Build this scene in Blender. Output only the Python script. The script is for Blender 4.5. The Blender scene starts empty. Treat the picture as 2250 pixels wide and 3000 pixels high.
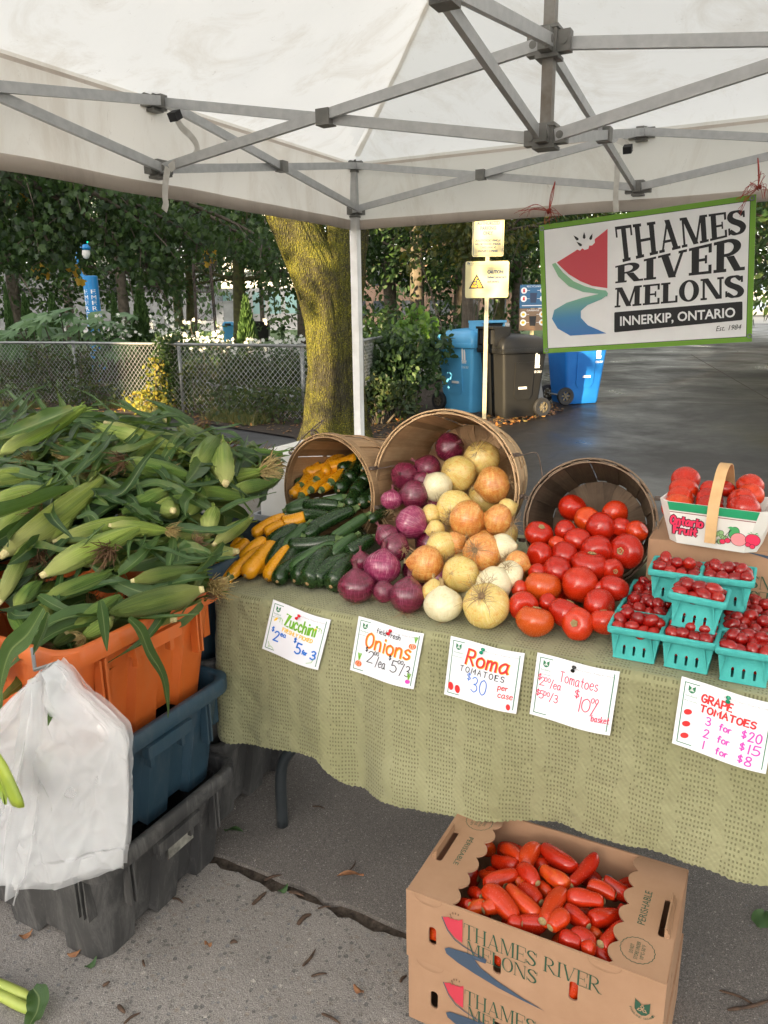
import bpy, bmesh, math, random
from mathutils import Vector, Matrix, Quaternion, noise as mnoise
PI = math.pi
SC = bpy.context.scene
COL = SC.collection
RND = random.Random(11)

# ------------------------------------------------------------------ camera
CAM_F, CAM_PITCH, CAM_ROLL, CAM_H = 2223.43, 0.2587, -0.0134, 1.42      # focal in px of the 2250x3000 photo
_cp, _sp = math.cos(CAM_PITCH), math.sin(CAM_PITCH)
_c, _s = math.cos(CAM_ROLL), math.sin(CAM_ROLL)
_r0, _u0, _fw = Vector((1, 0, 0)), Vector((0, _sp, _cp)), Vector((0, _cp, -_sp))
CAM_R, CAM_U, CAM_D = _c * _r0 + _s * _u0, -_s * _r0 + _c * _u0, _fw
CAM_P = Vector((0, 0, CAM_H))
cd = bpy.data.cameras.new('camera')
cam = bpy.data.objects.new('camera', cd)
COL.objects.link(cam)
cam.matrix_world = Matrix(((CAM_R.x, CAM_U.x, -CAM_D.x, 0), (CAM_R.y, CAM_U.y, -CAM_D.y, 0),
                           (CAM_R.z, CAM_U.z, -CAM_D.z, CAM_H), (0, 0, 0, 1)))
cd.sensor_fit = 'VERTICAL'; cd.sensor_height = 36.0; cd.lens = CAM_F / 3000 * 36.0
cd.clip_start = 0.02; cd.clip_end = 600
SC.camera = cam

# ------------------------------------------------------------------ light
SUN_EL = math.radians(10.0)
SUN_DIR = Vector((0.57, 0.82, 0)).normalized()            # the way the light travels over the ground
sun_from = Vector((-SUN_DIR.x * math.cos(SUN_EL), -SUN_DIR.y * math.cos(SUN_EL), math.sin(SUN_EL)))
W = bpy.data.worlds.new('World'); SC.world = W; W.use_nodes = True
nt = W.node_tree; nt.nodes.clear()
wo = nt.nodes.new('ShaderNodeOutputWorld'); bg = nt.nodes.new('ShaderNodeBackground')
sky = nt.nodes.new('ShaderNodeTexSky'); sky.sky_type = 'NISHITA'; sky.sun_disc = False
sky.sun_elevation = SUN_EL; sky.sun_rotation = math.atan2(sun_from.x, sun_from.y)
sky.air_density = 1.0; sky.dust_density = 1.6; sky.ozone_density = 1.0
hs = nt.nodes.new('ShaderNodeHueSaturation'); hs.inputs['Saturation'].default_value = 0.22
wb = nt.nodes.new('ShaderNodeMix'); wb.data_type = 'RGBA'; wb.blend_type = 'MULTIPLY'; wb.inputs['Factor'].default_value = 1.0; wb.inputs[7].default_value = (1.05, 1.0, .935, 1)
nt.links.new(sky.outputs[0], hs.inputs['Color']); nt.links.new(hs.outputs[0], wb.inputs[6]); nt.links.new(wb.outputs[2], bg.inputs['Color'])
bg.inputs['Strength'].default_value = 0.15
nt.links.new(bg.outputs[0], wo.inputs['Surface'])
sl = bpy.data.lights.new('sun', 'SUN'); sl.energy = 4.8; sl.angle = math.radians(0.5); sl.color = (1.0, 0.76, 0.42)
so = bpy.data.objects.new('sun', sl); COL.objects.link(so)
so.rotation_mode = 'QUATERNION'; so.rotation_quaternion = sun_from.to_track_quat('Z', 'Y'); so.location = (-30, -40, 30)
vs = SC.view_settings
vs.view_transform = 'Standard'; vs.look = 'None'; vs.gamma = 1.0; vs.use_curve_mapping = False
vs.exposure = 2.48
SC.display_settings.display_device = 'sRGB'
SC.render.engine = 'CYCLES'
SC.cycles.use_denoising = True
SC.cycles.max_bounces = 10; SC.cycles.diffuse_bounces = 5; SC.cycles.glossy_bounces = 3
SC.cycles.transmission_bounces = 6; SC.cycles.transparent_max_bounces = 10
SC.cycles.sample_clamp_indirect = 8.0

# ------------------------------------------------------------------ places
VX = Vector((0.88443, -0.46667, 0)); VN = Vector((0.46667, 0.88443, 0))   # along the stall front; from the buyer to the seller
T0 = Vector((-0.433, 1.825, 0))
STALL_ROT = math.atan2(VX.y, VX.x)
TC = Vector((-0.1389, 4.4449, 0))                                          # foot of the tent leg

def SW(x, y, z=0.0): return T0 + VX * x + VN * y + Vector((0, 0, z))
def rayF(X, Y): return CAM_D + CAM_R * ((X - 1125) / CAM_F) + CAM_U * ((1500 - Y) / CAM_F)
def rayD(x, y): return rayF(x * 1.356239, y * 1.356239)
def on_z(r, z): return CAM_P + r * ((z - CAM_H) / r.z)
def on_Y(r, Y): return CAM_P + r * (Y / r.y)
def to_stall(P):
    d = P - T0
    return Vector((d.x * VX.x + d.y * VX.y, d.x * VN.x + d.y * VN.y, P.z))
def on_slope(r, y0, z0, y1, z1):
    # where the ray meets the sloping face of a heap that rises from (y0, z0) to (y1, z1) in the stall frame
    m = (y1 - y0) / (z1 - z0)
    a = to_stall(CAM_P); b = to_stall(CAM_P + r)
    k0 = a.y - y0 - m * (a.z - z0); k1 = (b.y - a.y) - m * (b.z - a.z)
    return CAM_P + r * (-k0 / k1)
def depth(P): return (P - CAM_P).dot(CAM_D)
def proj(P):
    q = P - CAM_P; d = q.dot(CAM_D)
    return (1125 + CAM_F * q.dot(CAM_R) / d, 1500 - CAM_F * q.dot(CAM_U) / d)
def Z5(X, Y): return rayF(X * 850 / 1659, 1150 + Y * 850 / 1659)
def Z6(X, Y): return rayF(600 + X * 1000 / 1659, 1200 + Y * 1000 / 1659)
def Z7(X, Y): return rayF(1400 + X * 850 / 1659, 1300 + Y * 850 / 1659)
def ZB(X, Y): return rayF(1150 + X * 1100 / 1659, 2350 + Y * 1100 / 1659)

# ------------------------------------------------------------------ things, parts
def tag(o, label=None, cat=None, group=None, kind=None):
    if label: o['label'] = label
    if cat: o['category'] = cat
    if group: o['group'] = group
    if kind: o['kind'] = kind
    return o
def thing(name, label, cat, loc=(0, 0, 0), rz=0.0, group=None):
    o = bpy.data.objects.new(name, None); COL.objects.link(o)
    o.empty_display_size = 0.1
    o.location = loc; o.rotation_euler = (0, 0, rz)
    return tag(o, label, cat, group)
def put(name, me, parent=None, M=None):
    o = bpy.data.objects.new(name, me); COL.objects.link(o)
    if M is not None:
        l, q, s = M.decompose(); o.location = l; o.rotation_mode = 'QUATERNION'; o.rotation_quaternion = q; o.scale = s
    if parent is not None: o.parent = parent
    return o

class MB:
    """collects faces and links them as one mesh object"""
    def __init__(self): self.v = []; self.f = []; self.m = []; self.uv = None
    def add(self, vs_, fs, mat=0, M=None):
        o = len(self.v)
        self.v += [tuple(M @ Vector(p)) for p in vs_] if M is not None else [tuple(p) for p in vs_]
        self.f += [tuple(i + o for i in f) for f in fs]; self.m += [mat] * len(fs)
        return self
    def box(self, c, s, mat=0, M=None):
        x, y, z = (k / 2 for k in s)
        vv = [(c[0] + a * x, c[1] + b * y, c[2] + d * z) for a in (-1, 1) for b in (-1, 1) for d in (-1, 1)]
        return self.add(vv, [(0, 1, 3, 2), (4, 6, 7, 5), (0, 4, 5, 1), (2, 3, 7, 6), (0, 2, 6, 4), (1, 5, 7, 3)], mat, M)
    def bar(self, p, q, w, h, up=(0, 0, 1), mat=0, M=None):
        p, q = Vector(p), Vector(q); d = (q - p).normalized(); u = Vector(up)
        s = d.cross(u)
        if s.length < 1e-4: s = d.cross(Vector((1, 0, 0)))
        s.normalize(); u = s.cross(d)
        vv = [e + s * (a * w / 2) + u * (b * h / 2) for e in (p, q) for a, b in ((-1, -1), (1, -1), (1, 1), (-1, 1))]
        return self.add(vv, [(0, 1, 2, 3), (7, 6, 5, 4)] + [(i, i + 4, (i + 1) % 4 + 4, (i + 1) % 4) for i in range(4)], mat, M)
    def tube(self, pts, r, n=6, mat=0, M=None, cap=True):
        pts = [Vector(p) for p in pts]; k = len(pts)
        rr = r if isinstance(r, (list, tuple)) else [r] * k
        t0 = (pts[1] - pts[0]).normalized()
        s = t0.orthogonal().normalized(); vv = []
        for i, p in enumerate(pts):
            t = (pts[min(i + 1, k - 1)] - pts[max(i - 1, 0)])
            if t.length < 1e-9: t = t0
            t.normalize(); s = (s - t * s.dot(t))
            if s.length < 1e-6: s = t.orthogonal()
            s.normalize(); b = t.cross(s)
            vv += [p + s * (rr[i] * math.cos(2 * PI * j / n)) + b * (rr[i] * math.sin(2 * PI * j / n)) for j in range(n)]
        ff = [(i * n + j, i * n + (j + 1) % n, (i + 1) * n + (j + 1) % n, (i + 1) * n + j) for i in range(k - 1) for j in range(n)]
        if cap: ff += [tuple(reversed(range(n))), tuple(range((k - 1) * n, k * n))]
        return self.add(vv, ff, mat, M)
    def loft(self, rings, mat=0, M=None, closed=True, cap0=False, cap1=False):
        n = len(rings[0]); vv = [p for r in rings for p in r]; e = n if closed else n - 1
        ff = [(i * n + j, i * n + (j + 1) % n, (i + 1) * n + (j + 1) % n, (i + 1) * n + j) for i in range(len(rings) - 1) for j in range(e)]
        if cap0: ff.append(tuple(reversed(range(n))))
        if cap1: ff.append(tuple(range((len(rings) - 1) * n, len(rings) * n)))
        return self.add(vv, ff, mat, M)
    def lathe(self, prof, n=24, mat=0, M=None, fn=None):
        rings = []
        for r, z in prof:
            ring = []
            for j in range(n):
                a = 2 * PI * j / n; rr = r * (fn(a, z) if fn else 1)
                ring.append((rr * math.cos(a), rr * math.sin(a), z))
            rings.append(ring)
        return self.loft(rings, mat, M)
    def build(self, name, mats, parent=None, smooth=False, M=None, uv=None, angle=None):
        me = self.mesh(name, mats, smooth, uv, angle)
        return put(name, me, parent, M)
    def mesh(self, name, mats, smooth=False, uv=None, angle=None):
        me = bpy.data.meshes.new(name); me.from_pydata(self.v, [], self.f)
        for m in (mats if isinstance(mats, (list, tuple)) else [mats]): me.materials.append(m)
        if len(me.materials) > 1: me.polygons.foreach_set('material_index', self.m)
        if smooth: me.polygons.foreach_set('use_smooth', [True] * len(me.polygons))
        if uv is not None:
            L = me.uv_layers.new(name='UVMap')
            for lp in me.loops: L.data[lp.index].uv = uv[lp.vertex_index]
        me.update()
        if angle is not None: me.set_sharp_from_angle(angle=math.radians(angle))
        return me

def plate(outer, holes, th):
    """a flat plate with real holes: outline and holes in (x, y), thickness along +z"""
    bm = bmesh.new(); loops = []
    for lp in [outer] + list(holes):
        vs_ = [bm.verts.new((p[0], p[1], 0)) for p in lp]
        for i in range(len(vs_)): bm.edges.new((vs_[i], vs_[(i + 1) % len(vs_)]))
        loops.append(len(vs_))
    bmesh.ops.triangle_fill(bm, use_beauty=True, use_dissolve=False, edges=bm.edges[:], normal=(0, 0, 1))
    bm.verts.index_update(); bm.verts.ensure_lookup_table()
    V = [tuple(v.co) for v in bm.verts]; F = [tuple(v.index for v in f.verts) for f in bm.faces]
    bm.free(); n = len(V)
    # triangles face +z
    F2 = []
    for f in F:
        a, b, c = (Vector(V[i]) for i in f[:3])
        F2.append(f if (b - a).cross(c - a).z > 0 else tuple(reversed(f)))
    VV = [(x, y, th) for x, y, z in V] + V
    FF = F2 + [tuple(i + n for i in reversed(f)) for f in F2]
    o = 0
    for L in loops:
        FF += [(o + i, o + i + n, o + (i + 1) % L + n, o + (i + 1) % L) for i in range(L)]; o += L
    return VV, FF
def rrect(x0, y0, x1, y1, r, n=4):
    out = []
    for cx, cy, a0 in ((x1 - r, y1 - r, 0), (x0 + r, y1 - r, PI / 2), (x0 + r, y0 + r, PI), (x1 - r, y0 + r, 1.5 * PI)):
        out += [(cx + r * math.cos(a0 + PI / 2 * i / n), cy + r * math.sin(a0 + PI / 2 * i / n)) for i in range(n + 1)]
    return out
def frame_M(o, x, y):
    """matrix whose x and y axes lie along x and y (z out of the face)"""
    x = Vector(x).normalized(); z = x.cross(Vector(y)).normalized(); y = z.cross(x)
    return Matrix(((x.x, y.x, z.x, o[0]), (x.y, y.y, z.y, o[1]), (x.z, y.z, z.z, o[2]), (0, 0, 0, 1)))
def axis_M(o, z, roll=0.0, s=(1, 1, 1)):
    q = Vector(z).normalized().to_track_quat('Z', 'Y')
    return Matrix.Translation(o) @ q.to_matrix().to_4x4() @ Matrix.Rotation(roll, 4, 'Z') @ Matrix.Diagonal((*s, 1))
def catmull(pts, k=4):
    P = [Vector(p) for p in pts]; P = [P[0] * 2 - P[1]] + P + [P[-1] * 2 - P[-2]]; out = []
    for i in range(1, len(P) - 2):
        for j in range(k):
            t = j / k; a, b, c, d = P[i - 1:i + 3]
            out.append(0.5 * ((2 * b) + (c - a) * t + (2 * a - 5 * b + 4 * c - d) * t * t + (3 * b - a - 3 * c + d) * t ** 3))
    return out + [P[-2]]
ORD = ['first', 'second', 'third', 'fourth', 'fifth', 'sixth', 'seventh', 'eighth', 'ninth', 'tenth', 'eleventh', 'twelfth', 'thirteenth', 'fourteenth']

# ------------------------------------------------------------------ materials
class NT:
    def __init__(self, name):
        self.mat = bpy.data.materials.new(name); self.mat.use_nodes = True
        self.t = self.mat.node_tree; self.b = self.t.nodes['Principled BSDF']; self.out = self.t.nodes['Material Output']
    def n(self, typ, **kw):
        x = self.t.nodes.new('ShaderNode' + typ)
        for k, v in kw.items():
            if k.startswith('i_'): x.inputs[k[2:].replace('_', ' ')].default_value = v
            else: setattr(x, k, v)
        return x
    def l(self, a, b): self.t.links.new(a, b)
    def co(self, kind='Object'): return self.n('TexCoord').outputs[kind]
    def map(self, src, scale):
        m = self.n('Mapping'); m.inputs['Scale'].default_value = scale; self.l(src, m.inputs['Vector']); return m.outputs[0]
    def noise(self, vec, scale, detail=4, rough=.55, dist=0.0):
        x = self.n('TexNoise'); x.inputs['Scale'].default_value = scale; x.inputs['Detail'].default_value = detail
        x.inputs['Roughness'].default_value = rough; x.inputs['Distortion'].default_value = dist
        if vec is not None: self.l(vec, x.inputs['Vector'])
        return x.outputs['Fac']
    def voro(self, vec, scale, feature='F1', rnd=1.0, out='Distance'):
        x = self.n('TexVoronoi'); x.feature = feature; x.inputs['Scale'].default_value = scale; x.inputs['Randomness'].default_value = rnd
        if vec is not None: self.l(vec, x.inputs['Vector'])
        return x.outputs[out]
    def ramp(self, fac, stops, interp='LINEAR'):
        r = self.n('ValToRGB'); r.color_ramp.interpolation = interp; e = r.color_ramp.elements
        while len(e) < len(stops): e.new(0.5)
        for k, (p, c) in zip(e, stops):
            k.position = p; k.color = (*c, 1) if not isinstance(c, (int, float)) else (c, c, c, 1)
        self.l(fac, r.inputs[0]); return r.outputs[0]
    def math(self, op, a, b=None, c=None, clamp=False):
        m = self.n('Math', operation=op); m.use_clamp = clamp
        for i, x in enumerate((a, b, c)):
            if x is None: continue
            if isinstance(x, (int, float)): m.inputs[i].default_value = x
            else: self.l(x, m.inputs[i])
        return m.outputs[0]
    def mix(self, fac, a, b, mode='MIX'):
        m = self.n('Mix', data_type='RGBA', blend_type=mode)
        for s, x in ((m.inputs['Factor'], fac), (m.inputs[6], a), (m.inputs[7], b)):
            if isinstance(x, (int, float)): s.default_value = x
            elif isinstance(x, tuple): s.default_value = (*x, 1)
            else: self.l(x, s)
        return m.outputs[2]
    def sep(self, vec):
        s = self.n('SeparateXYZ'); self.l(vec, s.inputs[0]); return s.outputs
    def comb(self, x, y, z):
        c = self.n('CombineXYZ')
        for i, k in enumerate((x, y, z)):
            if isinstance(k, (int, float)): c.inputs[i].default_value = k
            else: self.l(k, c.inputs[i])
        return c.outputs[0]
    def bump(self, h, strength=.3, dist=.01):
        b = self.n('Bump'); b.inputs['Strength'].default_value = strength; b.inputs['Distance'].default_value = dist
        self.l(h, b.inputs['Height']); self.l(b.outputs[0], self.b.inputs['Normal']); return b.outputs[0]
    def set(self, **kw):
        names = dict(color='Base Color', rough='Roughness', metal='Metallic', spec='Specular IOR Level', coat='Coat Weight', coatr='Coat Roughness',
                     trans='Transmission Weight', alpha='Alpha', sss='Subsurface Weight', sheen='Sheen Weight')
        for k, v in kw.items():
            s = self.b.inputs[names[k]]
            if isinstance(v, (int, float)): s.default_value = v
            elif isinstance(v, tuple): s.default_value = (*v, 1)
            else: self.l(v, s)
        return self
    def translucent(self, fac, color):
        """light passes through the sheet: mix of the surface and a translucent one"""
        t = self.n('BsdfTranslucent'); m = self.n('MixShader'); m.inputs[0].default_value = fac
        if isinstance(color, tuple): t.inputs[0].default_value = (*color, 1)
        else: self.l(color, t.inputs[0])
        self.l(self.b.outputs[0], m.inputs[1]); self.l(t.outputs[0], m.inputs[2]); self.l(m.outputs[0], self.out.inputs[0])
        return self
    def stalks(self, kz=.3):
        """coordinates that run in stripes from pole to pole along local z, without a seam"""
        x, y, z = self.sep(self.co())
        r = self.math('SQRT', self.math('ADD', self.math('ADD', self.math('MULTIPLY', x, x), self.math('MULTIPLY', y, y)), 1e-8))
        rnd_ = self.n('ObjectInfo').outputs['Random']
        return self.comb(self.math('ADD', self.math('DIVIDE', x, r), self.math('MULTIPLY', rnd_, 37.0)), self.math('DIVIDE', y, r), self.math('MULTIPLY', z, kz)), z
    def rand(self): return self.n('ObjectInfo').outputs['Random']

def mat(name, c, c2=None, scale=8.0, rough=.6, rough2=None, bump=0.0, bscale=60.0, metal=0.0, spec=.5, coat=0.0, coords='Object', detail=5, lo=.35, hi=.65):
    k = NT(name); k.set(color=c, rough=rough, metal=metal, spec=spec, coat=coat)
    if c2 or rough2 is not None or bump:
        co = k.co(coords)
        f = k.noise(co, scale, detail)
        if c2: k.set(color=k.ramp(f, [(lo, c), (hi, c2)]))
        if rough2 is not None: k.set(rough=k.ramp(f, [(lo, rough), (hi, rough2)]))
        if bump: k.bump(k.noise(co, bscale, 3), bump, .004)
    return k.mat
# ================================================================== materials of the setting
def m_asphalt(name, a, b, wet, bmp=.4):
    k = NT(name); co = k.co(); big = k.noise(co, .5, 8, .68, .6); fine = k.noise(co, 130, 3, .7); mid = k.noise(co, 7, 8, .8)
    c = k.ramp(k.math('ADD', k.math('MULTIPLY', big, .6), k.math('MULTIPLY', mid, .4)), [(.36, a), (.64, b)])
    k.set(color=k.mix(1.0, c, k.ramp(fine, [(.3, .55), (.7, 1.35)]), 'MULTIPLY'), spec=.26)
    w = k.math('ADD', k.math('MULTIPLY', k.noise(co, .45, 6, .62, .5), .8), k.math('MULTIPLY', k.noise(co, 3, 5, .7), .2))
    k.set(rough=k.ramp(w, [(.36, wet[0]), (.62, wet[1])]))
    k.bump(k.math('ADD', fine, k.math('MULTIPLY', mid, .6)), bmp, .006)
    return k.mat
def m_aggregate(name, paste, dark, stone_scale, amount):
    """concrete with washed pebbles"""
    k = NT(name); co = k.co(); wob = k.noise(co, 14, 2)
    v1 = k.n('TexVoronoi'); v1.inputs['Scale'].default_value = stone_scale; k.l(co, v1.inputs['Vector'])
    v2 = k.n('TexVoronoi'); v2.inputs['Scale'].default_value = stone_scale * 2.7; k.l(co, v2.inputs['Vector'])
    p1, p2 = k.sep(v1.outputs['Color']), k.sep(v2.outputs['Color'])
    pick1 = k.math('LESS_THAN', k.math('ADD', v1.outputs['Distance'], k.math('MULTIPLY', k.math('SUBTRACT', 1.0, p1[0]), .5)), amount)
    pick2 = k.math('LESS_THAN', k.math('ADD', v2.outputs['Distance'], k.math('MULTIPLY', k.math('SUBTRACT', 1.0, p2[0]), .35)), .42)
    st1 = k.ramp(p1[1], [(0, (.085, .083, .083)), (.2, (.15, .14, .13)), (.5, (.25, .21, .175)), (.8, (.15, .155, .165)), (1, (.44, .40, .35))])
    st2 = k.ramp(p2[1], [(0, (.09, .085, .08)), (.5, (.21, .19, .17)), (1, (.46, .43, .40))])
    base = k.mix(k.noise(co, 2.3, 6, .65), dark, paste)
    c = k.mix(k.math('MULTIPLY', pick2, .8), base, st2); c = k.mix(k.math('MULTIPLY', pick1, .80), c, st1)
    sp = k.ramp(k.noise(co, 420, 2), [(.38, .60), (.62, 1.28)])
    c = k.mix(1.0, c, sp, 'MULTIPLY')
    stain = k.ramp(k.noise(co, 1.1, 6, .7, 1.0), [(.40, .86), (.55, 1.0)])
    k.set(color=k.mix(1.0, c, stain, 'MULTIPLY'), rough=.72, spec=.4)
    k.bump(k.math('ADD', k.math('MULTIPLY', v2.outputs['Distance'], .7), k.math('ADD', v1.outputs['Distance'], k.noise(co, 300, 2))), .45, .0025)
    return k.mat
def m_soil():
    k = NT('soil_mat'); co = k.co(); f = k.noise(co, 6, 8, .75); g = k.noise(co, 60, 3)
    k.set(color=k.mix(g, k.ramp(f, [(.3, (.018, .012, .008)), (.6, (.06, .038, .024)), (.8, (.10, .062, .038))]), (.02, .014, .01)), rough=.95)
    k.bump(g, .8, .02); return k.mat
def m_grass():
    k = NT('grass_mat'); co = k.co()
    k.set(color=k.ramp(k.noise(co, .8, 6, .7), [(.3, (.035, .075, .012)), (.6, (.07, .13, .025)), (.8, (.12, .17, .04))]), rough=.85)
    k.bump(k.noise(co, 40, 3), .6, .03); return k.mat
def m_leaf(name, cols, trans=.35, tr=(.10, .16, .02), rough=.5):
    """every leaf its own tone"""
    k = NT(name); r = k.n('NewGeometry').outputs['Random Per Island']
    n = len(cols); c = k.ramp(r, [(i / max(1, n - 1), c) for i, c in enumerate(cols)])
    k.set(color=c, rough=rough, spec=.4); k.translucent(trans, tr); return k.mat
M_ASPH = m_asphalt('asphalt_mat', (.035, .035, .038), (.075, .075, .08), (.30, .65))
M_PATH = m_asphalt('wet_asphalt_mat', (.012, .0098, .0082), (.026, .0205, .0165), (.26, .62), .10)
M_SLAB = m_aggregate('washed_concrete_mat', (.31, .285, .26), (.22, .20, .185), 80, .50)
M_SLAB2 = m_aggregate('worn_shaded_concrete_mat', (.19, .17, .155), (.13, .118, .107), 95, .30)  # worn slab, colour deepened further for the shade under the table
M_SOIL, M_GRASS = m_soil(), m_grass()
M_CONC = mat('grey_concrete_mat', (.24, .245, .25), (.17, .175, .18), 1.5, .85, bump=.2)
M_DARKLEAF = m_leaf('dark_foliage_mat', [(.007, .020, .006), (.015, .040, .011), (.030, .068, .016), (.060, .105, .026)], .35, (.06, .11, .02))
M_MIDLEAF = m_leaf('mid_foliage_mat', [(.012, .030, .011), (.020, .048, .016), (.034, .07, .022), (.055, .10, .032)], .3, (.10, .17, .04))
M_OLIVELEAF = m_leaf('olive_foliage_mat', [(.02, .032, .009), (.035, .052, .013), (.07, .082, .016), (.13, .12, .018)], .35, (.16, .17, .03))
M_CONIF = m_leaf('conifer_mat', [(.026, .06, .016), (.045, .095, .024), (.075, .135, .035)], .2, (.05, .1, .02))
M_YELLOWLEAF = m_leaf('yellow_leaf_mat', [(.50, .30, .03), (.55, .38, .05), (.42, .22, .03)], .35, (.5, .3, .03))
M_VINELEAF = m_leaf('vine_leaf_mat', [(.012, .028, .009), (.020, .044, .013), (.036, .062, .018), (.07, .075, .02)], .3, (.12, .15, .03))
M_BARK = mat('bark_mat', (.05, .04, .03), (.11, .09, .07), 7, .9, bump=.8, bscale=26)
M_GALV = mat('galvanised_mat', (.27, .28, .28), (.20, .21, .21), 20, .5, metal=.6)
M_WHITEPAINT = mat('white_paint_mat', (.76, .76, .75), (.62, .61, .59), 9, .4)

# ================================================================== ground
def sheet(name, pts, z, m, label=None):
    bm = bmesh.new(); vs_ = [bm.verts.new((p[0], p[1], z)) for p in pts]; f = bm.faces.new(vs_)
    if f.normal.z < 0: f.normal_flip()
    f.normal_update()
    if f.normal.z < 0: f.normal_flip()
    bmesh.ops.triangulate(bm, faces=[f])
    me = bpy.data.meshes.new(name); bm.to_mesh(me); bm.free(); me.materials.append(m)
    return tag(put(name, me), label, None, None, 'structure')
sheet('ground', [(-260, -160), (260, -160), (260, 330), (-260, 330)], -.024, M_ASPH, 'grey damp asphalt all around the stall')
sheet('path', [(-.6, 3.2), (3.0, 1.0), (8.5, -3), (10.5, 8), (20, 28), (52, 100), (44, 100), (9.3, 31), (3.9, 19.5), (2.5, 13.5), (1.6, 10.4), (.9, 8.6), (.3, 7.7), (-.1, 6.0)], -.012, M_PATH,
      'dark wet asphalt path past the wheeled bins')
sheet('soil', [(-30, 14.6), (-8, 12.4), (-6, 11.75), (-4.9, 11.62), (-3.7, 11.3), (-2.7, 10.5), (-1.75, 9.55), (-1.06, 8.9), (-.75, 8.1), (-.3, 7.85), (.35, 8.05), (.8, 8.5), (1.2, 9.2), (1.62, 9.9), (2.3, 11.6), (2.9, 14), (3.9, 20.5), (3.0, 21), (1.0, 15.5), (-.3, 11.6), (-3, 13.4), (-30, 18)],
      -.004, M_SOIL, 'dark mulch strip under the wire fence')
sheet('lawn', [(-60, 17.5), (-7, 14.0), (-3, 12.4), (-.9, 11.1), (-.4, 11.7), (1.0, 15.7), (3.0, 21.5), (8.2, 31), (30, 66), (-60, 66)], .004, M_GRASS, 'mown green lawn behind the wire fence')
for a_, b_ in (((2.9, 12.2), (9.5, 10.2)), ((5.4, 9.6), (9.6, 24))):
    d_ = (Vector(b_) - Vector(a_)).normalized() * .012; sheet('path_joint', [(a_[0] - d_.y, a_[1] + d_.x), (b_[0] - d_.y, b_[1] + d_.x), (b_[0] + d_.y, b_[1] - d_.x), (a_[0] + d_.y, a_[1] - d_.x)], -.008, M_SOIL, 'dark joint line across the wet path')
sheet('verge', [(8.8, -3), (10.8, 8), (20.3, 28), (36, 66), (120, 66), (120, -3)], -.004, M_GRASS, 'rough grass on the far side of the wet path')
sheet('plaza', [(-70, 66.2), (36, 66.2), (60, 104), (-70, 104)], .0, mat('pale_paving_mat', (.42, .40, .37), (.34, .33, .31), 1.5, .85), 'pale paved plaza beyond the lawn')
def jag(x0, x1, y, n, a, rnd):
    return [(x0 + (x1 - x0) * i / n, y + rnd.uniform(-a, a) - (.018 if rnd.random() < .07 else 0)) for i in range(n + 1)]
def slab(name, pts, m, label, top=0.0):
    mb = MB(); V, F = plate(pts, [], .02)
    Mx = Matrix.Translation(SW(0, 0, top - .02)) @ Matrix.Rotation(STALL_ROT, 4, 'Z')
    mb.add(V, F, 0, Mx); o = mb.build(name, m); return tag(o, label, None, None, 'structure')
rj = random.Random(3)
slab('pavement', [(-6, -5)] + [(9, -5)] + list(reversed(jag(-6, 9, -.110, 620, .009, rj))), M_SLAB, 'pale washed pebble concrete in front of the stall')
slab('floor_slab', [(p[0], p[1]) for p in jag(-6, 9, -.074, 420, .005, rj)] + [(9, 1.3), (-6, 1.3)], M_SLAB2, 'darker worn concrete under the stall table, deepened for shade', .004)
mb = MB(); rj = random.Random(5); P0, P1 = (-6, -.12), (9, -.06)
gr = [[(x, y, -.012 + .007 * mnoise.noise(Vector((x * 9, y * 60, 0)))) for y in (-.125, -.105, -.09, -.075, -.06)] for x in [(-2 + i * .02) for i in range(240)]]
mb.loft(gr, closed=False); Mx = Matrix.Translation(SW(0, 0, 0)) @ Matrix.Rotation(STALL_ROT, 4, 'Z')
mb.v = [tuple(Mx @ Vector(p)) for p in mb.v]; mb.f = [tuple(reversed(f)) for f in mb.f]
tag(mb.build('joint_soil', mat('grit_mat', (.035, .026, .019), (.11, .085, .065), 55, .95, bump=.8, bscale=160), smooth=True), 'dark grit filling the joint between the two slabs', None, None, 'structure')

# ================================================================== foliage helpers
def leafshape(kind):
    if kind == 'maple': return [(0, 0), (.30, .12), (.62, .30), (.30, .48), (.36, .82), (0, 1), (-.36, .82), (-.30, .48), (-.62, .30), (-.30, .12)]
    if kind == 'oval': return [(0, 0), (.28, .35), (.22, .75), (0, 1), (-.22, .75), (-.28, .35)]
    return [(0, 0), (.34, .45), (0, 1), (-.34, .45)]
def leaf(mb, p, d, n, size, shape, mat_=0):
    d = d.normalized(); s = d.cross(n)
    if s.length < 1e-3: s = d.orthogonal()
    s.normalize(); n = s.cross(d); o = len(mb.v); k = len(shape)
    for x, y in shape:
        mb.v.append(tuple(p + s * (x * size) + d * (y * size) - n * (abs(x) * size * .25)))
    h = shape.index((0, 1)); mb.f.append(tuple(o + i for i in range(h + 1))); mb.f.append((o,) + tuple(o + i for i in range(h, k))); mb.m += [mat_, mat_]
def rdir(r):
    z = r.uniform(-1, 1); a = r.uniform(0, 2 * PI); q = math.sqrt(1 - z * z); return Vector((q * math.cos(a), q * math.sin(a), z))
def clump(mb, c, rad, n, size, shape, r, droop=.5, shell=.55):
    c = Vector(c)
    for _ in range(n):
        d = rdir(r); q = shell + (1 - shell) * r.random() ** .6 if r.random() < .8 else r.random()
        p = c + Vector((d.x * rad[0], d.y * rad[1], d.z * rad[2])) * q
        dd = (d + rdir(r) * .7 + Vector((0, 0, -droop))); nn = rdir(r) + Vector((0, 0, .9))
        leaf(mb, p, dd, nn, size * r.uniform(.65, 1.25), shape)
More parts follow.
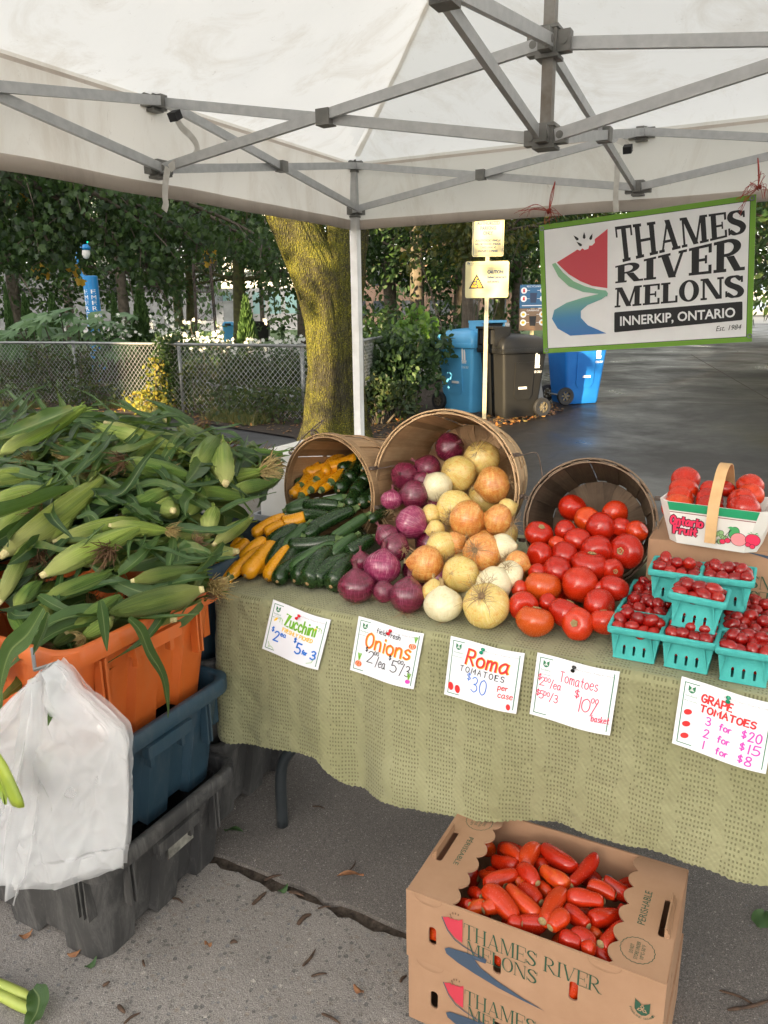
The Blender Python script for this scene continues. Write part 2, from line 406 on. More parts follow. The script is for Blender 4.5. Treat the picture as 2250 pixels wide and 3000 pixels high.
def crown_mesh(name, R, H, nclump, per, size, shape, m, seed, droop=.5):
    """a crown of many leaf clumps round the origin, R wide and H high, open between the clumps"""
    r = random.Random(seed); mb = MB()
    for i in range(nclump):
        d = rdir(r); q = r.random() ** .45
        c = Vector((d.x * R * q, d.y * R * q, d.z * H * q)); s = r.uniform(.16, .34) * R
        clump(mb, c, (s, s, s * .62), int(per * r.uniform(.6, 1.4)), size, shape, r, droop)
    return mb.mesh(name, m)
def limb(mb, p, d, L, r0, r, depth_, spread=.6):
    pts = [p]; q = p; dd = d.normalized()
    for i in range(5):
        dd = (dd + rdir(r) * .16).normalized(); q = q + dd * (L / 5); pts.append(q)
    mb.tube(pts, [r0 * (1 - .11 * i) for i in range(6)], 6)
    if depth_ > 0:
        for _ in range(3):
            limb(mb, pts[r.choice((3, 4, 5))], dd + rdir(r) * spread + Vector((0, 0, .15)), L * .62, r0 * .5, r, depth_ - 1, spread)
SH_M, SH_O, SH_D = leafshape('maple'), leafshape('oval'), leafshape('d')

# ================================================================== far background
def building(name, label, cx, cy, w, d, h, rz, wallm, floors, cols, glass, band=.5, base=0.0, off=0.0):
    t = thing(name, label, 'building', (cx, cy, 0), rz)
    mb = MB().box((0, d / 2, h / 2), (w, d, h)); mb.build('wall', wallm, t)
    for i in range(floors):
        z0 = base + (h - base) * (i + .28) / floors; z1 = base + (h - base) * (i + .28 + band) / floors
        for j in range(cols):
            x0 = -w / 2 + w * (j + .14) / cols; x1 = -w / 2 + w * (j + .86) / cols
            MB().box(((x0 + x1) / 2, -.02, (z0 + z1) / 2), (x1 - x0, .1, z1 - z0)).build('window', glass, t)
    return t
M_GLASS = mat('window_glass_mat', (.05, .06, .07), rough=.08, spec=.8)
M_PALEWALL = mat('pale_wall_mat', (.50, .49, .47), (.42, .41, .40), 2, .8)
M_BROWNWALL = mat('brown_brick_mat', (.26, .17, .12), (.20, .13, .10), 4, .85)
def at_xY(x, Y): return on_Y(rayD(x, 672), Y).x
# a long low ribbed concrete hall on the far side of the park
t = thing('concrete_hall', 'long low grey concrete hall with a dark recess under its upper band', 'building', (0, 0, 0))
xa, xb = at_xY(-250, 96), at_xY(455, 96)
MB().box(((xa + xb) / 2, 100, 2.0), (xb - xa, 8, 4.0)).build('wall', M_CONC, t)
MB().box(((xa + xb) / 2 - .5, 99.2, 5.9), (xb - xa + 1, 8.6, 2.6)).build('upper_band', mat('band_concrete_mat', (.20, .20, .20), (.15, .155, .16), 1.2, .8), t)
MB().box(((xa + xb) / 2, 99.8, 4.3), (xb - xa - 2, 7.6, .6)).build('recess', mat('recess_mat', (.08, .08, .085), rough=.6), t)
# stairs with a handrail beside it
xs, xe = at_xY(425, 95), at_xY(488, 95)
mb = MB()
for i in range(16): mb.box(((xs + xe) / 2, 95 + i * .36 + 3, .09 + i * .18), (xe - xs, 6, .18))
t = thing('staircase', 'broad pale concrete stairs with dark handrail at the end of the hall', 'stairs'); mb.build('steps', M_PALEWALL, t)
mb = MB()
for x in (xs + .2, xe - .2):
    mb.tube([(x, 94.6, .95), (x, 100, 3.9)], .05); [mb.tube([(x, 94.8 + i * 1.3, .1 + i * .65), (x, 94.8 + i * 1.3, 1.1 + i * .68)], .04) for i in range(5)]
mb.build('handrail', mat('dark_rail_mat', (.03, .03, .035), rough=.5), t)
building('glass_pavilion', 'pale building with a teal glass canopy past the stairs', at_xY(560, 104), 104, 15, 12, 4.6, 0, M_PALEWALL, 1, 7, mat('teal_glass_mat', (.30, .48, .46), rough=.2), .6)
building('apartment_block', 'tall pale apartment block showing between the tree tops', at_xY(560, 150), 150, 24, 14, 42, .1, M_PALEWALL, 13, 8, M_GLASS)
building('apartment_block', 'tall grey apartment block half hidden by dark leaves', at_xY(215, 165), 165, 26, 14, 48, .0, M_CONC, 14, 8, M_GLASS)
building('brick_building', 'low brown brick building behind the trees by the bins', at_xY(950, 88), 88, 22, 10, 6.5, 0, M_BROWNWALL, 2, 7, M_GLASS)
building('shop_building', 'bright pale building at the far end of the wet path', at_xY(1660, 130), 130, 26, 12, 9, -.3, M_PALEWALL, 3, 8, mat('blue_glass_mat', (.22, .30, .42), rough=.1))

# far wood that reads as one mass
r = random.Random(21); mb = MB()
for i in range(430):
    x = r.uniform(-120, 120); y = r.uniform(76, 92) if x < 28 else r.uniform(95, 125)
    if 30 < x < 48: continue
    clump(mb, (x, y, 1.6 + 15 * r.random() ** .8), (3.2, 2.5, 2.4), 46, .75, SH_D, r)
tag(mb.build('far_wood', M_DARKLEAF), 'dark far-off wood closing the end of the park', None, None, 'stuff')

# park trees
CR = [crown_mesh('crown', 4.2, 3.3, 50, 150, .17, SH_O, M_DARKLEAF, 31), crown_mesh('crown', 4.4, 3.0, 46, 150, .17, SH_O, M_MIDLEAF, 32),
      crown_mesh('crown', 3.8, 3.2, 56, 150, .16, SH_O, M_OLIVELEAF, 33)]
M_MOSSBARK = mat('mossy_bark_mat', (.06, .055, .03), (.12, .12, .04), 5, .9, bump=.6, bscale=20)
def park_tree(label, x, Y, r0, cz, ci, sc=1.0, lean=0.0, moss=False, seed=0, dx=0.0):
    r = random.Random(900 + seed); X = at_xY(x, Y)
    t = thing('park_tree', label, 'tree', (X, Y, 0), 0, 'trees standing in the park')
    mb = MB(); pts = [(lean * z * .25, 0, z) for z in (0, 1.2, 2.6, 4.2)]
    mb.tube(pts, [r0 * 1.2, r0, r0 * .9, r0 * .75], 9)
    top = Vector(pts[-1])
    for _ in range(4): limb(mb, top, Vector((r.uniform(-.8, .8), r.uniform(-.8, .8), 1)), 3.2 * sc, r0 * .55, r, 2)
    for _ in range(2): limb(mb, Vector(pts[2]), Vector((r.choice((-1, 1)), r.uniform(-.8, .8), .35)), 2.4 * sc, r0 * .35, r, 1)
    mb.build('trunk', M_MOSSBARK if moss else M_BARK, t, smooth=True)
    o = put('crown', CR[ci], t); o.location = (dx + lean, 0, cz); o.scale = (sc, sc, sc); o.rotation_euler = (0, 0, r.uniform(0, 6.28))
for i, a in enumerate([
    ('dark tree beside the blue emergency pole', 268, 24, .17, 5.0, 0, .95, 0, False, 1),
    ('slender twin-trunk tree behind the wire obelisk', 388, 34, .2, 5.6, 1, 1.0, -.15, True, 2),
    ('slender tree close beside the twin trunk behind the obelisk', 408, 34.6, .2, 6.2, 0, .9, .2, True, 3),
    ('mossy pale tree between the obelisk and the big yellow trunk', 516, 30, .26, 6.0, 1, 1.0, .1, True, 4),
    ('thin tree in front of the pale glass canopy', 566, 46, .14, 6.0, 1, 1.0, 0, False, 5),
    ('dark park tree just past the tent leg', 846, 22, .19, 5.2, 0, .9, -.1, False, 6),
    ('park tree with a mossy stem behind the leafy corner shrub', 905, 28, .2, 5.6, 2, 1.0, 0, True, 7),
    ('stout dark tree behind the light blue bin', 995, 21, .24, 5.0, 0, .95, .1, False, 8),
    ('pale trunked tree behind the warning sign', 1078, 27, .2, 5.4, 2, .95, 0, True, 9),
    ('dark tree beside the recycling board', 1112, 26, .17, 5.3, 0, .95, .1, False, 10),
    ('tree whose leaves fill the gap past the banner edge', 1700, 26, .3, 6.2, 2, 1.1, 0, False, 11),
    ('tree hidden behind the melon banner along the path', 1560, 48, .3, 7.5, 0, 1.3, 0, False, 12),
    ('dark tree at the fence end of the park with low boughs', 35, 25, .2, 4.8, 0, 1.0, 0, False, 13),
    ('tree with pale green leaves in front of the concrete hall', 150, 42, .25, 7.0, 1, 1.25, 0, False, 14),
    ('tall tree behind the big mossy trunk', 655, 30, .25, 5.6, 0, 1.15, 0, False, 15),
    ('yellowing tree close behind the parking sign', 1010, 15.5, .12, 3.6, 2, .55, 0, False, 16),
    ('tree on the verge past the tent side', 2300, 14, .25, 5.5, 0, 1.2, 0, False, 23), ('second tree on the verge past the tent side', 2600, 20, .25, 5.5, 1, 1.2, 0, False, 24), ('tree standing back on the verge', 2150, 36, .25, 5.5, 2, 1.4, 0, False, 25),
    ('tree on the lawn toward the street end', -500, 22, .25, 5.2, 0, 1.2, 0, False, 26), ('second tree on the lawn toward the street end', -250, 30, .25, 5.2, 1, 1.2, 0, False, 27), ('third tree on the lawn toward the street end', -900, 30, .25, 5.2, 0, 1.4, 0, False, 28),
    ('broad tree overhanging the far side of the wet path', 1790, 22, .3, 6.4, 0, 1.45, 0, False, 18), ('broad tree further along the far side of the path', 1850, 32, .3, 7.5, 2, 1.6, 0, False, 19), ('big tree at the far end of the wet path', 1730, 44, .3, 8, 0, 1.8, 0, False, 20),
    ('big dark tree behind the recycling board', 1190, 38, .3, 8, 0, 1.6, 0, False, 21), ('far tree closing the view along the path', 1380, 72, .3, 9, 1, 2.2, 0, False, 22),
    ('dark tree filling the gap between the tent leg and the signs', 900, 18, .16, 4.4, 0, .7, 0, False, 17),
]): park_tree(*a)

# unseen blocks and a tree, added to block and dapple the morning sun
def shade_block(label, s0, s1, back, h):  # unseen block added only to keep sun off what lies behind it
    c = Vector((-.82, .57, 0)) * ((s0 + s1) / 2) - SUN_DIR * back
    t = thing('added_shade_block', label, 'building', (c.x, c.y, 0), math.atan2(.57, -.82))
    w = s1 - s0
    MB().box((0, 4, h / 2), (w, 8, h)).build('wall', M_PALEWALL, t)
    n = max(1, int(w / 4))
    for f in range(int(h / 4)):
        MB().box((0, -.02, 2.2 + f * 4), (w * .92, .1, 1.7)).build('window_band', M_GLASS, t)
shade_block('low unseen block added behind the buyer to shade the stall', -34, 3.65, 40, 10.3)
shade_block('narrow tall unseen block added beside the gap that lets sun through', 5.75, 9.12, 40, 24)
shade_block('long tall unseen block added behind the buyer to shade the park', 10.05, 17, 44, 24)
shade_block('distant tall unseen slab added to shade the far hall', 16, 150, 120, 40)
shade_block('distant unseen slab added to shade the trees beyond the path', -80, 3.5, 120, 27)
q = Vector((-.82, .57, 0)) * 4.95 - SUN_DIR * 6; t = thing('added_shade_tree', 'thin unseen tree added behind the buyer to dapple the morning sun', 'tree', q.to_tuple())  # unseen tree added so its trunk and crown break up the sunlight
MB().tube([(0, 0, 0), (.03, 0, 3), (-.02, 0, 6.5)], [.17, .14, .10], 10).build('trunk', M_BARK, t, smooth=True)
o = put('crown', crown_mesh('crown', 2.6, 2.2, 17, 50, .2, SH_O, M_MIDLEAF, 77), t); o.location = (0, 0, 4.4)
# ================================================================== lettering
GLY = {
 'A': '0,0 3,10 6,0|1,4 5,4', 'B': '0,0 0,10|~0,10 4,9.6 4.6,7.5 3.6,5.4 0,5.2|~0,5.2 4.4,4.8 5.2,2.6 4,.3 0,0', 'C': '~5.4,8.4 3.4,10 1,8.6 0,5 1,1.4 3.4,0 5.6,1.6',
 'D': '0,0 0,10|~0,10 3.6,9.4 5.6,5 3.6,.6 0,0', 'E': '5,10 0,10 0,0 5,0|0,5.2 4,5.2', 'F': '5,10 0,10 0,0|0,5.2 4,5.2', 'G': '~5.4,8.2 3.4,10 1,8.6 0,5 1,1.2 3.4,0 5.4,1.4 5.6,4.4|3.2,4.4 5.8,4.4',
 'H': '0,0 0,10|6,0 6,10|0,5 6,5', 'I': '1,0 1,10', 'K': '0,0 0,10|5,10 0,4.6|1.6,6 5.4,0', 'L': '0,10 0,0 5,0', 'M': '0,0 .6,10 3.4,3 6.2,10 7,0', 'O': '~3,10 .8,8.4 0,5 .8,1.6 3,0 5.2,1.6 6,5 5.2,8.4 3,10',
 'P': '0,0 0,10|~0,10 4,9.6 5,7.4 4,5 0,4.6', 'R': '0,0 0,10|~0,10 4,9.6 5,7.4 4,5.2 0,5|1.8,5 5.4,0', 'S': '~5.2,8.6 3,10 .6,8.6 .8,6.2 4.6,4.2 5.2,1.8 3,0 .2,1.4', 'T': '0,10 6,10|3,10 3,0',
 'U': '~0,10 0,3 1.2,.4 3,0 4.8,.4 6,3 6,10', 'Y': '0,10 3,5 6,10|3,5 3,0', 'Z': '0,10 5.6,10 .2,0 6,0',
 'a': '~5,5.4 3,6.4 .8,5 0,2.6 1.2,.2 3,.4 4.6,2.4 5,6|~5,6 4.8,2 5.8,.2', 'b': '0,10 0,0|~0,3 1.6,6 4,5.8 4.8,3 3.6,.3 1.6,.1 0,1.6', 'c': '~4.6,5 2.8,6.4 .8,5.2 0,3 1,.6 3,0 4.8,1.2',
 'd': '5,10 5,0|~5,4.6 3,6.2 .8,5.2 0,2.8 1.2,.2 3.2,.2 5,2', 'e': '~.2,3.4 4.6,3.8 4,5.8 2.2,6.4 .5,5 0,2.6 1.2,.4 3,0 4.8,1', 'f': '~4.6,9 3.4,10 2.2,8.6 2,0|.4,6 4,6', 'h': '0,10 0,0|~0,3.6 1.8,6 4,5.6 4.4,3.4 4.4,0',
 'i': '1,6 1,0|1,8.2 1.1,8.9', 'k': '0,10 0,0|4,6 0,2.6|1.2,3.6 4.4,0', 'l': '1,10 1,0', 'm': '0,6 0,0|~0,4 1.4,6 3,5.2 3.2,0|~3.2,4 4.6,6 6.2,5.2 6.6,0', 'n': '0,6 0,0|~0,3.8 1.8,6.2 4,5.4 4.4,0',
 'o': '~2.6,6.3 .6,5.2 0,3.1 .7,.8 2.6,0 4.6,.9 5.2,3.1 4.5,5.3 2.6,6.3', 'p': '0,6 0,-4|~0,3.4 1.6,6.2 4,5.8 4.8,3 3.6,.3 1.6,.2 0,1.4', 'r': '0,6 0,0|~0,3.4 1.4,5.8 3.4,5.8', 's': '~4,5.4 2.2,6.4 .5,5 1.6,3.5 3.8,2.4 3.8,.8 2,0 0,.8',
 't': '2,9.4 2,1 3.8,0|.2,6 4,6', 'u': '~0,6 0,2 1.2,.2 3,.6 4.4,2.4 4.5,6|4.5,6 4.6,0',
 '0': '~3,10 .8,8.4 0,5 .8,1.6 3,0 5,1.6 5.6,5 5,8.4 3,10', '1': '1.5,10 1.5,0', '2': '~.2,8 1.6,9.8 4,9.6 4.6,7.4 2.6,3.6 0,0|0,0 5.4,.2', '3': '~.4,8.8 2.4,10 4.6,8.6 4,6 2,5.2|~2,5.2 4.6,4.4 5.2,2 3,0 .2,1.2',
 '5': '5,10 1,10 .6,5.6|~.6,5.6 3,6 5,4 4.6,1.2 2.4,0 0,1', '8': '~2.8,5.2 .8,7 1.2,9.4 2.8,10 4.6,9.2 4.8,7 2.8,5.2 .4,3.2 .6,.8 2.8,0 5,.8 5.2,3.2 2.8,5.2', '$': '~4.6,7.8 2.8,8.8 .6,7.6 1,5.8 4.2,4.2 4.8,2.4 2.8,1 .4,2.2|2.7,10.4 2.7,-.6', '/': '0,-1 3.6,11',
}
def stroke_paths(text, h, gap=2.2, slant=0.0, jitter=0.0, rnd=None):
    """handwriting: the strokes of a line of text and its width; h is the capital height"""
    k = h / 10; x = 0.0; out = []
    for ch in text:
        if ch == ' ': x += 4.2; continue
        g = GLY[ch]; w = 0.0
        dy = rnd.uniform(-jitter, jitter) if rnd else 0
        for st in g.split('|'):
            sm = st.startswith('~'); pts = [tuple(float(q) for q in p.split(',')) for p in st.lstrip('~').split()]
            w = max(w, max(p[0] for p in pts))
            P = [Vector((p[0], p[1] + dy, 0)) for p in pts]
            if sm: P = catmull(P, 4)
            out.append([((p.x + x + slant * p.y) * k, p.y * k) for p in P])
        x += w + gap
    return out, (x - gap) * k
class Marks:
    """flat marks on a face: each goes a hair above the one before; mapped onto the face by a matrix or a function"""
    def __init__(self): self.mb = MB(); self.z = 0.0
    def poly(self, pts, mat_=0, z=None, tris=None):
        self.z += 6e-6; o = len(self.mb.v); self.mb.v += [(p[0], p[1], self.z) for p in pts]
        if tris is None:
            V, F = plate_tris(pts); self.mb.f += [tuple(o + i for i in f) for f in F]; self.mb.m += [mat_] * len(F)
        else:
            self.mb.f += [tuple(o + i for i in f) for f in tris]; self.mb.m += [mat_] * len(tris)
    def ribbon(self, pts, w, mat_=0, cap=True):
        n = len(pts); P = [Vector((p[0], p[1])) for p in pts]; L = []; Rr = []
        for i in range(n):
            d = P[min(i + 1, n - 1)] - P[max(i - 1, 0)]
            if d.length < 1e-9: d = Vector((1, 0))
            d.normalize(); q = Vector((-d.y, d.x)) * (w / 2)
            if 0 < i < n - 1:
                a = (P[i] - P[i - 1]).normalized(); c = max(.45, abs(a.dot(d))); q = q / c
            e = Vector((0, 0))
            if cap and i == 0: e = -d * w * .35
            if cap and i == n - 1: e = d * w * .35
            L.append(P[i] + q + e); Rr.append(P[i] - q + e)
        o = len(self.mb.v); self.z += 6e-6
        for a, b in zip(L, Rr):
            self.z += 1.2e-6; self.mb.v += [(a.x, a.y, self.z), (b.x, b.y, self.z)]
        self.mb.f += [(o + 2 * i, o + 2 * i + 1, o + 2 * i + 3, o + 2 * i + 2) for i in range(n - 1)]; self.mb.m += [mat_] * (n - 1)
    def write(self, text, x, y, h, w, mat_=0, rot=0.0, gap=2.2, slant=0.06, jitter=.25, width=None, rnd=RND):
        paths, wd = stroke_paths(text, h, gap, slant, jitter, rnd); sx = 1.0 if width is None else width / wd
        c, s = math.cos(rot), math.sin(rot)
        for p in paths: self.ribbon([(x + c * a * sx - s * b, y + s * a * sx + c * b) for a, b in p], w, mat_)
    def text(self, body, x0, y0, x1, y1, mat_=0, quad=None, bold=0.0):
        """printed lettering filling the box x0 y0 x1 y1"""
        V, F = text_geo(body, bold); self.z += 6e-6; o = len(self.mb.v)
        for a, b in V:
            if quad:
                (p00, p10, p11, p01) = quad
                x = (p00[0] * (1 - a) + p10[0] * a) * (1 - b) + (p01[0] * (1 - a) + p11[0] * a) * b
                y = (p00[1] * (1 - a) + p10[1] * a) * (1 - b) + (p01[1] * (1 - a) + p11[1] * a) * b
            else: x, y = x0 + (x1 - x0) * a, y0 + (y1 - y0) * b
            self.mb.v.append((x, y, self.z))
        self.mb.f += [tuple(o + i for i in f) for f in F]; self.mb.m += [mat_] * len(F)
    def rect(self, x0, y0, x1, y1, mat_=0): self.poly([(x0, y0), (x1, y0), (x1, y1), (x0, y1)], mat_, tris=[(0, 1, 2, 3)])
    def frame(self, x0, y0, x1, y1, w, mat_=0):
        self.rect(x0, y0, x1, y0 + w, mat_); self.rect(x0, y1 - w, x1, y1, mat_); self.rect(x0, y0 + w, x0 + w, y1 - w, mat_); self.rect(x1 - w, y0 + w, x1, y1 - w, mat_)
    def disc(self, cx, cy, rx, ry, mat_=0, rot=0.0, n=20):
        self.poly([(cx + rx * math.cos(a) * math.cos(rot) - ry * math.sin(a) * math.sin(rot), cy + rx * math.cos(a) * math.sin(rot) + ry * math.sin(a) * math.cos(rot)) for a in [2 * PI * i / n for i in range(n)]], mat_, tris=[tuple(range(n))])
    def ring(self, cx, cy, r, w, mat_=0, n=36, a0=0.0, a1=2 * PI):
        self.ribbon([(cx + r * math.cos(a0 + (a1 - a0) * i / n), cy + r * math.sin(a0 + (a1 - a0) * i / n)) for i in range(n + 1)], w, mat_, cap=False)
    def logo(self, x, y, s, g=0, wv=1):
        """a notched shield with a three-petal flower, as on the farm produce cards"""
        self.poly([(x - .5 * s, y + .62 * s), (x - .42 * s, y + .50 * s), (x - .12 * s, y + .30 * s), (x, y + .12 * s), (x + .12 * s, y + .30 * s), (x + .42 * s, y + .50 * s), (x + .5 * s, y + .62 * s), (x + .5 * s, y - .25 * s), (x + .28 * s, y - .55 * s), (x, y - .66 * s), (x - .28 * s, y - .55 * s), (x - .5 * s, y - .25 * s)], g)
        for k in range(3):
            a = PI / 2 + k * 2 * PI / 3; q = [(x + s * (.34 * math.cos(a + e) * f), y - .12 * s + s * (.34 * math.sin(a + e) * f)) for e, f in ((0, 0), (.55, .62), (0, 1), (-.55, .62), (0, 0))]
            self.ribbon(q, .06 * s, wv, cap=False)
    def build(self, name, mats, parent, M=None, fn=None, lift=0.0):
        if fn: self.mb.v = [tuple(fn(*p)) for p in self.mb.v]
        else: self.mb.v = [tuple(M @ Vector((p[0], p[1], p[2] + lift))) for p in self.mb.v]
        return self.mb.build(name, mats, parent)
def plate_tris(pts):
    bm = bmesh.new(); vs_ = [bm.verts.new((p[0], p[1], 0)) for p in pts]
    f = bm.faces.new(vs_); r = bmesh.ops.triangulate(bm, faces=[f]); bm.verts.index_update()
    F = []
    for f in bm.faces:
        i = tuple(v.index for v in f.verts); a, b, c = (Vector((*pts[k], 0)) for k in i)
        F.append(i if (b - a).cross(c - a).z > 0 else i[::-1])
    bm.free(); return pts, F
_TG = {}
def text_geo(body, bold=0.0):
    """a printed line or block as faces scaled to the unit square"""
    if (body, bold) in _TG: return _TG[(body, bold)]
    cu = bpy.data.curves.new('lettering', 'FONT'); cu.body = body; cu.resolution_u = 3; cu.align_x = 'CENTER'; cu.space_line = .9; cu.offset = bold
    o = bpy.data.objects.new('lettering', cu); COL.objects.link(o)
    dg = bpy.context.evaluated_depsgraph_get(); me = bpy.data.meshes.new_from_object(o.evaluated_get(dg))
    V = [(v.co.x, v.co.y) for v in me.vertices]; F = []
    for p in me.polygons:
        i = tuple(p.vertices); a, b, c = (Vector((*V[k], 0)) for k in i[:3]); F.append(i if (b - a).cross(c - a).z >= 0 else i[::-1])
    bpy.data.objects.remove(o); bpy.data.curves.remove(cu); bpy.data.meshes.remove(me)
    x0, x1 = min(v[0] for v in V), max(v[0] for v in V); y0, y1 = min(v[1] for v in V), max(v[1] for v in V)
    V = [((a - x0) / (x1 - x0), (b - y0) / (y1 - y0)) for a, b in V]
    _TG[(body, bold)] = (V, F); return V, F

def serif_glyph(ch, st, th, sf):
    """a slab letter in the box (0..w, 0..1): stem st, thin stroke th, serif length sf; returns polygons and width"""
    P = []; q = lambda x0, y0, x1, y1: P.append([(x0, y0), (x1, y0), (x1, y1), (x0, y1)])
    sh = th * 1.05
    def stem(x, top=True, bot=True, y0=0, y1=1, w=st, l=sf, r_=sf):
        q(x, y0, x + w, y1)
        if top: q(x - l, y1 - sh, x, y1); q(x + w, y1 - sh, x + w + r_, y1)
        if bot: q(x - l, y0, x, y0 + sh); q(x + w, y0, x + w + r_, y0 + sh)
    def ring(cx, cy, rx, ry, wx, wy, a0, a1, n=18):
        for i in range(n):
            a, b = a0 + (a1 - a0) * i / n, a0 + (a1 - a0) * (i + 1) / n
            P.append([(cx + rx * math.cos(a), cy + ry * math.sin(a)), (cx + rx * math.cos(b), cy + ry * math.sin(b)), (cx + (rx - wx) * math.cos(b), cy + (ry - wy) * math.sin(b)), (cx + (rx - wx) * math.cos(a), cy + (ry - wy) * math.sin(a))])
    def diag(x0, y0, x1, y1, w): P.append([(x0, y0), (x0 + w, y0), (x1 + w, y1), (x1, y1)])
    if ch == 'T':
        w = .62 + st * .5; m = w / 2; stem(m - st / 2, top=False); q(0, 1 - th, w, 1); q(0, .70, th * .9, 1 - th); q(w - th * .9, .70, w, 1 - th)
    elif ch == 'H':
        w = .5 + 2 * st + 2 * sf - .1; stem(sf); stem(w - sf - st); q(sf + st, .5 - th / 2, w - sf - st, .5 + th / 2)
    elif ch == 'A':
        w = .62 + st + sf; m = w / 2; b = w - sf - st; diag(sf + th * .2, 0, m - th * .5, 1, th); diag(b, 0, m - st * .6, 1, st)
        q(sf + .12, .28, b + .06, .28 + th); q(0, 0, sf * 2 + th, sh); q(b - sf, 0, b + st + sf, sh)
    elif ch == 'M':
        w = .62 + 2 * st + sf; q(sf, 0, sf + th, 1); stem(w - sf - st, True, True, l=0); q(0, 0, 2 * sf + th, sh); q(w - 2 * sf - st, 0, w - sf - st, sh); q(0, 1 - sh, sf, 1)
        m = w / 2 - th * .3; diag(m - st * .2, 0.02, sf, 1, st); diag(m + st * .1, .02, w - sf - st - .02, 1, th)
    elif ch == 'E':
        w = .56 + st * .6; stem(sf, r_=0); e = w
        q(sf + st, 1 - th, e, 1); q(sf + st, 0, e, th); q(sf + st, .5 - th / 2, e - .14, .5 + th / 2); q(e - th, .70, e, 1 - th); q(e - th, th, e, .30); q(e - .14 - th * .7, .36, e - .14, .64)
    elif ch == 'S':
        w = .56 + st * .5; cx = w / 2; pts = catmull([(w - .07, .80, 0), (cx + .08, .955, 0), (.17, .92, 0), (.09, .74, 0), (.20, .59, 0), (w - .20, .43, 0), (w - .085, .26, 0), (w - .17, .08, 0), (cx - .06, .045, 0), (.06, .20, 0)], 5); n = len(pts)
        prev = None
        for i in range(n):
            d = (pts[min(i + 1, n - 1)] - pts[max(i - 1, 0)]).normalized(); hw = (th * .5 + (st - th) * .5 * abs(d.y) ** 1.0 + (st - th) * .38 * math.exp(-((i / n - .5) / .14) ** 2)); o = Vector((-d.y, d.x, 0)) * hw
            cur = ((pts[i] + o)[:2], (pts[i] - o)[:2])
            if prev: P.append([prev[0], prev[1], cur[1], cur[0]])
            prev = cur
        q(w - th * .9, .68, w, .96); q(0, .04, th * .9, .32)
    elif ch == 'R':
        w = .66 + st; stem(sf, r_=sf * .8); x = sf + st; ring(x + .08, .735, .30 + st * .5, .265, st * .95, th, -PI / 2, PI / 2); q(x, 1 - th, x + .08, 1); q(x, .47, x + .08, .47 + th)
        diag(w - sf - st * .8, 0, x + .06, .47, st); q(w - sf - st * .5, 0, w + sf * .5, sh)
    elif ch == 'I': w = st + 2 * sf; stem(sf)
    elif ch == 'V':
        w = .60 + st + sf; m = w / 2; diag(m - st * .5, 0, sf, 1, st); diag(m - th * .1, 0, w - sf - th, 1, th); q(0, 1 - sh, 2 * sf + st, 1); q(w - 2 * sf - th, 1 - sh, w, 1)
    elif ch == 'L':
        w = .54 + st * .6; stem(sf); q(sf + st, 0, w, th); q(w - th, th, w, .34)
    elif ch == 'O': w = .58 + st; ring(w / 2, .5, w / 2, .52, st, th, 0, 2 * PI, 32)
    elif ch == 'N':
        w = .52 + st + 2 * sf; q(sf, 0, sf + th, 1); q(w - sf - th, 0, w - sf, 1); diag(w - sf - st, 0, sf, 1, st); q(0, 0, 2 * sf + th, sh); q(0, 1 - sh, sf, 1); q(w - 2 * sf - th, 1 - sh, w, 1)
    else: w = .3
    return P, w
def slab_text(mk, text, quad, st, th, sf, gap, mat_=0):
    """a line of slab letters stretched over a four-cornered field (bottom-left, bottom-right, top-right, top-left)"""
    x = 0.0; polys = []
    for ch in text:
        if ch == ' ': x += .38; continue
        P, w = serif_glyph(ch, st, th, sf); polys += [[(a + x, b) for a, b in p] for p in P]; x += w + gap
    W_ = x - gap; p00, p10, p11, p01 = (Vector((*p, 0)) for p in quad)
    for p in polys:
        Q = []
        for a, b in p:
            a /= W_; v = (p00 * (1 - a) + p10 * a) * (1 - b) + (p01 * (1 - a) + p11 * a) * b; Q.append((v.x, v.y))
        # all polygons are convex quads; keep them facing up
        ar = sum(Q[i][0] * Q[(i + 1) % len(Q)][1] - Q[(i + 1) % len(Q)][0] * Q[i][1] for i in range(len(Q)))
        if ar < 0: Q.reverse()
        mk.poly(Q, mat_, tris=[tuple(range(len(Q)))])
def ink(name, c, rough=.6): return mat(name, c, rough=rough)
I_BLACK, I_WHITE, I_GREEN = ink('black_ink_mat', (.012, .012, .014)), ink('white_ink_mat', (.82, .82, .82)), ink('green_ink_mat', (.015, .17, .07))
I_RED, I_ORANGE, I_YELLOW = ink('red_ink_mat', (.62, .02, .02)), ink('orange_ink_mat', (.80, .13, .01)), ink('yellow_ink_mat', (.85, .50, .03))
I_BLUE, I_MAGENTA, I_GREY, I_LIME = ink('blue_ink_mat', (.02, .16, .60)), ink('magenta_ink_mat', (.62, .05, .42)), ink('grey_ink_mat', (.28, .28, .28)), ink('lime_ink_mat', (.16, .42, .02))
I_PINK, I_NAVY = ink('pinkish_red_ink_mat', (.72, .03, .10)), ink('navy_ink_mat', (.025, .045, .10))
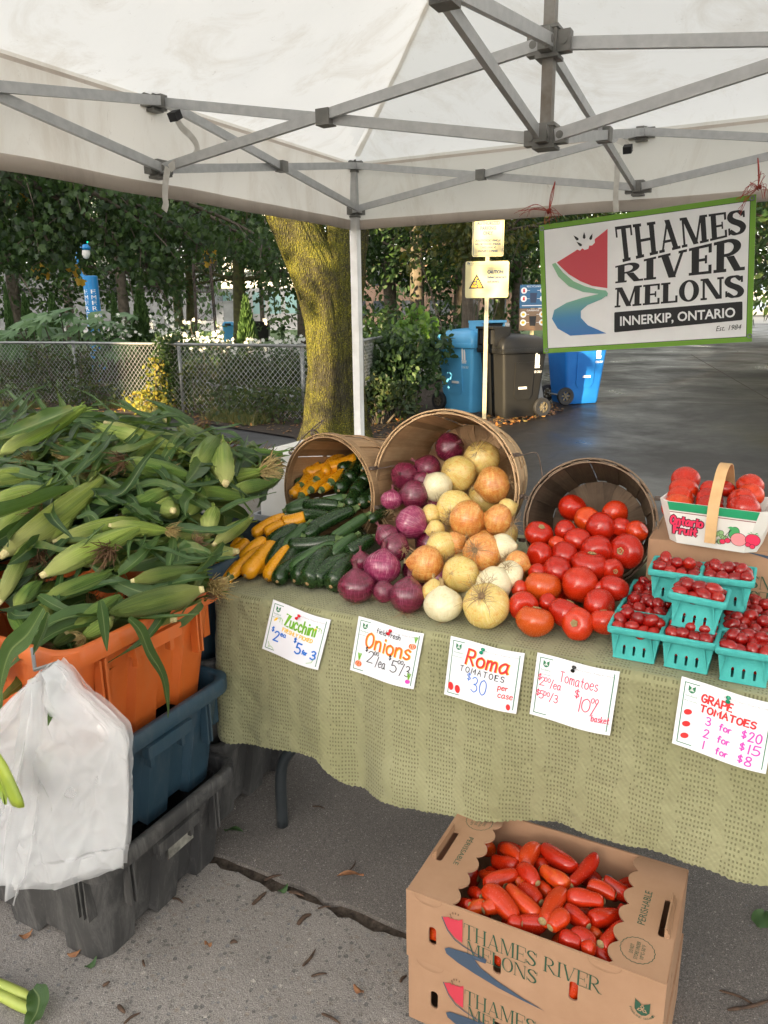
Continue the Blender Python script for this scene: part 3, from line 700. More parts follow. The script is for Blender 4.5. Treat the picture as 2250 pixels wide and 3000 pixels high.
# ================================================================== the big mossy tree
def m_moss():
    k = NT('moss_bark_mat'); co = k.co(); st = k.map(co, (9, 9, 2.6)); ridge = k.voro(st, 6, 'DISTANCE_TO_EDGE'); gran = k.noise(co, 95, 4, .75)
    bark = k.ramp(k.noise(st, 3, 6, .7), [(.3, (.018, .016, .010)), (.7, (.065, .060, .038))])
    moss = k.ramp(gran, [(.32, (.035, .045, .006)), (.5, (.11, .115, .018)), (.72, (.38, .32, .03))])
    f = k.math('ADD', k.math('ADD', k.noise(co, 1.7, 7, .75), k.math('MULTIPLY', gran, .40)), k.math('MULTIPLY', ridge, .30))
    k.set(color=k.mix(k.ramp(f, [(.64, 0), (.88, 1)]), bark, moss), rough=.95, spec=.2)
    k.bump(k.math('ADD', k.math('MULTIPLY', ridge, 1.4), k.math('MULTIPLY', gran, .5)), 1.0, .05); return k.mat
M_MOSS = m_moss()
t = thing('mossy_tree', 'thick forked tree trunk coated in yellow-green moss right behind the tent leg', 'tree', (-.52, 8.35, 0))
def fat_limb(mb, pts, rad, n=120):
    P = catmull(pts, 16); k = len(P); rr = []
    for i in range(k):
        u = i / (k - 1) * (len(rad) - 1); a = min(int(u), len(rad) - 2); rr.append(rad[a] + (rad[a + 1] - rad[a]) * (u - a))
    rings = []
    for i, p in enumerate(P):
        d = (P[min(i + 1, k - 1)] - P[max(i - 1, 0)]).normalized(); s = Vector((1, 0, 0)) - d * d.x; s.normalize(); b = d.cross(s); ring = []
        for j in range(n):
            a = 2 * PI * j / n; q = Vector((math.cos(a) * 2.2, math.sin(a) * 2.2, p.z * 1.1 + p.x)); f = 1 + .10 * mnoise.noise(q) + .05 * mnoise.noise(q * 3) - .055 * (1 - min(1, 3.2 * abs(mnoise.noise(Vector((q.x * 3.4, q.y * 3.4, q.z * 1.3 + 7)))))) + .03 * mnoise.noise(Vector((q.x * 9, q.y * 9, q.z * 7)))
            ring.append(p + (s * math.cos(a) + b * math.sin(a)) * rr[i] * f)
        rings.append(ring)
    mb.loft(rings)
mb = MB()
fat_limb(mb, [(-.03, 0, -.05), (-.03, 0, .25), (-.02, 0, .8), (-.04, 0, 1.3), (-.13, 0, 1.75), (-.30, -.02, 2.15), (-.50, -.05, 2.6), (-.80, -.1, 3.3), (-1.2, -.2, 4.6)], [.44, .33, .268, .27, .29, .25, .22, .20, .15])
fat_limb(mb, [(.05, .02, -.05), (.05, .02, .25), (.05, .02, .8), (.05, .02, 1.3), (.10, .03, 1.75), (.17, .05, 2.2), (.24, .08, 2.8), (.32, .1, 3.6), (.5, .2, 4.8)], [.40, .30, .24, .245, .25, .215, .20, .18, .14])
mb.build('trunk', M_MOSS, t, smooth=True)
o = put('crown', CR[0], t); o.location = (-.3, .2, 6.6); o.scale = (.9, .9, .72)
mb = MB(); rr = random.Random(8)
mb.tube(catmull([(-.10, -.215, 1.76), (-.07, -.235, 1.70), (-.06, -.225, 1.64)], 3), [.02, .04, .045, .045, .04, .03, .015], 8); mb.build('bark_knot', M_BARK, t, smooth=True)

# ================================================================== boughs that hang in from the side of the road
t = thing('maple_tree', 'dark leafy maple boughs hanging in above the fence from beyond the frame', 'tree', (-6.9, 8.6, 0))
mb = MB(); mb.tube([(0, 0, 0), (.1, 0, 1.5), (.2, .1, 3.2), (.3, .2, 5.2)], [.32, .26, .24, .16], 12)
lv = MB(); yl = MB(); rr = random.Random(77); base = Vector((-6.9, 8.6, 0))
OPEN = ((830, 1020, 350, 480), (700, 930, 235, 310), (800, 950, 0, 400), (760, 960, 545, 760), (560, 640, 250, 300))      # y0 y1 x0 x1: where the boughs leave a view of the park
def lv_leaf(q, *a):
    X, Y = proj(q + base)
    for y0, y1, x0, x1 in OPEN:
        if x0 < X < x1 and y0 < Y < y1: return
    leaf(lv, q, *a)
def bough(D0, Y0, pts, r0, per, spread=.28):
    P = [on_Y(rayD(x, y), Y) - base for x, y, Y in pts]; C = catmull([Vector((.2, .1, 3.2 + rr.random()))] + P, 6)
    mb.tube(C, [r0 * (1 - .85 * i / len(C)) for i in range(len(C))], 6)
    for i, p in enumerate(C[5:], 5):
        for _ in range(int(per * .85)):
            q = p + rdir(rr) * spread * rr.uniform(.2, 1.3) + Vector((0, 0, -.08))
            lv_leaf(q, rdir(rr) * .7 + Vector((0, 0, -.8)), rdir(rr) + Vector((0, -.8, .4)), rr.uniform(.045, .085), SH_M)
        if i % 2 == 0:
            e = p + rdir(rr) * .35 + Vector((0, 0, -.18)); mb.tube([p, (p + e) / 2 + Vector((0, 0, .03)), e], [.012, .008, .004], 4)
            for _ in range(int(per * .85)): lv_leaf(e + rdir(rr) * .2, rdir(rr) * .6 + Vector((0, 0, -.9)), rdir(rr) + Vector((0, -.8, .3)), rr.uniform(.045, .085), SH_M)
for pts, per in [
    ([(-120, 330, 8.2), (20, 380, 8.4), (130, 430, 8.6), (230, 500, 8.8), (280, 570, 9)], 26), ([(-60, 300, 8), (140, 380, 8.6), (290, 440, 9.2), (400, 500, 9.6), (470, 560, 9.8)], 24),
    ([(-100, 400, 8.6), (20, 440, 8.6), (90, 500, 8.6), (120, 560, 8.6)], 26), ([(0, 350, 9), (220, 390, 9.2), (380, 430, 9.5), (540, 500, 10), (600, 560, 10)], 22),
    ([(-120, 470, 8.4), (-20, 520, 8.4), (30, 580, 8.5)], 22), ([(150, 380, 9.6), (330, 480, 9.8), (360, 560, 9.8), (345, 620, 9.8)], 20),
    ([(200, 400, 9), (300, 520, 9.4), (320, 590, 9.5), (350, 620, 9.5)], 16), ([(-100, 330, 8.8), (60, 390, 9), (180, 450, 9.2), (190, 520, 9.2)], 24),
    ([(330, 420, 10.4), (460, 470, 10.5), (560, 540, 10.6), (590, 610, 10.6)], 20), ([(-80, 360, 9.2), (40, 410, 9.4), (100, 470, 9.4), (60, 540, 9.4)], 24), ([(60, 340, 8.4), (170, 400, 8.5), (260, 450, 8.8), (330, 500, 9)], 26)]:
    bough(0, 0, pts, .05, per)
mb.build('trunk', M_BARK, t, smooth=True); lv.build('foliage', M_DARKLEAF, t)
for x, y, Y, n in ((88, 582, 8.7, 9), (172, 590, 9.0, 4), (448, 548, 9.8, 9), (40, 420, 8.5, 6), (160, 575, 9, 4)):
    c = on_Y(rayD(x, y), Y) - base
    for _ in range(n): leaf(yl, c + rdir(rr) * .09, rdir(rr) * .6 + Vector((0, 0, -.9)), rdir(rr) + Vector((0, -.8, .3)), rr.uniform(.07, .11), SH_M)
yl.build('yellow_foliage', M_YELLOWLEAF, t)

# ================================================================== wire fences
def m_wire(): return mat('wire_mat', (.42, .43, .43), (.32, .32, .31), 30, .5, metal=.3)
M_WIRE = m_wire()
def fence(label, pts, H, pitch, sag=0.0, wr=.0030, names=True):
    """chain link between posts: woven wires in two directions, a pipe rail above, posts"""
    t = thing('wire_fence', label, 'fence', (pts[0][0], pts[0][1], 0)); o = Vector((pts[0][0], pts[0][1], 0))
    P = [Vector((p[0], p[1], 0)) - o for p in pts]; L = [0.0]
    for a, b in zip(P, P[1:]): L.append(L[-1] + (b - a).length)
    def at(s):
        s = min(max(s, 0), L[-1])
        for i in range(len(P) - 1):
            if s <= L[i + 1] + 1e-9: return P[i] + (P[i + 1] - P[i]) * ((s - L[i]) / (L[i + 1] - L[i]))
    mb = MB(); n = int(L[-1] / pitch); hz = int(H / (pitch / 2))
    def wire(sgn):
        for i in range(-hz, n + hz):
            a = None; pts_ = []
            for s, z in ((i * pitch, .03), (i * pitch + sgn * H, H)):
                pts_.append((s, z))
            (s0, z0), (s1, z1) = pts_
            def clip(s0, z0, s1, z1):
                out = []
                for s, z, s2, z2 in ((s0, z0, s1, z1), (s1, z1, s0, z0)):
                    if s < 0: k = (0 - s) / (s2 - s); s, z = 0, z + (z2 - z) * k
                    if s > L[-1]: k = (L[-1] - s) / (s2 - s); s, z = L[-1], z + (z2 - z) * k
                    out.append((s, z))
                return out
            if max(s0, s1) <= 0 or min(s0, s1) >= L[-1]: continue
            (s0, z0), (s1, z1) = clip(s0, z0, s1, z1)
            # break at the bends so that the wire follows the fence
            cuts = sorted({s0, s1} | {l for l in L if min(s0, s1) < l < max(s0, s1)}, reverse=s0 > s1)
            pp = []
            for s in cuts:
                z = z0 + (z1 - z0) * ((s - s0) / (s1 - s0) if abs(s1 - s0) > 1e-9 else 0); q = at(s); pp.append(Vector((q.x, q.y + sgn * .003, z)))
            if (pp[0] - pp[-1]).length > .02: mb.tube(pp, wr, 3, cap=False)
    wire(1); wire(-1); mb.build('wire_mesh', M_WIRE, t)
    mb = MB(); mb.tube([p + Vector((0, 0, H + .015)) for p in P], .021, 8); mb.build('top_rail', M_GALV, t, smooth=True)
    for i in range(len(P)):
        MB().tube([P[i] + Vector((0, .03, 0)), P[i] + Vector((0, .03, H + .05))], .028, 8).build('post', M_GALV, t, smooth=True)
    return t
def gz(x, y, z=0.0): return on_z(rayD(x, y), z)
FL = [(-15.0, 16.4), (-9.5, 14.3), (-6.57, 13.1), (-4.95, 12.45), (-2.95, 11.25), (-1.05, 10.15), (-.25, 9.75)]
fence('galvanised wire mesh fence along the garden, overgrown with vines', FL, .98, .085)
fence('wire mesh fence running back beside the path behind the leafy shrub', [(-.25, 9.75), (.15, 11.8), (.85, 15.2), (1.9, 19.2), (3.6, 25)], 1.05, .085)
MB().tube([(-2.9, 11.7, .42), (-1.2, 10.75, .26)], .03, 8).build('rail', M_GALV)
o = bpy.data.objects['rail']; o.name = 'loose_rail'; tag(o, 'grey pipe rail lying across the garden low behind the fence mesh', 'rail')

def plant(name, label, cat, loc, parts, group=None):
    t = thing(name, label, cat, loc, 0, group)
    for nm, mb, m in parts: mb.build(nm, m, t)
    return t
def vine_column(label, x, Y, w, h, n, m, seed, d=.16, size=.06):
    r = random.Random(seed); P = on_Y(rayD(x, 800), Y); mb = MB(); st = MB()
    for i in range(n):
        z = h * r.random() ** .8; ww = w * (1.0 - .35 * (z / h)) * (1 + .3 * mnoise.noise(Vector((z * 4, seed, 0))))
        p = Vector((r.gauss(0, .42) * ww, r.uniform(-d, d), z)); leaf(mb, p, rdir(r) + Vector((0, -.4, -.5)), rdir(r) + Vector((0, -1.0, .5)), r.uniform(.7, 1.3) * size, SH_O)
    for i in range(5): st.tube(catmull([(r.uniform(-.3, .3) * w, r.uniform(-.05, .05), z) for z in (0, h * .35, h * .7, h * .95)], 3), .007, 4)
    plant('climbing_vine', label, 'vine', (P.x, Y, 0), (('leaves', mb, m), ('stem', st, M_BARK)), 'vines grown into the fence')
M_SUNLEAF = m_leaf('sunlit_vine_mat', [(.10, .13, .02), (.17, .18, .03), (.27, .24, .03), (.36, .25, .035)], .35, (.3, .28, .03))  # golden sunlight put into the leaf colour of the lit vines
vine_column('dense dark column of vine leaves wrapped round a fence post', 373, 11.4, .42, 1.12, 1500, M_DARKLEAF, 1, .12)
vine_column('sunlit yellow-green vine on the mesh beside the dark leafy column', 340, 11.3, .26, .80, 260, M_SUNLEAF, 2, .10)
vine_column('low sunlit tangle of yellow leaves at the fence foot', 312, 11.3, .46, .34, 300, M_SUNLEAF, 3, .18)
vine_column('thin dark vine climbing the mesh by the white flowers', 185, 12.35, .55, .9, 420, M_VINELEAF, 4)
vine_column('broad dark vine hanging on the mesh under the palmate leaves', 105, 12.75, .9, .95, 620, M_VINELEAF, 5)
vine_column('patchy vine at the far fence end by the crate side', 30, 13.1, .9, .7, 480, M_VINELEAF, 6)
vine_column('low green vine spilling out along the fence foot near the mossy trunk', 585, 10.2, 1.1, .48, 900, M_VINELEAF, 7, .35)
vine_column('sparse vine over the fence mesh between the flowers and the trunk', 500, 10.75, .95, .55, 420, M_VINELEAF, 8, .2)
vine_column('small vine beside the dark column with a few yellow leaves', 430, 11.2, .45, .75, 240, M_OLIVELEAF, 9, .15)
vine_column('dark low growth at the fence foot under the thin vine', 215, 12.1, 1.1, .4, 520, M_VINELEAF, 10, .3)

def bushy(name, label, cat, x, Y, z0, w, h, n, m, seed, size=.09, shape=SH_O, group=None, stems=6, d=None):
    r = random.Random(seed); P = on_Y(rayD(x, 672), Y); mb = MB(); st = MB()
    tips = [Vector((r.gauss(0, .36) * w, r.gauss(0, .3) * (d or w), z0 + h * r.uniform(.45, 1))) for _ in range(stems * 4)]
    for i, q in enumerate(tips):
        if i < stems * 2: st.tube(catmull([(q.x * .2, q.y * .2, 0), (q.x * .55, q.y * .5, q.z * .55), q], 3), [.014, .012, .011, .009, .007, .006, .004], 5)
        for _ in range(n // len(tips)):
            p = q + rdir(r) * r.random() * .26 * max(w, .5) + Vector((0, 0, -r.random() * h * .3)); leaf(mb, p, rdir(r) + Vector((0, -.2, -.5)), rdir(r) + Vector((0, -.6, .7)), r.uniform(.65, 1.3) * size, shape)
    return plant(name, label, cat, (P.x, Y, 0), (('foliage', mb, m), ('stem', st, M_BARK)), group)
bushy('leafy_shrub', 'tall leafy shrub crowding the fence corner between tent leg and blue bin', 'shrub', 845, 10.6, .1, .95, 1.15, 2600, M_MIDLEAF, 41, .10, d=.7)
bushy('leafy_shrub', 'bright green upright sapling leaves above the corner shrub', 'shrub', 888, 11.4, .5, .6, .95, 700, m_leaf('bright_leaf_mat', [(.06, .14, .02), (.09, .19, .03), (.12, .22, .04)], .4, (.16, .26, .04)), 42, .13)
bushy('leafy_shrub', 'low dark ivy mass spreading at the foot of the corner shrub', 'shrub', 818, 9.9, 0, .8, .55, 1300, M_VINELEAF, 43, .07, d=.4)
bushy('garden_shrub', 'dark shrub on the lawn just beyond the tent leg', 'shrub', 850, 17, .0, 2.2, 1.7, 2000, M_DARKLEAF, 44, .12)
bushy('garden_shrub', 'dark shrub under the park trees behind the warning sign', 'shrub', 960, 18, .0, 2.4, 1.5, 2000, M_DARKLEAF, 45, .12)
bushy('garden_shrub', 'olive shrub growing in front of the parking sign trees', 'shrub', 1010, 14.5, 1.9, 1.4, 1.5, 900, M_OLIVELEAF, 46, .12)
for i, (x, Y, w, lab) in enumerate([(30, 15, 1.6, 'dark garden bed plants at the fence end'), (190, 14.6, 1.5, 'dark garden bed plants under the blue pole'), (440, 12.8, 1.1, 'dark bed plants at the foot of the wire obelisk'), (620, 12.2, 1.0, 'dark bed plants just before the mossy trunk'), (520, 12.5, .9, 'dark bed plants round the foot of the dark cone shrub')]):
    bushy('bed_plant', lab, 'plant', x, Y, 0, w, .75, 1100, M_VINELEAF, 50 + i, .09, group='plants in the garden bed')

# cone-shaped evergreens
def cone_mesh(seed):
    r = random.Random(seed); mb = MB()
    for i in range(2600):
        z = r.random() ** .75; q = (1 - z) ** .85 * (.86 + .3 * mnoise.noise(Vector((z * 5, i % 17, seed)))) * (.72 + .28 * r.random()); a = r.uniform(0, 2 * PI)
        p = Vector((.5 * q * math.cos(a), .5 * q * math.sin(a), z * .97 + .02)); leaf(mb, p, Vector((math.cos(a) * .7, math.sin(a) * .7, .9)) + rdir(r) * .35, rdir(r), r.uniform(.045, .085), SH_D)
    return mb.mesh('foliage', M_CONIF)
CONE = [cone_mesh(1), cone_mesh(2)]
for i, (x, Y, top, wpx, lab) in enumerate([(10, 17, 618, 34, 'slim pointed evergreen at the garden edge by the hall wall'), (52, 17.5, 640, 54, 'squat cone evergreen second in the row before the hall'), (110, 18, 638, 56, 'broad cone evergreen next to the blue pole'),
        (245, 17.5, 643, 46, 'small cone evergreen just past the blue pole'), (300, 13.6, 622, 84, 'big full cone evergreen among the white flowers'), (530, 13.2, 645, 84, 'dark ragged cone evergreen by the blue park bin'), (1000, 17.5, 655, 40, 'small cone evergreen beyond the bins')]):
    P = on_Y(rayD(x, top), Y); t = thing('cone_evergreen', lab, 'shrub', (P.x, Y, 0), 0, 'cone evergreens in the garden')
    w = wpx * Y / 1599; o = put('foliage', CONE[i % 2], t); o.scale = (w * 1.1, w * 1.1, P.z); o.rotation_euler = (0, 0, i)
    MB().tube([(0, 0, 0), (0, 0, P.z * .5)], .04, 6).build('stem', M_BARK, t)

# castor bean with big star leaves
M_CASTOR = m_leaf('castor_leaf_mat', [(.08, .16, .06), (.12, .21, .09), (.17, .27, .13)], .3, (.10, .2, .06))
r = random.Random(14); mb = MB(); st = MB()
star = [(0, 0)]
for i in range(7):
    a = math.radians(-20 + i * 36.7); L_ = (.55, .75, .92, 1.0, .92, .75, .55)[i]
    star += [(math.cos(a - .2) * .36, .25 + math.sin(a - .2) * .36), (math.cos(a) * L_ * .85, .25 + math.sin(a) * L_ * .8)]
star.append((-.33, .2))
star = [(0, 1) if abs(x) < .02 and y > .9 else (x, y) for x, y in star]
cP = on_Y(rayD(130, 672), 13.5)
for i in range(95):
    x = r.uniform(-1.45, 1.35); q = Vector((x, r.uniform(-.5, .5), r.uniform(.85, 1.55) - .10 * abs(x)))
    if i % 3 == 0: st.tube(catmull([(x * .5, 0, 0), (x * .8, q.y * .5, q.z * .6), q], 3), [.02, .018, .016, .014, .012, .01, .008], 5)
    d = Vector((r.uniform(-1, 1), r.uniform(-1, .2), r.uniform(-.5, .1))).normalized(); s = d.cross(Vector((0, -.3, 1))).normalized(); n = s.cross(d); o = len(mb.v); sz = r.uniform(.28, .50)
    for a, b in star: mb.v.append(tuple(q + s * (a * sz) + d * (b * sz) - n * (abs(a) * sz * .18 + max(0, b - .4) * sz * .3)))
    k = len(star); c0 = len(mb.v); mb.v.append(tuple(q + d * (.3 * sz)))
    for j in range(k): mb.f.append((c0, o + j, o + (j + 1) % k)); mb.m.append(0)
plant('castor_plant', 'sprawling plant with big pale star-shaped leaves topping the fence', 'plant', (cP.x, 13.5, 0), (('foliage', mb, M_CASTOR), ('stem', st, M_BARK)))

# white flowers
M_PETAL = m_leaf('white_petal_mat', [(.75, .76, .72), (.82, .82, .80), (.70, .72, .66)], .3, (.7, .7, .65))
for i, (x, y, Y, w, n, lab) in enumerate([(470, 705, 13.3, 1.2, 30, 'pale green plant topped with white blossoms beside the big cone evergreen'), (385, 712, 13.0, .7, 26, 'tall white flower clump above the dark vine column'),
        (450, 735, 12.6, .75, 34, 'dense white flower clump at the foot of the wire obelisk'), (600, 745, 12.4, .9, 34, 'white flower clump before the mossy trunk'), (250, 700, 13.4, .6, 24, 'few white flowers between castor leaves and cone evergreen'), (350, 700, 13.6, .5, 26, 'loose white flowers tucked behind the vine column'), (570, 745, 12.9, .5, 24, 'white flowers half hidden beside the dark ragged evergreen')]):
    r = random.Random(60 + i); P = on_Y(rayD(x, y), Y); h = max(.6, P.z); lf = MB(); fl = MB(); st = MB()
    for j in range(n):
        q = Vector((r.gauss(0, .4) * w, r.gauss(0, .25) * w, h * r.uniform(.72, 1.12)))
        for _ in range(12): leaf(lf, q + rdir(r) * .2 - Vector((0, 0, .22)), rdir(r), rdir(r) + Vector((0, -.5, .6)), r.uniform(.05, .1), SH_O)
        if j % 3 == 0: st.tube([(q.x * .4, q.y * .4, 0), (q.x * .8, q.y * .8, q.z * .6), q], .006, 4)
        if i == 0 and j % 2: continue
        for b in range(r.randint(1, 3)):
            c = q + rdir(r) * .05
            for e in range(5): leaf(fl, c, Vector((math.cos(e * 1.257), -.35, math.sin(e * 1.257))), Vector((0, -1, .2)), r.uniform(.028, .045), SH_D)
    plant('flower_clump', lab, 'flowers', (P.x, Y, 0), (('foliage', lf, M_MIDLEAF), ('blossom', fl, M_PETAL), ('stem', st, M_BARK)), 'white flowers in the garden bed')

# wire obelisk
t = thing('garden_obelisk', 'tall rusty black wire obelisk standing among the white flowers', 'trellis', (on_Y(rayD(443, 672), 14.5).x, 14.5, 0), .3)
M_RUST = mat('rusty_iron_mat', (.018, .016, .015), (.05, .03, .02), 14, .7)
mb = MB()
for a, b in ((-1, -1), (1, -1), (1, 1), (-1, 1)): mb.tube([(a * .2, b * .2, 0), (a * .17, b * .17, 1.2), (a * .15, b * .15, 2.3)], .014, 6)
mb.build('upright', M_RUST, t)
mb = MB()
for i in range(9):
    z = .3 + i * .25; k = .2 - .02 * z
    q = [(-k, -k, z), (k, -k, z), (k, k, z), (-k, k, z)]
    for j in range(4):
        if i % 2 == 0: mb.tube([q[j], q[(j + 1) % 4]], .007, 4)
        mb.tube([q[j], (q[(j + 1) % 4][0], q[(j + 1) % 4][1], z + .25)], .006, 4)
mb.build('lattice', M_RUST, t)
# two bins and a stone post far off on the lawn
t = thing('park_bin', 'small bright blue park recycling bin beside the dark ragged evergreen', 'bin', (on_Y(rayD(493, 672), 40).x, 40, 0))
M_BLUEPL = mat('light_blue_plastic_mat', (.075, .32, .60), (.09, .36, .64), 3, .32)
mb = MB(); mb.loft([[(sx * a, sy * a, z) for sx, sy in rrect(-.3, -.3, .3, .3, .08, 3)] for z, a in ((0, .82), (.8, 1.0), (.82, 1.06), (.86, 1.06), (1.0, .8), (1.02, .1))], cap0=True); mb.build('body', M_BLUEPL, t)
MB().box((0, -.27, .86), (.3, .1, .12)).build('slot', I_BLACK, t)
t = thing('park_bin', 'dark wheeled park bin with a hinged lid next to the blue park bin', 'bin', (on_Y(rayD(566, 672), 40).x, 40, 0))
M_BLACKPL = mat('black_plastic_mat', (.012, .012, .013), (.013, .013, .013), 6, .40, .44, spec=.22)
mb = MB(); mb.loft([[(sx * a, sy * a, z) for sx, sy in rrect(-.36, -.36, .36, .36, .06, 3)] for z, a in ((0, .78), (.92, 1.0))], cap0=True, cap1=True); mb.build('body', M_BLACKPL, t)
MB().box((0, 0, .97), (.80, .80, .08)).build('lid', M_BLACKPL, t)
t = thing('stone_post', 'square dark stone post at the foot of the stairs', 'post', (on_Y(rayD(496, 672), 60).x, 60, 0))
MB().box((0, 0, 1.1), (.8, .8, 2.2)).build('shaft', M_CONC, t); MB().box((0, 0, 2.26), (.92, .92, .12)).build('cap', M_CONC, t)

# blue emergency pole
M_EMBLUE = mat('pole_blue_mat', (.012, .20, .50), rough=.3)
EY = 16.0; eP = on_Y(rayD(203, 680), EY); eT = on_Y(rayD(196, 597), EY)
t = thing('emergency_pole', 'bright blue emergency call pole with a green lamp on a curved arm', 'call pole', (eP.x, EY, 0))
zc = eT.z
MB().lathe([(.01, 0), (.145, 0), (.145, zc), (.13, zc + .01), (.01, zc + .012)], 24).build('column', M_EMBLUE, t, smooth=True, angle=40)
k = 1.0
mb = MB(); mb.tube(catmull([(-.10, 0, zc - .04), (-.20, 0, zc + .12), (-.22, 0, zc + .34), (-.16, 0, zc + .50), (-.06, 0, zc + .56), (-.03, 0, zc + .58)], 4), .035, 8); mb.build('arm', M_EMBLUE, t, smooth=True)
MB().lathe([(.01, zc + .50), (.09, zc + .50), (.10, zc + .56), (.06, zc + .60), (.055, zc + .64)], 16, M=Matrix.Translation((-.03, 0, 0))).build('lamp_cap', M_EMBLUE, t, smooth=True)
g = NT('green_lamp_mat'); g.set(color=(.02, .5, .30), rough=.3); g.b.inputs['Emission Color'].default_value = (.01, .55, .30, 1); g.b.inputs['Emission Strength'].default_value = .55
MB().lathe([(.05, zc + .64), (.085, zc + .66), (.085, zc + .76), (.06, zc + .79), (.005, zc + .80)], 16, M=Matrix.Translation((-.03, 0, 0))).build('lamp', g.mat, t, smooth=True)
MB().lathe([(.005, zc + .33), (.05, zc + .35), (.085, zc + .44), (.08, zc + .50)], 14, M=Matrix.Translation((-.03, 0, 0))).build('camera_dome', M_WHITEPAINT, t, smooth=True)
mk = Marks()
for a0 in (-.5, .62):
    for i, ch in enumerate('EMERGENCY'): mk.text(ch, a0 * .145 - .05, zc - .34 - i * .108, a0 * .145 + .045, zc - .26 - i * .108)
mk.build('lettering', I_WHITE, t, fn=lambda x, y, z: (.148 * math.sin(x / .148), -.148 * math.cos(x / .148) - z, y))

# ================================================================== wheeled bins
def cart(label, loc, rz, col, lidcol, words, mouth, hooded=True, wheel_side=True, scale=1.0):
    """wheeled bin seen mostly from one flank: the mouth end is -x, the wheels are at +x"""
    t = thing('wheeled_bin', label, 'bin', loc, rz, 'wheeled bins by the path')
    L0, W0, L1, W1, H = .27, .235, .355, .31, .93
    def ring(z, fx, fy, ins=0.0):
        return [(x, y, z) for x, y in rrect(-fx + ins, -fy + ins, fx - ins, fy - ins, .05, 4)]
    mb = MB(); rg = [ring(0.0, L0 * .96, W0 * .96), ring(.03, L0, W0)]
    for i in range(1, 9): k = i / 8; rg.append(ring(.03 + (H - .11) * k, L0 + (L1 - L0) * k * .9, W0 + (W1 - W0) * k * .9))
    rg += [ring(H - .075, L1 * 1.0, W1 * 1.0), ring(H - .07, L1 + .028, W1 + .028), ring(H - .02, L1 + .034, W1 + .034), ring(H - .012, L1 + .03, W1 + .03)]
    mb.loft(rg, cap0=True, cap1=True); b = mb.build('body', col, t, smooth=True, angle=35)
    # lid: a domed shell that overhangs the rim
    mb = MB(); top = []
    for z, a in ((H - .03, 1.075), (H + .02, 1.08), (H + .05, 1.03), (H + .105, .90), (H + .145, .66), (H + .16, .3), (H + .163, .02)):
        top.append([(x, y, z + (.03 if z > H + .04 else 0) * (1 - x / L1) * .5) for x, y, _ in ring(0, L1 * a, W1 * a)])
    mb.loft(top, cap0=True, cap1=True); lid = mb.build('lid', lidcol, t, smooth=True, angle=35)
    if hooded:
        mb = MB(); x0 = -L1 * 1.02
        for s in (-1, 1): mb.box((x0 + .05, s * .2, H + .14), (.24, .03, .22))
        mb.box((x0 + .04, 0, H + .26), (.28, .43, .03)); mb.box((x0 + .15, 0, H + .14), (.03, .38, .22)); mb.build('hood', lidcol, t)
        MB().box((x0 - .03, 0, H + .14), (.06, .35, .18)).build('mouth', mouth, t)
    # grip panel, catch bar and text on both flanks
    for s in (-1, 1):
        def side(x, y, z, s=s):
            k = (y - .03) / (H - .11); hw = W0 + (W1 - W0) * max(0, min(1, k)) * .9
            return (x if s < 0 else -x, s * (hw + z), y)
        pm = MB(); V, F = plate([(-.14, .30), (-.10, .24), (.10, .24), (.14, .30), (.15, .74), (-.15, .74)], [], .014); pm.add(V, F)
        pm.v = [tuple(side(*p)) for p in pm.v]
        if s > 0: pm.f = [tuple(reversed(f)) for f in pm.f]
        pm.build('side_panel', col, t)
        MB().box((-.02, s * (W0 + .05), .40), (.12, .02, .03)).build('catch_bar', M_WHITEPAINT, t)
        mk = Marks()
        # two curved towers over a low dish, and a line of words
        mk.poly([(.155, .70), (.185, .70), (.185, .86), (.17, .87), (.155, .84)], 0); mk.poly([(.195, .70), (.225, .70), (.225, .80), (.215, .84), (.195, .83)], 0); mk.rect(.135, .68, .24, .695, 0)
        for i in range(5): mk.rect(.137 + i * .021, .655, .15 + i * .021, .676, 0)
        mk.text(words, .105, .59, .275, .622, 0)
        mk.build('lettering', I_WHITE, t, fn=lambda x, y, z, s=s: side(x, y, .008 + z * 4))
    for s in (-1, 1):
        wh = MB(); Mw = Matrix.Translation((L0 + .04, s * (W0 + .045), .125)) @ Matrix.Rotation(PI / 2, 4, 'X')
        wh.lathe([(.075, -.028), (.122, -.03), (.128, -.015), (.128, .015), (.122, .03), (.075, .028)], 28, M=Mw); w = wh.build('wheel', I_BLACK, t, smooth=True, angle=40)
        rm = MB(); rm.lathe([(.0, -.02), (.02, -.022), (.022, .022), (0, .02)], 12, M=Mw)
        for q in range(6): a = q * PI / 3; rm.bar((Mw @ Vector((.018 * math.cos(a), .018 * math.sin(a), 0))), (Mw @ Vector((.085 * math.cos(a), .085 * math.sin(a), 0))), .026, .02, (0, 1, 0))
        rm.lathe([(.073, -.024), (.082, -.022), (.082, .022), (.073, .024)], 24, M=Mw); rm.build('rim', mat('wheel_rim_mat', (.10, .085, .06), rough=.5), w)
    MB().tube([(L0 + .04, -W0 - .04, .125), (L0 + .04, W0 + .04, .125)], .012, 8).build('axle', M_GALV, t)
    MB().tube([(L1 + .06, -.22, H - .03), (L1 + .09, -.2, H), (L1 + .09, .2, H), (L1 + .06, .22, H - .03)], .016, 8).build('handle', lidcol, t)
    t.scale = (scale,) * 3
    return t
M_BLUEPL2 = mat('blue_plastic_mat', (.008, .10, .36), (.012, .13, .42), 3, .30)
M_MOUTH = ink('mouth_dark_mat', (.006, .006, .007), .8)
cart('light blue wheeled recycling bin with an open mouth beside the black bin', gz(1013, 885).to_tuple(), math.radians(128), M_BLUEPL, M_BLUEPL, 'RECYCLING ONLY', M_MOUTH, scale=1.06)
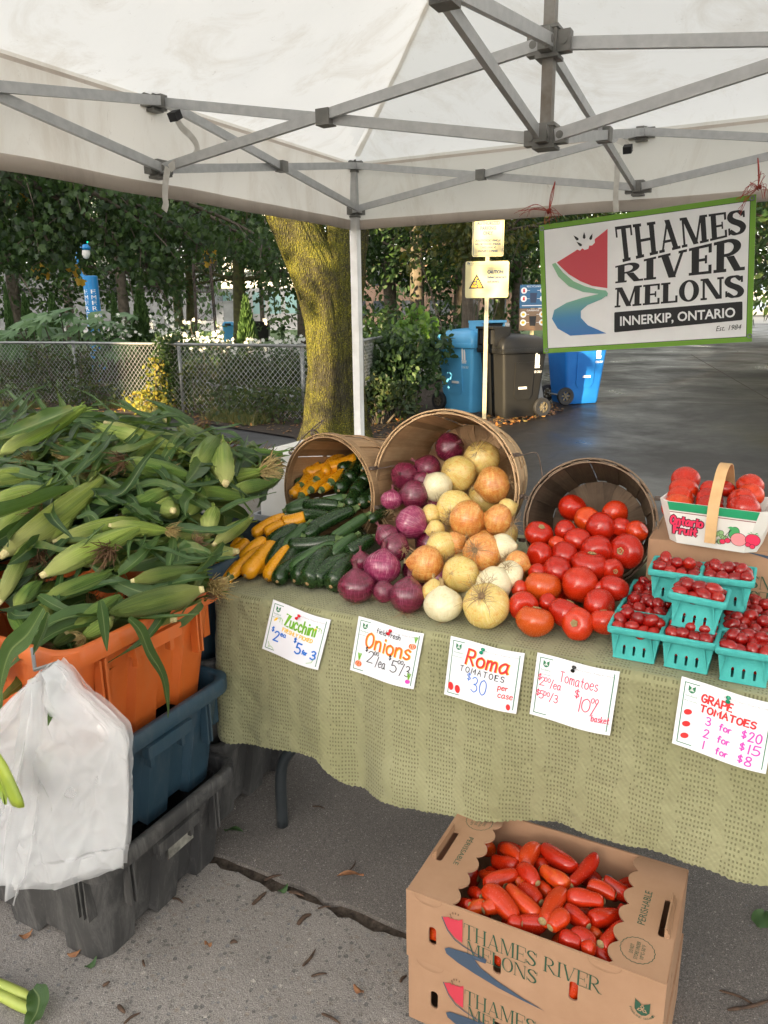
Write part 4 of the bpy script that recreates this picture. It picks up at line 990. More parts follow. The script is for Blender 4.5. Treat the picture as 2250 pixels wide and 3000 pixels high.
cart('black wheeled litter bin standing between the two blue bins', gz(1104, 897).to_tuple(), math.radians(24), M_BLACKPL, M_BLACKPL, 'LITTER ONLY', M_MOUTH, scale=1.0)
cart('deep blue wheeled recycling bin partly hidden by the hanging banner', gz(1240, 868).to_tuple(), math.radians(196), M_BLUEPL2, M_BLUEPL2, 'RECYCLING ONLY', M_MOUTH, scale=1.04)
t = thing('wedge_block', 'small pale grey concrete wedge between the black and the deep blue bin', 'block', gz(1158, 888).to_tuple(), .2)
MB().loft([rr_ for rr_ in ([(-.12, -.06, 0), (.12, -.06, 0), (.12, .06, 0), (-.12, .06, 0)], [(-.04, -.05, .42), (.04, -.05, .42), (.04, .05, .42), (-.04, .05, .42)])], cap0=True, cap1=True).build('body', M_CONC, t)

# ================================================================== sign post
sp = gz(1046, 905); t = thing('sign_post', 'perforated steel post with a parking sign above a caution sign', 'sign', sp.to_tuple(), math.radians(-3))
V, F = plate([(-.022, 0), (.022, 0), (.022, 2.62), (-.022, 2.62)], [[(.007 * math.cos(a), z + .007 * math.sin(a)) for a in [2 * PI * i / 6 for i in range(6)]] for z in [.06 + .045 * i for i in range(57)]], .003)
mb = MB().add(V, F, 0, Matrix.Rotation(PI / 2, 4, 'X')); mb.box((-.0235, .021, 1.31), (.003, .042, 2.62)); mb.box((.0235, .021, 1.31), (.003, .042, 2.62)); mb.box((0, .0435, 1.31), (.05, .003, 2.62)); mb.build('post', mat('post_steel_mat', (.36, .335, .25), (.28, .26, .19), 12, .5, metal=.3), t)
M_SUNSIGN = mat('sunlit_sign_mat', (.48, .43, .23), (.43, .385, .20), 4, .4)  # white signs with the warm sunlight tint put into their colour
def plate_sign(name, x0, z0, x1, z1, marks, mats):
    V, F = plate(rrect(x0, z0, x1, z1, .025, 4), [], .003); o = MB().add(V, F, 0, Matrix.Translation((0, -.008, 0)) @ Matrix.Rotation(PI / 2, 4, 'X')).build(name, M_SUNSIGN, t)
    mk = Marks(); marks(mk); mk.build('lettering', mats, o, M=Matrix.Translation((0, -.0114, 0)) @ Matrix.Rotation(PI / 2, 4, 'X'))
def pk(mk):
    mk.frame(-.185, 2.09, .185, 2.62, .006, 0)
    for s, y, h, w in (('AUTHORIZED', 2.455, .044, .29), ('PARKING', 2.395, .044, .20), ('ONLY', 2.335, .044, .125), ('UNAUTHORIZED VEHICLES', 2.255, .028, .33), ('WILL BE TAGGED AND/OR', 2.213, .028, .33), ('TOWED AWAY AT', 2.171, .028, .21), ("OWNER'S EXPENSE", 2.129, .028, .25)):
        mk.text(s, -w / 2, y, w / 2, y + h, 0, bold=.05)
plate_sign('parking_sign', -.20, 2.075, .20, 2.66, pk, [I_NAVY])
def ct(mk):
    mk.rect(-.245, 1.97, .25, 1.972, 0)
    mk.poly([(-.255, 1.982), (-.24, 1.982), (-.24, 2.012), (-.247, 2.015), (-.255, 2.008)], 0); mk.rect(-.235, 1.982, -.222, 2.004, 0)
    mk.text('TORONTO', -.21, 1.982, -.11, 2.003, 0); mk.text('CAUTION:', .0, 1.865, .205, 1.91, 0, bold=.055); mk.text('Raised pavement', .0, 1.800, .245, 1.842, 0, bold=.055); mk.text('and pavers.', .0, 1.745, .155, 1.785, 0, bold=.055)
    mk.poly([(-.235, 1.685), (-.035, 1.685), (-.135, 1.865)], 1); mk.poly([(-.205, 1.702), (-.065, 1.702), (-.135, 1.83)], 2)
    mk.disc(-.128, 1.795, .012, .012, 0); mk.ribbon([(-.135, 1.78), (-.142, 1.745), (-.118, 1.72), (-.125, 1.706)], .014, 0); mk.ribbon([(-.142, 1.745), (-.165, 1.725), (-.175, 1.74)], .012, 0); mk.ribbon([(-.17, 1.772), (-.135, 1.775), (-.105, 1.75)], .010, 0)
plate_sign('caution_sign', -.28, 1.57, .275, 2.02, ct, [I_NAVY, I_BLACK, I_YELLOW])

# recycling board
bP = on_Y(rayD(1151, 672), 14.0); t = thing('recycling_board', 'blue and brown recycling instruction board on a post behind the bins', 'sign board', (bP.x, 14.0, 0))
MB().box((0, .03, .8), (.06, .04, 1.6)).build('post', mat('yellow_post_mat', (.55, .48, .26), rough=.5), t)
o = MB().box((.0, 0, 1.64), (.48, .02, .40)).build('upper_panel', mat('panel_blue_mat', (.015, .11, .24), rough=.4), t)
mk = Marks(); mk.text('RECYCLING', -.12, 1.795, .12, 1.825, 0); mk.poly([(-.05, 1.53), (.05, 1.53), (.065, 1.70), (-.065, 1.70)], 1)
for x, y in ((-.17, 1.74), (-.17, 1.60), (.17, 1.74), (.17, 1.60)): mk.disc(x, y, .055, .055, 0); mk.poly([(x - .02, y - .03), (x + .02, y - .03), (x + .015, y + .03), (x - .015, y + .03)], 2); mk.ribbon([(x * .66, y), (x * .4, y)], .006, 0)
mk.rect(-.2, 1.475, .2, 1.49, 0); mk.build('lettering', [I_WHITE, I_NAVY, I_RED], o, M=Matrix.Translation((0, -.0106, 0)) @ Matrix.Rotation(PI / 2, 4, 'X'))
o = MB().box((.0, 0, 1.24), (.48, .02, .38)).build('lower_panel', mat('panel_brown_mat', (.22, .13, .07), rough=.4), t)
mk = Marks(); mk.text('GARBAGE', -.11, 1.385, .11, 1.415, 0); mk.poly([(-.05, 1.13), (.05, 1.13), (.065, 1.30), (-.065, 1.30)], 1)
for x, y in ((-.17, 1.33), (-.17, 1.19), (.17, 1.33), (.17, 1.19)): mk.disc(x, y, .055, .055, 0); mk.disc(x, y, .03, .025, 2); mk.ribbon([(x * .66, y), (x * .4, y)], .006, 0)
mk.build('lettering', [I_WHITE, I_BLACK, I_YELLOW], o, M=Matrix.Translation((0, -.0106, 0)) @ Matrix.Rotation(PI / 2, 4, 'X'))
# ================================================================== market tent
UU, VV = -VN, VX
def on_plane(r, P0, n): return CAM_P + r * ((P0 - CAM_P).dot(n) / r.dot(n))
def TP(a, b, z, da=0.0, db=0.0): return TC + UU * (1.5 * a + da) + VV * (1.5 * b + db) + Vector((0, 0, z))
ZT, ZB_, ZS, ZO, ZE, ZP, ZV = 2.18, 1.95, 2.146, 1.904, 2.197, 2.90, 1.862
def m_canopy(name, tint, stain, tr):
    k = NT(name); co = k.co()
    s1 = k.ramp(k.noise(k.map(co, (1, 1, .35)), 3.2, 8, .72, .8), [(.50, 1.0), (.66, .0)])
    s2 = k.ramp(k.noise(k.map(co, (1, 1, .5)), 13, 6, .85, 2.2), [(.62, .0), (.72, .75)])
    c = k.mix(k.math('MULTIPLY', k.math('SUBTRACT', 1.0, s1), .45), tint, stain); c = k.mix(k.math('MULTIPLY', s2, .55), c, (.26, .21, .16))
    k.set(color=c, rough=.55, spec=.25); k.bump(k.noise(co, 4, 6, .65), .25, .02); k.translucent(tr, c); return k.mat
M_CANOPY = m_canopy('canopy_fabric_mat', (.87, .86, .83), (.64, .59, .51), .60)
M_VALANCE = m_canopy('valance_fabric_mat', (.86, .83, .77), (.64, .57, .48), .54)
M_HEM = m_canopy('hem_fabric_mat', (.62, .55, .49), (.42, .36, .31), .30)
M_BAR = mat('grey_bar_mat', (.44, .45, .455), (.52, .525, .53), 30, .42, metal=.25, bump=.12, bscale=500)
M_POLE = mat('worn_pole_mat', (.30, .29, .27), (.17, .14, .11), 12, .5, metal=.3)
M_BRACKET = mat('bracket_mat', (.15, .15, .14), (.22, .215, .20), 14, .5)
M_STRAP = mat('webbing_mat', (.70, .68, .63), (.55, .52, .47), 20, .8)
tent = thing('canopy_tent', 'white peaked market tent on a grey folding frame over the stall', 'tent', TC.to_tuple())
TI = Matrix.Translation(-TC)
def tb(mb, name, m, parent=tent, **kw):
    mb.v = [tuple(Vector(p) - TC) for p in mb.v]; return mb.build(name, m, parent, **kw)
# roof: four slack panels meeting at the peak
N = 60; g = []
def roof(a, b):
    x, y = a - 1, b - 1; m = max(abs(x), abs(y)); q = min(abs(x), abs(y)) / max(m, 1e-6)
    z = ZE + (ZP - ZE) * (1 - m)
    z -= .085 * math.sin(PI * min(1, m)) * (1 - q ** 3) * 1.0
    z += .010 * mnoise.noise(Vector((a * 3, b * 3, 1))) * (1 - m) + .007 * mnoise.noise(Vector((a * 9, b * 9, 4))) * min(1, (1 - m) * 8)
    dc = math.hypot(a, b)
    if dc < .5: z += .016 * math.sin(math.atan2(b, a) * 16) * (.5 - dc) * 2 * min(1, dc * 5) * min(1, (1 - m) * 10)
    return z
for i in range(N + 1):
    a = 2 * i / N; g.append([TP(a, 2 * j / N, roof(a, 2 * j / N)) for j in range(N + 1)])
mb = MB(); mb.loft(g, closed=False)
q_ = []
for f in mb.f:
    i, j = divmod(f[0], N + 1); d_ = (i - N / 2 + .5) * (j - N / 2 + .5) > 0; q_ += [(f[0], f[1], f[2]), (f[0], f[2], f[3])] if d_ else [(f[0], f[1], f[3]), (f[1], f[2], f[3])]
mb.f = q_; mb.m = [0] * len(q_); tb(mb, 'canopy', M_CANOPY, smooth=True, angle=12)
# sewn hip seams and the eave seam
def ribbon3(mb, P, w, n):
    o = len(mb.v); k = len(P)
    for i in range(k):
        d = (P[min(i + 1, k - 1)] - P[max(i - 1, 0)]).normalized(); s = d.cross(Vector(n)).normalized() * (w / 2); mb.v += [tuple(P[i] - s), tuple(P[i] + s)]
    mb.f += [(o + 2 * i, o + 2 * i + 1, o + 2 * i + 3, o + 2 * i + 2) for i in range(k - 1)]; mb.m += [0] * (k - 1)
for e in ((0, 0), (2, 0), (0, 2), (2, 2)):
    mb = MB(); P = [TP(e[0] + (1 - e[0]) * k / 30, e[1] + (1 - e[1]) * k / 30, roof(e[0] + (1 - e[0]) * k / 30, e[1] + (1 - e[1]) * k / 30) - .005) for k in range(1, 31)]
    ribbon3(mb, P, .030, (0, 0, 1)); tb(mb, 'seam', M_VALANCE)
for (p, q) in (((0, 0), (2, 0)), ((0, 0), (0, 2)), ((0, 2), (2, 2)), ((2, 0), (2, 2))):
    n = 90; rows = []; hem = []; seam = []
    out = Vector((0, 0, 0)) + (UU * (p[0] + q[0] - 2) + VV * (p[1] + q[1] - 2)); out.normalize()
    for i in range(n + 1):
        k = i / n; a, b = p[0] + (q[0] - p[0]) * k, p[1] + (q[1] - p[1]) * k; s = k * 3.0; fade = min(1, 10 * k, 10 * (1 - k))
        col = []
        for j in range(9):
            h = j / 8; wv = (.014 * mnoise.noise(Vector((s * 1.6, p[0] * 3 + p[1], 7))) + .006 * mnoise.noise(Vector((s * 6, h * 2, 3)))) * h * fade * 2
            col.append(TP(a, b, ZE + (ZV - ZE) * h + .006 * h * mnoise.noise(Vector((s * 2, 9, 0)))) + out * (.022 * h ** .5 + wv))
        rows.append(col); hem.append([col[7] * .94 + col[6] * .06 - out * .004, col[7] - out * .005, col[8] - out * .005 - Vector((0, 0, .004)), col[8] + out * .003 - Vector((0, 0, .005)), col[7] + out * .003])
        seam.append(col[0] - out * .012 - Vector((0, 0, .016)))
    mb = MB(); mb.loft(rows, closed=False); tb(mb, 'valance', M_VALANCE, smooth=True)
    mb = MB(); mb.loft(hem, closed=False); tb(mb, 'hem', M_HEM, smooth=True)
    mb = MB(); o = len(mb.v)
    for P_ in seam: mb.v += [tuple(P_), tuple(P_ - Vector((0, 0, .014)) - out * .002)]
    mb.f = [(2 * i, 2 * i + 1, 2 * i + 3, 2 * i + 2) for i in range(n)]; mb.m = [0] * n; tb(mb, 'eave_seam', M_HEM)
def bar(p, q, w=.016, h=.032, m=M_BAR): tb(MB().bar(p, q, w, h), 'truss_bar', m)
def bracket(P, s=(.042, .042, .048), ax=None):
    t_ = MB(); Mx = Matrix.Translation(P) @ Matrix.Rotation(STALL_ROT, 4, 'Z')
    t_.box((0, 0, 0), s, 0, Mx); t_.box((0, 0, s[2] / 2 + .004), (s[0] * 1.2, s[1] * 1.2, .009), 0, Mx); t_.box((0, 0, -s[2] / 2 - .004), (s[0] * 1.25, s[1] * 1.25, .009), 0, Mx)
    for d in ((1, 0), (-1, 0), (0, 1), (0, -1)):
        c = Vector((d[0] * (s[0] / 2 + .018), d[1] * (s[1] / 2 + .018), 0)); px, py = (.036, .034) if d[0] else (.034, .036)
        t_.box(c, (px, py, s[2] * .85), 0, Mx)
        e = Vector((d[1], d[0], 0)) * .019; t_.tube([Mx @ (c - e * 1.05), Mx @ (c + e * 1.05)], .011, 10)
    tb(t_, 'bracket', M_BRACKET, angle=30)
for c, m in (((0, 0), (1, 0)), ((2, 0), (1, 0)), ((0, 0), (0, 1)), ((0, 2), (0, 1)), ((0, 2), (1, 2)), ((2, 2), (1, 2)), ((2, 0), (2, 1)), ((2, 2), (2, 1))):
    inn = (UU * (1 - m[0]) + VV * (1 - m[1])).normalized()
    for k, (z0, z1) in enumerate(((ZT, ZB_), (ZB_, ZT))):
        o = inn * (.028 + .020 * k); bar(TP(*c, z0) + o, TP(*m, z1) + o)
    b = (TP(*c, (ZT + ZB_) / 2) + TP(*m, (ZT + ZB_) / 2)) / 2 + inn * .048
    x = MB(); Mx = Matrix.Translation(b) @ Matrix.Rotation(STALL_ROT, 4, 'Z'); x.box((0, 0, 0), (.044, .044, .046), 0, Mx); tb(x, 'pivot', M_BRACKET)
for m in ((1, 0), (0, 1), (1, 2), (2, 1)):
    d = (TP(1, 1, 0) - TP(*m, 0)).normalized(); s = Vector((-d.y, d.x, 0))
    for k, (z0, z1) in enumerate(((ZT, ZO), (ZB_, ZS))): o = s * (.011 - .022 * k); bar(TP(*m, z0) + d * .03 + o, TP(1, 1, z1) - d * .03 + o)
    bracket(TP(*m, ZT)); bracket(TP(*m, ZB_))
    b = (TP(*m, 0) + TP(1, 1, 0)) / 2 + Vector((0, 0, (ZT + ZO + ZB_ + ZS) / 4 - .003)); x = MB(); Mx = Matrix.Translation(b) @ Matrix.Rotation(STALL_ROT, 4, 'Z'); x.box((0, 0, 0), (.05, .05, .05), 0, Mx); tb(x, 'pivot', M_BRACKET)
tb(MB().bar(TP(1, 1, ZO - .02), TP(1, 1, ZP - .03), .032, .032, VV.to_tuple()), 'centre_pole', M_POLE)
bracket(TP(1, 1, ZS), (.052, .052, .065)); bracket(TP(1, 1, ZO), (.052, .052, .05))
for c in ((0, 0), (2, 0), (0, 2), (2, 2)):
    tb(MB().bar(TP(*c, 0), TP(*c, ZB_ - .02), .044, .044, VV.to_tuple()), 'leg', M_WHITEPAINT); tb(MB().bar(TP(*c, ZB_ - .02), TP(*c, ZE - .01), .036, .036, VV.to_tuple()), 'inner_leg', M_BAR)
    bracket(TP(*c, ZT)); bracket(TP(*c, ZB_)); x = MB(); Mx = Matrix.Translation(TP(*c, 0)) @ Matrix.Rotation(STALL_ROT, 4, 'Z'); x.box((0, 0, .004), (.11, .11, .008), 0, Mx); tb(x, 'foot', M_BRACKET)
# straps and buckles
def strap(pts, w, off, nrm):
    P = catmull([on_plane(rayD(x, y), TC + off, nrm) for x, y in pts], 5); mb = MB()
    ribbon3(mb, P, w, nrm); k = len(mb.v); mb.v += [tuple(Vector(p) + nrm * .002) for p in mb.v]; mb.f += [tuple(i + k for i in reversed(f)) for f in mb.f]; mb.m *= 2
    tb(mb, 'strap', M_STRAP, smooth=True)
strap([(380, 255), (392, 275), (410, 292), (424, 312), (424, 332), (405, 345), (382, 352), (366, 364)], .028, VV * .10, VV); strap([(362, 362), (357, 395), (356, 425), (358, 440), (354, 455)], .028, VV * .10, VV)
strap([(1335, 302), (1352, 312), (1362, 328)], .026, UU * .10, UU); strap([(1334, 330), (1333, 380), (1330, 420), (1331, 458)], .024, UU * .035, UU)
for x, y, off, n in ((378, 250, VV * .11, VV), (1356, 322, UU * .11, UU)):
    P = on_plane(rayD(x, y), TC + off, n); m_ = MB(); Mx = Matrix.Translation(P) @ Matrix.Rotation(STALL_ROT, 4, 'Z') @ Matrix.Rotation(.5, 4, 'X'); m_.box((0, 0, 0), (.036, .036, .030), 0, Mx); tb(m_, 'buckle', I_BLACK)

# ================================================================== hanging banner
BP = TC + UU * .075
def Z4(X, Y): return rayF(1125 + X * 1125 / 1659, 500 + Y * 800 / 1180)
_q = [on_plane(Z4(*p), BP, UU) for p in ((692, 245), (1622, 100), (1600, 735), (690, 790))]
bx = ((_q[1] - _q[0]) + (_q[2] - _q[3])).normalized(); BO = _q[3]
BM = frame_M(BO, bx, Vector((0, 0, 1))); BI = BM.inverted(); BW, BH = ((_q[1] - _q[0]).length + (_q[2] - _q[3]).length) / 2, ((_q[0] - _q[3]).length + (_q[1] - _q[2]).length) / 2
def bl(X, Y): p = BI @ on_plane(Z4(X, Y), BP, UU); return (p.x, p.y)
ban = thing('hanging_banner', 'white coroplast melon farm banner with a green border hung from the tent bars', 'banner'); ban.rotation_mode = 'QUATERNION'; ban.location, ban.rotation_quaternion, _ = BM.decompose()
M_BANW = mat('coroplast_mat', (.84, .84, .84), (.78, .78, .78), 6, .38); k = M_BANW.node_tree
V, F = plate([(0, 0), (BW, -.01), (BW + .004, BH), (0, BH + .004)], [], .004); bo = MB().add(V, F).build('board', M_BANW, ban)
mk = Marks(); e = .0
def frame4(c, w0, w1, m_):
    (a, b, c_, d) = [Vector((*p, 0)) for p in c]; ce = (a + b + c_ + d) / 4
    def ins(p, w): return (p.x + (w if p.x < ce.x else -w), p.y + (w if p.y < ce.y else -w))
    P0 = [ins(p, w0) for p in (a, b, c_, d)]; P1 = [ins(p, w1) for p in (a, b, c_, d)]
    for i in range(4): mk.poly([P0[i], P0[(i + 1) % 4], P1[(i + 1) % 4], P1[i]], m_, tris=[(0, 1, 2, 3)])
C4 = [(0, 0), (BW, -.01), (BW + .004, BH), (0, BH + .004)]
frame4(C4, .0, .022, 1); frame4(C4, .022, .0245, 0)
pts = lambda *p: [bl(*q) for q in p]
slab_text(mk, 'THAMES', pts((1015, 400), (1562, 268), (1558, 168), (998, 243)), .21, .085, .075, .055)
slab_text(mk, 'RIVER', pts((1000, 487), (1553, 430), (1556, 280), (1000, 413)), .23, .095, .085, .06)
slab_text(mk, 'MELONS', pts((997, 592), (1552, 545), (1551, 450), (1000, 507)), .22, .09, .08, .055)
a, b, c, d = (Vector((*p, 0)) for p in pts((996, 699), (1549, 645), (1549, 565), (996, 612)))
rq = []
for u_, v_ in rrect(0, 0, 1, 1, .05, 3):
    if u_ > .5: uu_ = 1 - (1 - u_) * .22
    else: uu_ = u_ * .22
    p = (a * (1 - uu_) + b * uu_) * (1 - v_) + (d * (1 - uu_) + c * uu_) * v_; rq.append((p.x, p.y))
mk.poly(rq, 0, tris=[tuple(range(len(rq)))])
mk.text('INNERKIP, ONTARIO', 0, 0, 1, 1, 2, quad=pts((1021, 678), (1518, 640), (1518, 590), (1021, 630)), bold=.022)
def shear(p, k): return p
mk.text('Est. 1984', 0, 0, 1, 1, 0, quad=pts((1434, 694), (1541, 685), (1547, 663), (1440, 671)))
mk.poly(pts((748, 397), (828, 347), (836, 341), (848, 346), (858, 336), (868, 343), (884, 338), (888, 324), (900, 324), (912, 312), (912, 296), (967, 252), (966, 508), (900, 498), (850, 478), (800, 448), (770, 420)), 3)
for x, y, r_ in ((832, 292, .8), (866, 283, 0), (896, 288, -.35), (846, 318, .9)):
    s_, c_ = math.sin(r_), math.cos(r_); mk.poly(pts(*[(x + a_ * c_ + b_ * s_, y - a_ * s_ + b_ * c_) for a_, b_ in ((0, -17), (5, -2), (6, 8), (0, 13), (-6, 8), (-5, -2))]), 0)
mk.poly(pts((727, 405), (742, 398), (775, 440), (820, 478), (870, 500), (925, 514), (960, 518), (969, 530), (965, 544), (935, 533), (860, 524), (800, 500), (755, 458)), 4)
mk.poly(pts((966, 538), (940, 556), (880, 581), (852, 606), (852, 636), (882, 668), (962, 703), (806, 713), (752, 682), (727, 640), (737, 602), (790, 571), (860, 549), (920, 535), (945, 527)), 4)
gk = NT('river_print_mat'); zz = gk.sep(gk.co())[1]; y0 = bl(850, 712)[1]; y1 = bl(850, 480)[1]
gk.set(color=gk.ramp(gk.math('DIVIDE', gk.math('SUBTRACT', zz, y0), y1 - y0), [(0, (.015, .15, .46)), (.35, (.03, .22, .45)), (.7, (.16, .42, .30)), (1, (.22, .45, .26))]), rough=.4)
mk.build('lettering', [I_BLACK, ink('banner_green_mat', (.14, .33, .015), .4), I_WHITE, ink('melon_red_mat', (.56, .035, .06), .4), gk.mat], ban, M=Matrix.Translation((0, 0, .0042)))
for x, y in (pts((703, 776))[0], pts((1580, 714))[0], (.014, BH - .012), (BW - .012, BH - .014)):
    g_ = MB(); n_ = 16; g_.loft([[(x + r_ * math.cos(2 * PI * j / n_), y + r_ * math.sin(2 * PI * j / n_), z_) for j in range(n_)] for r_, z_ in ((.011, .0043), (.010, .0065), (.006, .0065), (.005, .003))]); g_.build('grommet', M_GALV, ban, smooth=True)
# red baler twine
M_TWINE = mat('red_twine_mat', (.40, .055, .03), (.30, .04, .03), 60, .8)
def twine(label, knot, top, wisps, seed):
    r_ = random.Random(seed); kp = on_plane(rayD(*knot), BP + UU * .03, UU); t = thing('red_twine', label, 'twine', kp.to_tuple()); mb = MB()
    tp = on_plane(rayD(*top), TC + UU * .035, UU)
    for i in range(3): mb.tube(catmull([Vector((0, 0, 0)), (tp - kp) * .5 + rdir(r_) * .008, tp - kp], 4), .0022, 4)
    for _ in range(4): mb.tube(catmull([rdir(r_) * .012 for _ in range(6)], 3), .0022, 4)
    mb.build('cord', M_TWINE, t)
    mb = MB()
    for wx, wy, n_ in wisps:
        e = on_plane(rayD(wx, wy), BP + UU * .04, UU) - kp
        for i in range(n_): mb.tube(catmull([Vector((0, 0, 0)), e * .45 + Vector((0, 0, .018)) + rdir(r_) * .018, e * r_.uniform(.7, 1.1) + rdir(r_) * .022], 5), .0011, 3)
    mb.build('frayed_end', M_TWINE, t)
twine('red frayed twine tying the banner corner over the parking sign', (1186, 456), (1199, 392), ((1120, 462, 9), (1206, 470, 5), (1182, 482, 5)), 1)
twine('red frayed twine tying the banner corner above the word ending', (1638, 405), (1637, 341), ((1600, 430, 6), (1655, 420, 7), (1612, 405, 4), (1585, 470, 4), (1648, 372, 4)), 2)
# ================================================================== folding table and cloth
TL, TD, TZ = 1.83, .80, .735
STM = Matrix.Translation(T0) @ Matrix.Rotation(STALL_ROT, 4, 'Z')
t = thing('folding_table', 'long folding table with bent steel legs hidden under the green cloth', 'table', T0.to_tuple(), STALL_ROT)
MB().box((TL / 2, TD / 2, TZ - .018), (TL - .02, TD - .02, .036)).build('tabletop', mat('table_plastic_mat', (.55, .54, .50), rough=.5), t)
M_STEEL = mat('leg_steel_mat', (.045, .055, .062), (.06, .068, .075), 12, .4, metal=.4)
for x in (.16, TL - .16):
    for y in (.10, TD - .10):
        s = 1 if y < .4 else -1
        MB().tube(catmull([(x + .04, y + s * .06, TZ - .03), (x + .035, y + s * .05, .45), (x + .005, y + s * .02, .30), (x - .055, y, .20), (x - .065, y, 0)], 6), .0165, 10).build('leg', M_STEEL, t, smooth=True)
    MB().tube([(x + .035, .15, .40), (x + .035, TD - .15, .40)], .011, 8).build('crossbar', M_STEEL, t)
# cloth: woven cotton with rows of little holes
k = NT('green_cloth_mat'); uvn = k.n('UVMap'); u_, v_, _ = k.sep(uvn.outputs[0]); wob = k.noise(uvn.outputs[0], 6, 2)
u_ = k.math('ADD', u_, k.math('MULTIPLY', wob, .010)); v_ = k.math('ADD', v_, k.math('MULTIPLY', wob, .006))
fu = k.math('FRACT', k.math('DIVIDE', u_, .0068)); fv = k.math('FRACT', k.math('DIVIDE', v_, .0105)); iu = k.math('FLOOR', k.math('DIVIDE', u_, .0068)); iv = k.math('FLOOR', k.math('DIVIDE', v_, .0105))
dot = k.math('MULTIPLY', k.math('LESS_THAN', k.math('ABSOLUTE', k.math('SUBTRACT', fu, .5)), .24), k.math('LESS_THAN', k.math('ABSOLUTE', k.math('SUBTRACT', fv, .5)), .23))
band = k.math('LESS_THAN', k.math('FRACT', k.math('DIVIDE', k.math('ADD', u_, k.math('MULTIPLY', k.math('PINGPONG', v_, .05), .22)), .088)), .74)
wn = k.n('TexWhiteNoise'); wn.noise_dimensions = '2D'; k.l(k.comb(iu, iv, 0.0), wn.inputs['Vector'])
dot = k.math('MULTIPLY', dot, k.math('MULTIPLY', band, k.math('LESS_THAN', wn.outputs[0], .93)))
tone = k.noise(uvn.outputs[0], 3.5, 5, .6); co_ = k.ramp(tone, [(.3, (.225, .222, .115)), (.7, (.31, .305, .175))])
k.set(color=k.mix(k.math('MULTIPLY', dot, .62), co_, (.085, .08, .035)), rough=.9, spec=.15, sheen=.15)
pk_ = k.math('MULTIPLY', k.math('SINE', k.math('MULTIPLY', u_, 520.0)), k.math('SINE', k.math('MULTIPLY', v_, 430.0)))
k.bump(k.math('ADD', k.math('MULTIPLY', pk_, .25), k.math('SUBTRACT', k.math('MULTIPLY', k.noise(uvn.outputs[0], 26, 4, .6), 3.2), k.math('MULTIPLY', dot, .8))), .45, .004)
M_CLOTH = k.mat
HEM = [(-.9, .36), (-.3, .36), (-.02, .335), (.02, .322), (.11, .337), (.23, .35), (.30, .355), (.337, .325), (.39, .288), (.48, .293), (.567, .299), (.684, .31), (.80, .335), (.90, .353), (.95, .353), (1.09, .372), (1.175, .366), (1.304, .379), (1.6, .37), (3, .36)]
def lerp_t(T, x):
    for (a, va), (b, vb) in zip(T, T[1:]):
        if x <= b: return va + (vb - va) * max(0, (x - a)) / (b - a)
    return T[-1][1]
# outline of the table top walked from the back of the near end, round the front corners
cr = .035; path = []
def walk():
    for i in range(36): path.append((-.008, TD - (TD - cr) * i / 36, -1, 0))
    for i in range(9): a = PI + (PI / 2) * i / 9; path.append((-.008 + cr + cr * math.cos(a), cr - .008 + cr * math.sin(a), math.cos(a), math.sin(a)))
    n = 330
    for i in range(n + 1): path.append((-.008 + cr + (TL + .016 - 2 * cr) * i / n, -.008, 0, -1))
    for i in range(1, 9): a = 1.5 * PI + (PI / 2) * i / 9; path.append((TL + .008 - cr + cr * math.cos(a), cr - .008 + cr * math.sin(a), math.cos(a), math.sin(a)))
    for i in range(37): path.append((TL + .008, -.008 + cr + (TD - cr) * i / 36, 1, 0))
walk(); S_ = [0.0]
for a, b in zip(path, path[1:]): S_.append(S_[-1] + math.hypot(b[0] - a[0], b[1] - a[1]))
sf0 = S_[45] - path[45][0]
mb = MB(); uv = []; rows = []
NJ = 44
for (x, y, nx, ny), s in zip(path, S_):
    q = s - sf0; hz = lerp_t(HEM, q); ring = []
    for j in range(NJ + 1):
        h = j / NJ
        if j == 0: px, py, pz = x - nx * .012, y - ny * .012, TZ + .004
        elif j == 1: px, py, pz = x - nx * .004, y - ny * .004, TZ + .002
        else:
            hh = (j - 1) / (NJ - 1); pz = TZ + .002 - (TZ + .002 - hz) * hh
            wv = hh ** 1.15 * (.015 * math.sin(q * 11 + .8 + .5 * math.sin(q * 3)) + .008 * math.sin(q * 23 + 2 * hh + 1)) + hh ** .5 * .007 * mnoise.noise(Vector((q * 14, hh * 4, 5))) + .0035 * mnoise.noise(Vector((q * 34, hh * 14, 9)))
            wv += .035 * math.exp(-((q - .33) / .06) ** 2) * hh ** 1.6 - .02 * math.exp(-((q - .42) / .05) ** 2) * hh
            o = .004 + .010 * hh + wv; px, py = x + nx * o, y + ny * o
            if j == NJ: pz += .0022 * math.sin(q * 700)
        ring.append((px, py, pz)); uv.append((q, .8 - (TZ - pz)))
    rows.append(ring)
mb.loft(rows, closed=False); mb.f = [tuple(reversed(f)) for f in mb.f]
o0 = len(mb.v); nx_, ny_ = 150, 66
for i in range(nx_ + 1):
    for j in range(ny_ + 1):
        x = .004 + (TL - .008) * i / nx_; y = .004 + (TD - .008) * j / ny_; mb.v.append((x, y, TZ + .004 + .004 * max(0, mnoise.noise(Vector((x * 9, y * 9, 2)))) * min(1, y * 20, x * 20, (TL - x) * 20))); uv.append((x, .8 + y))
for i in range(nx_):
    for j in range(ny_): a = o0 + i * (ny_ + 1) + j; mb.f.append((a, a + ny_ + 1, a + ny_ + 2, a + 1)); mb.m.append(0)
cl = mb.build('tablecloth', M_CLOTH, None, smooth=True, uv=uv); cl.matrix_world = STM
cl.location = T0; cl.rotation_euler = (0, 0, STALL_ROT)
tag(cl, 'sage green woven cloth with rows of small holes draped over the folding table', 'tablecloth')
TOP = TZ + .006

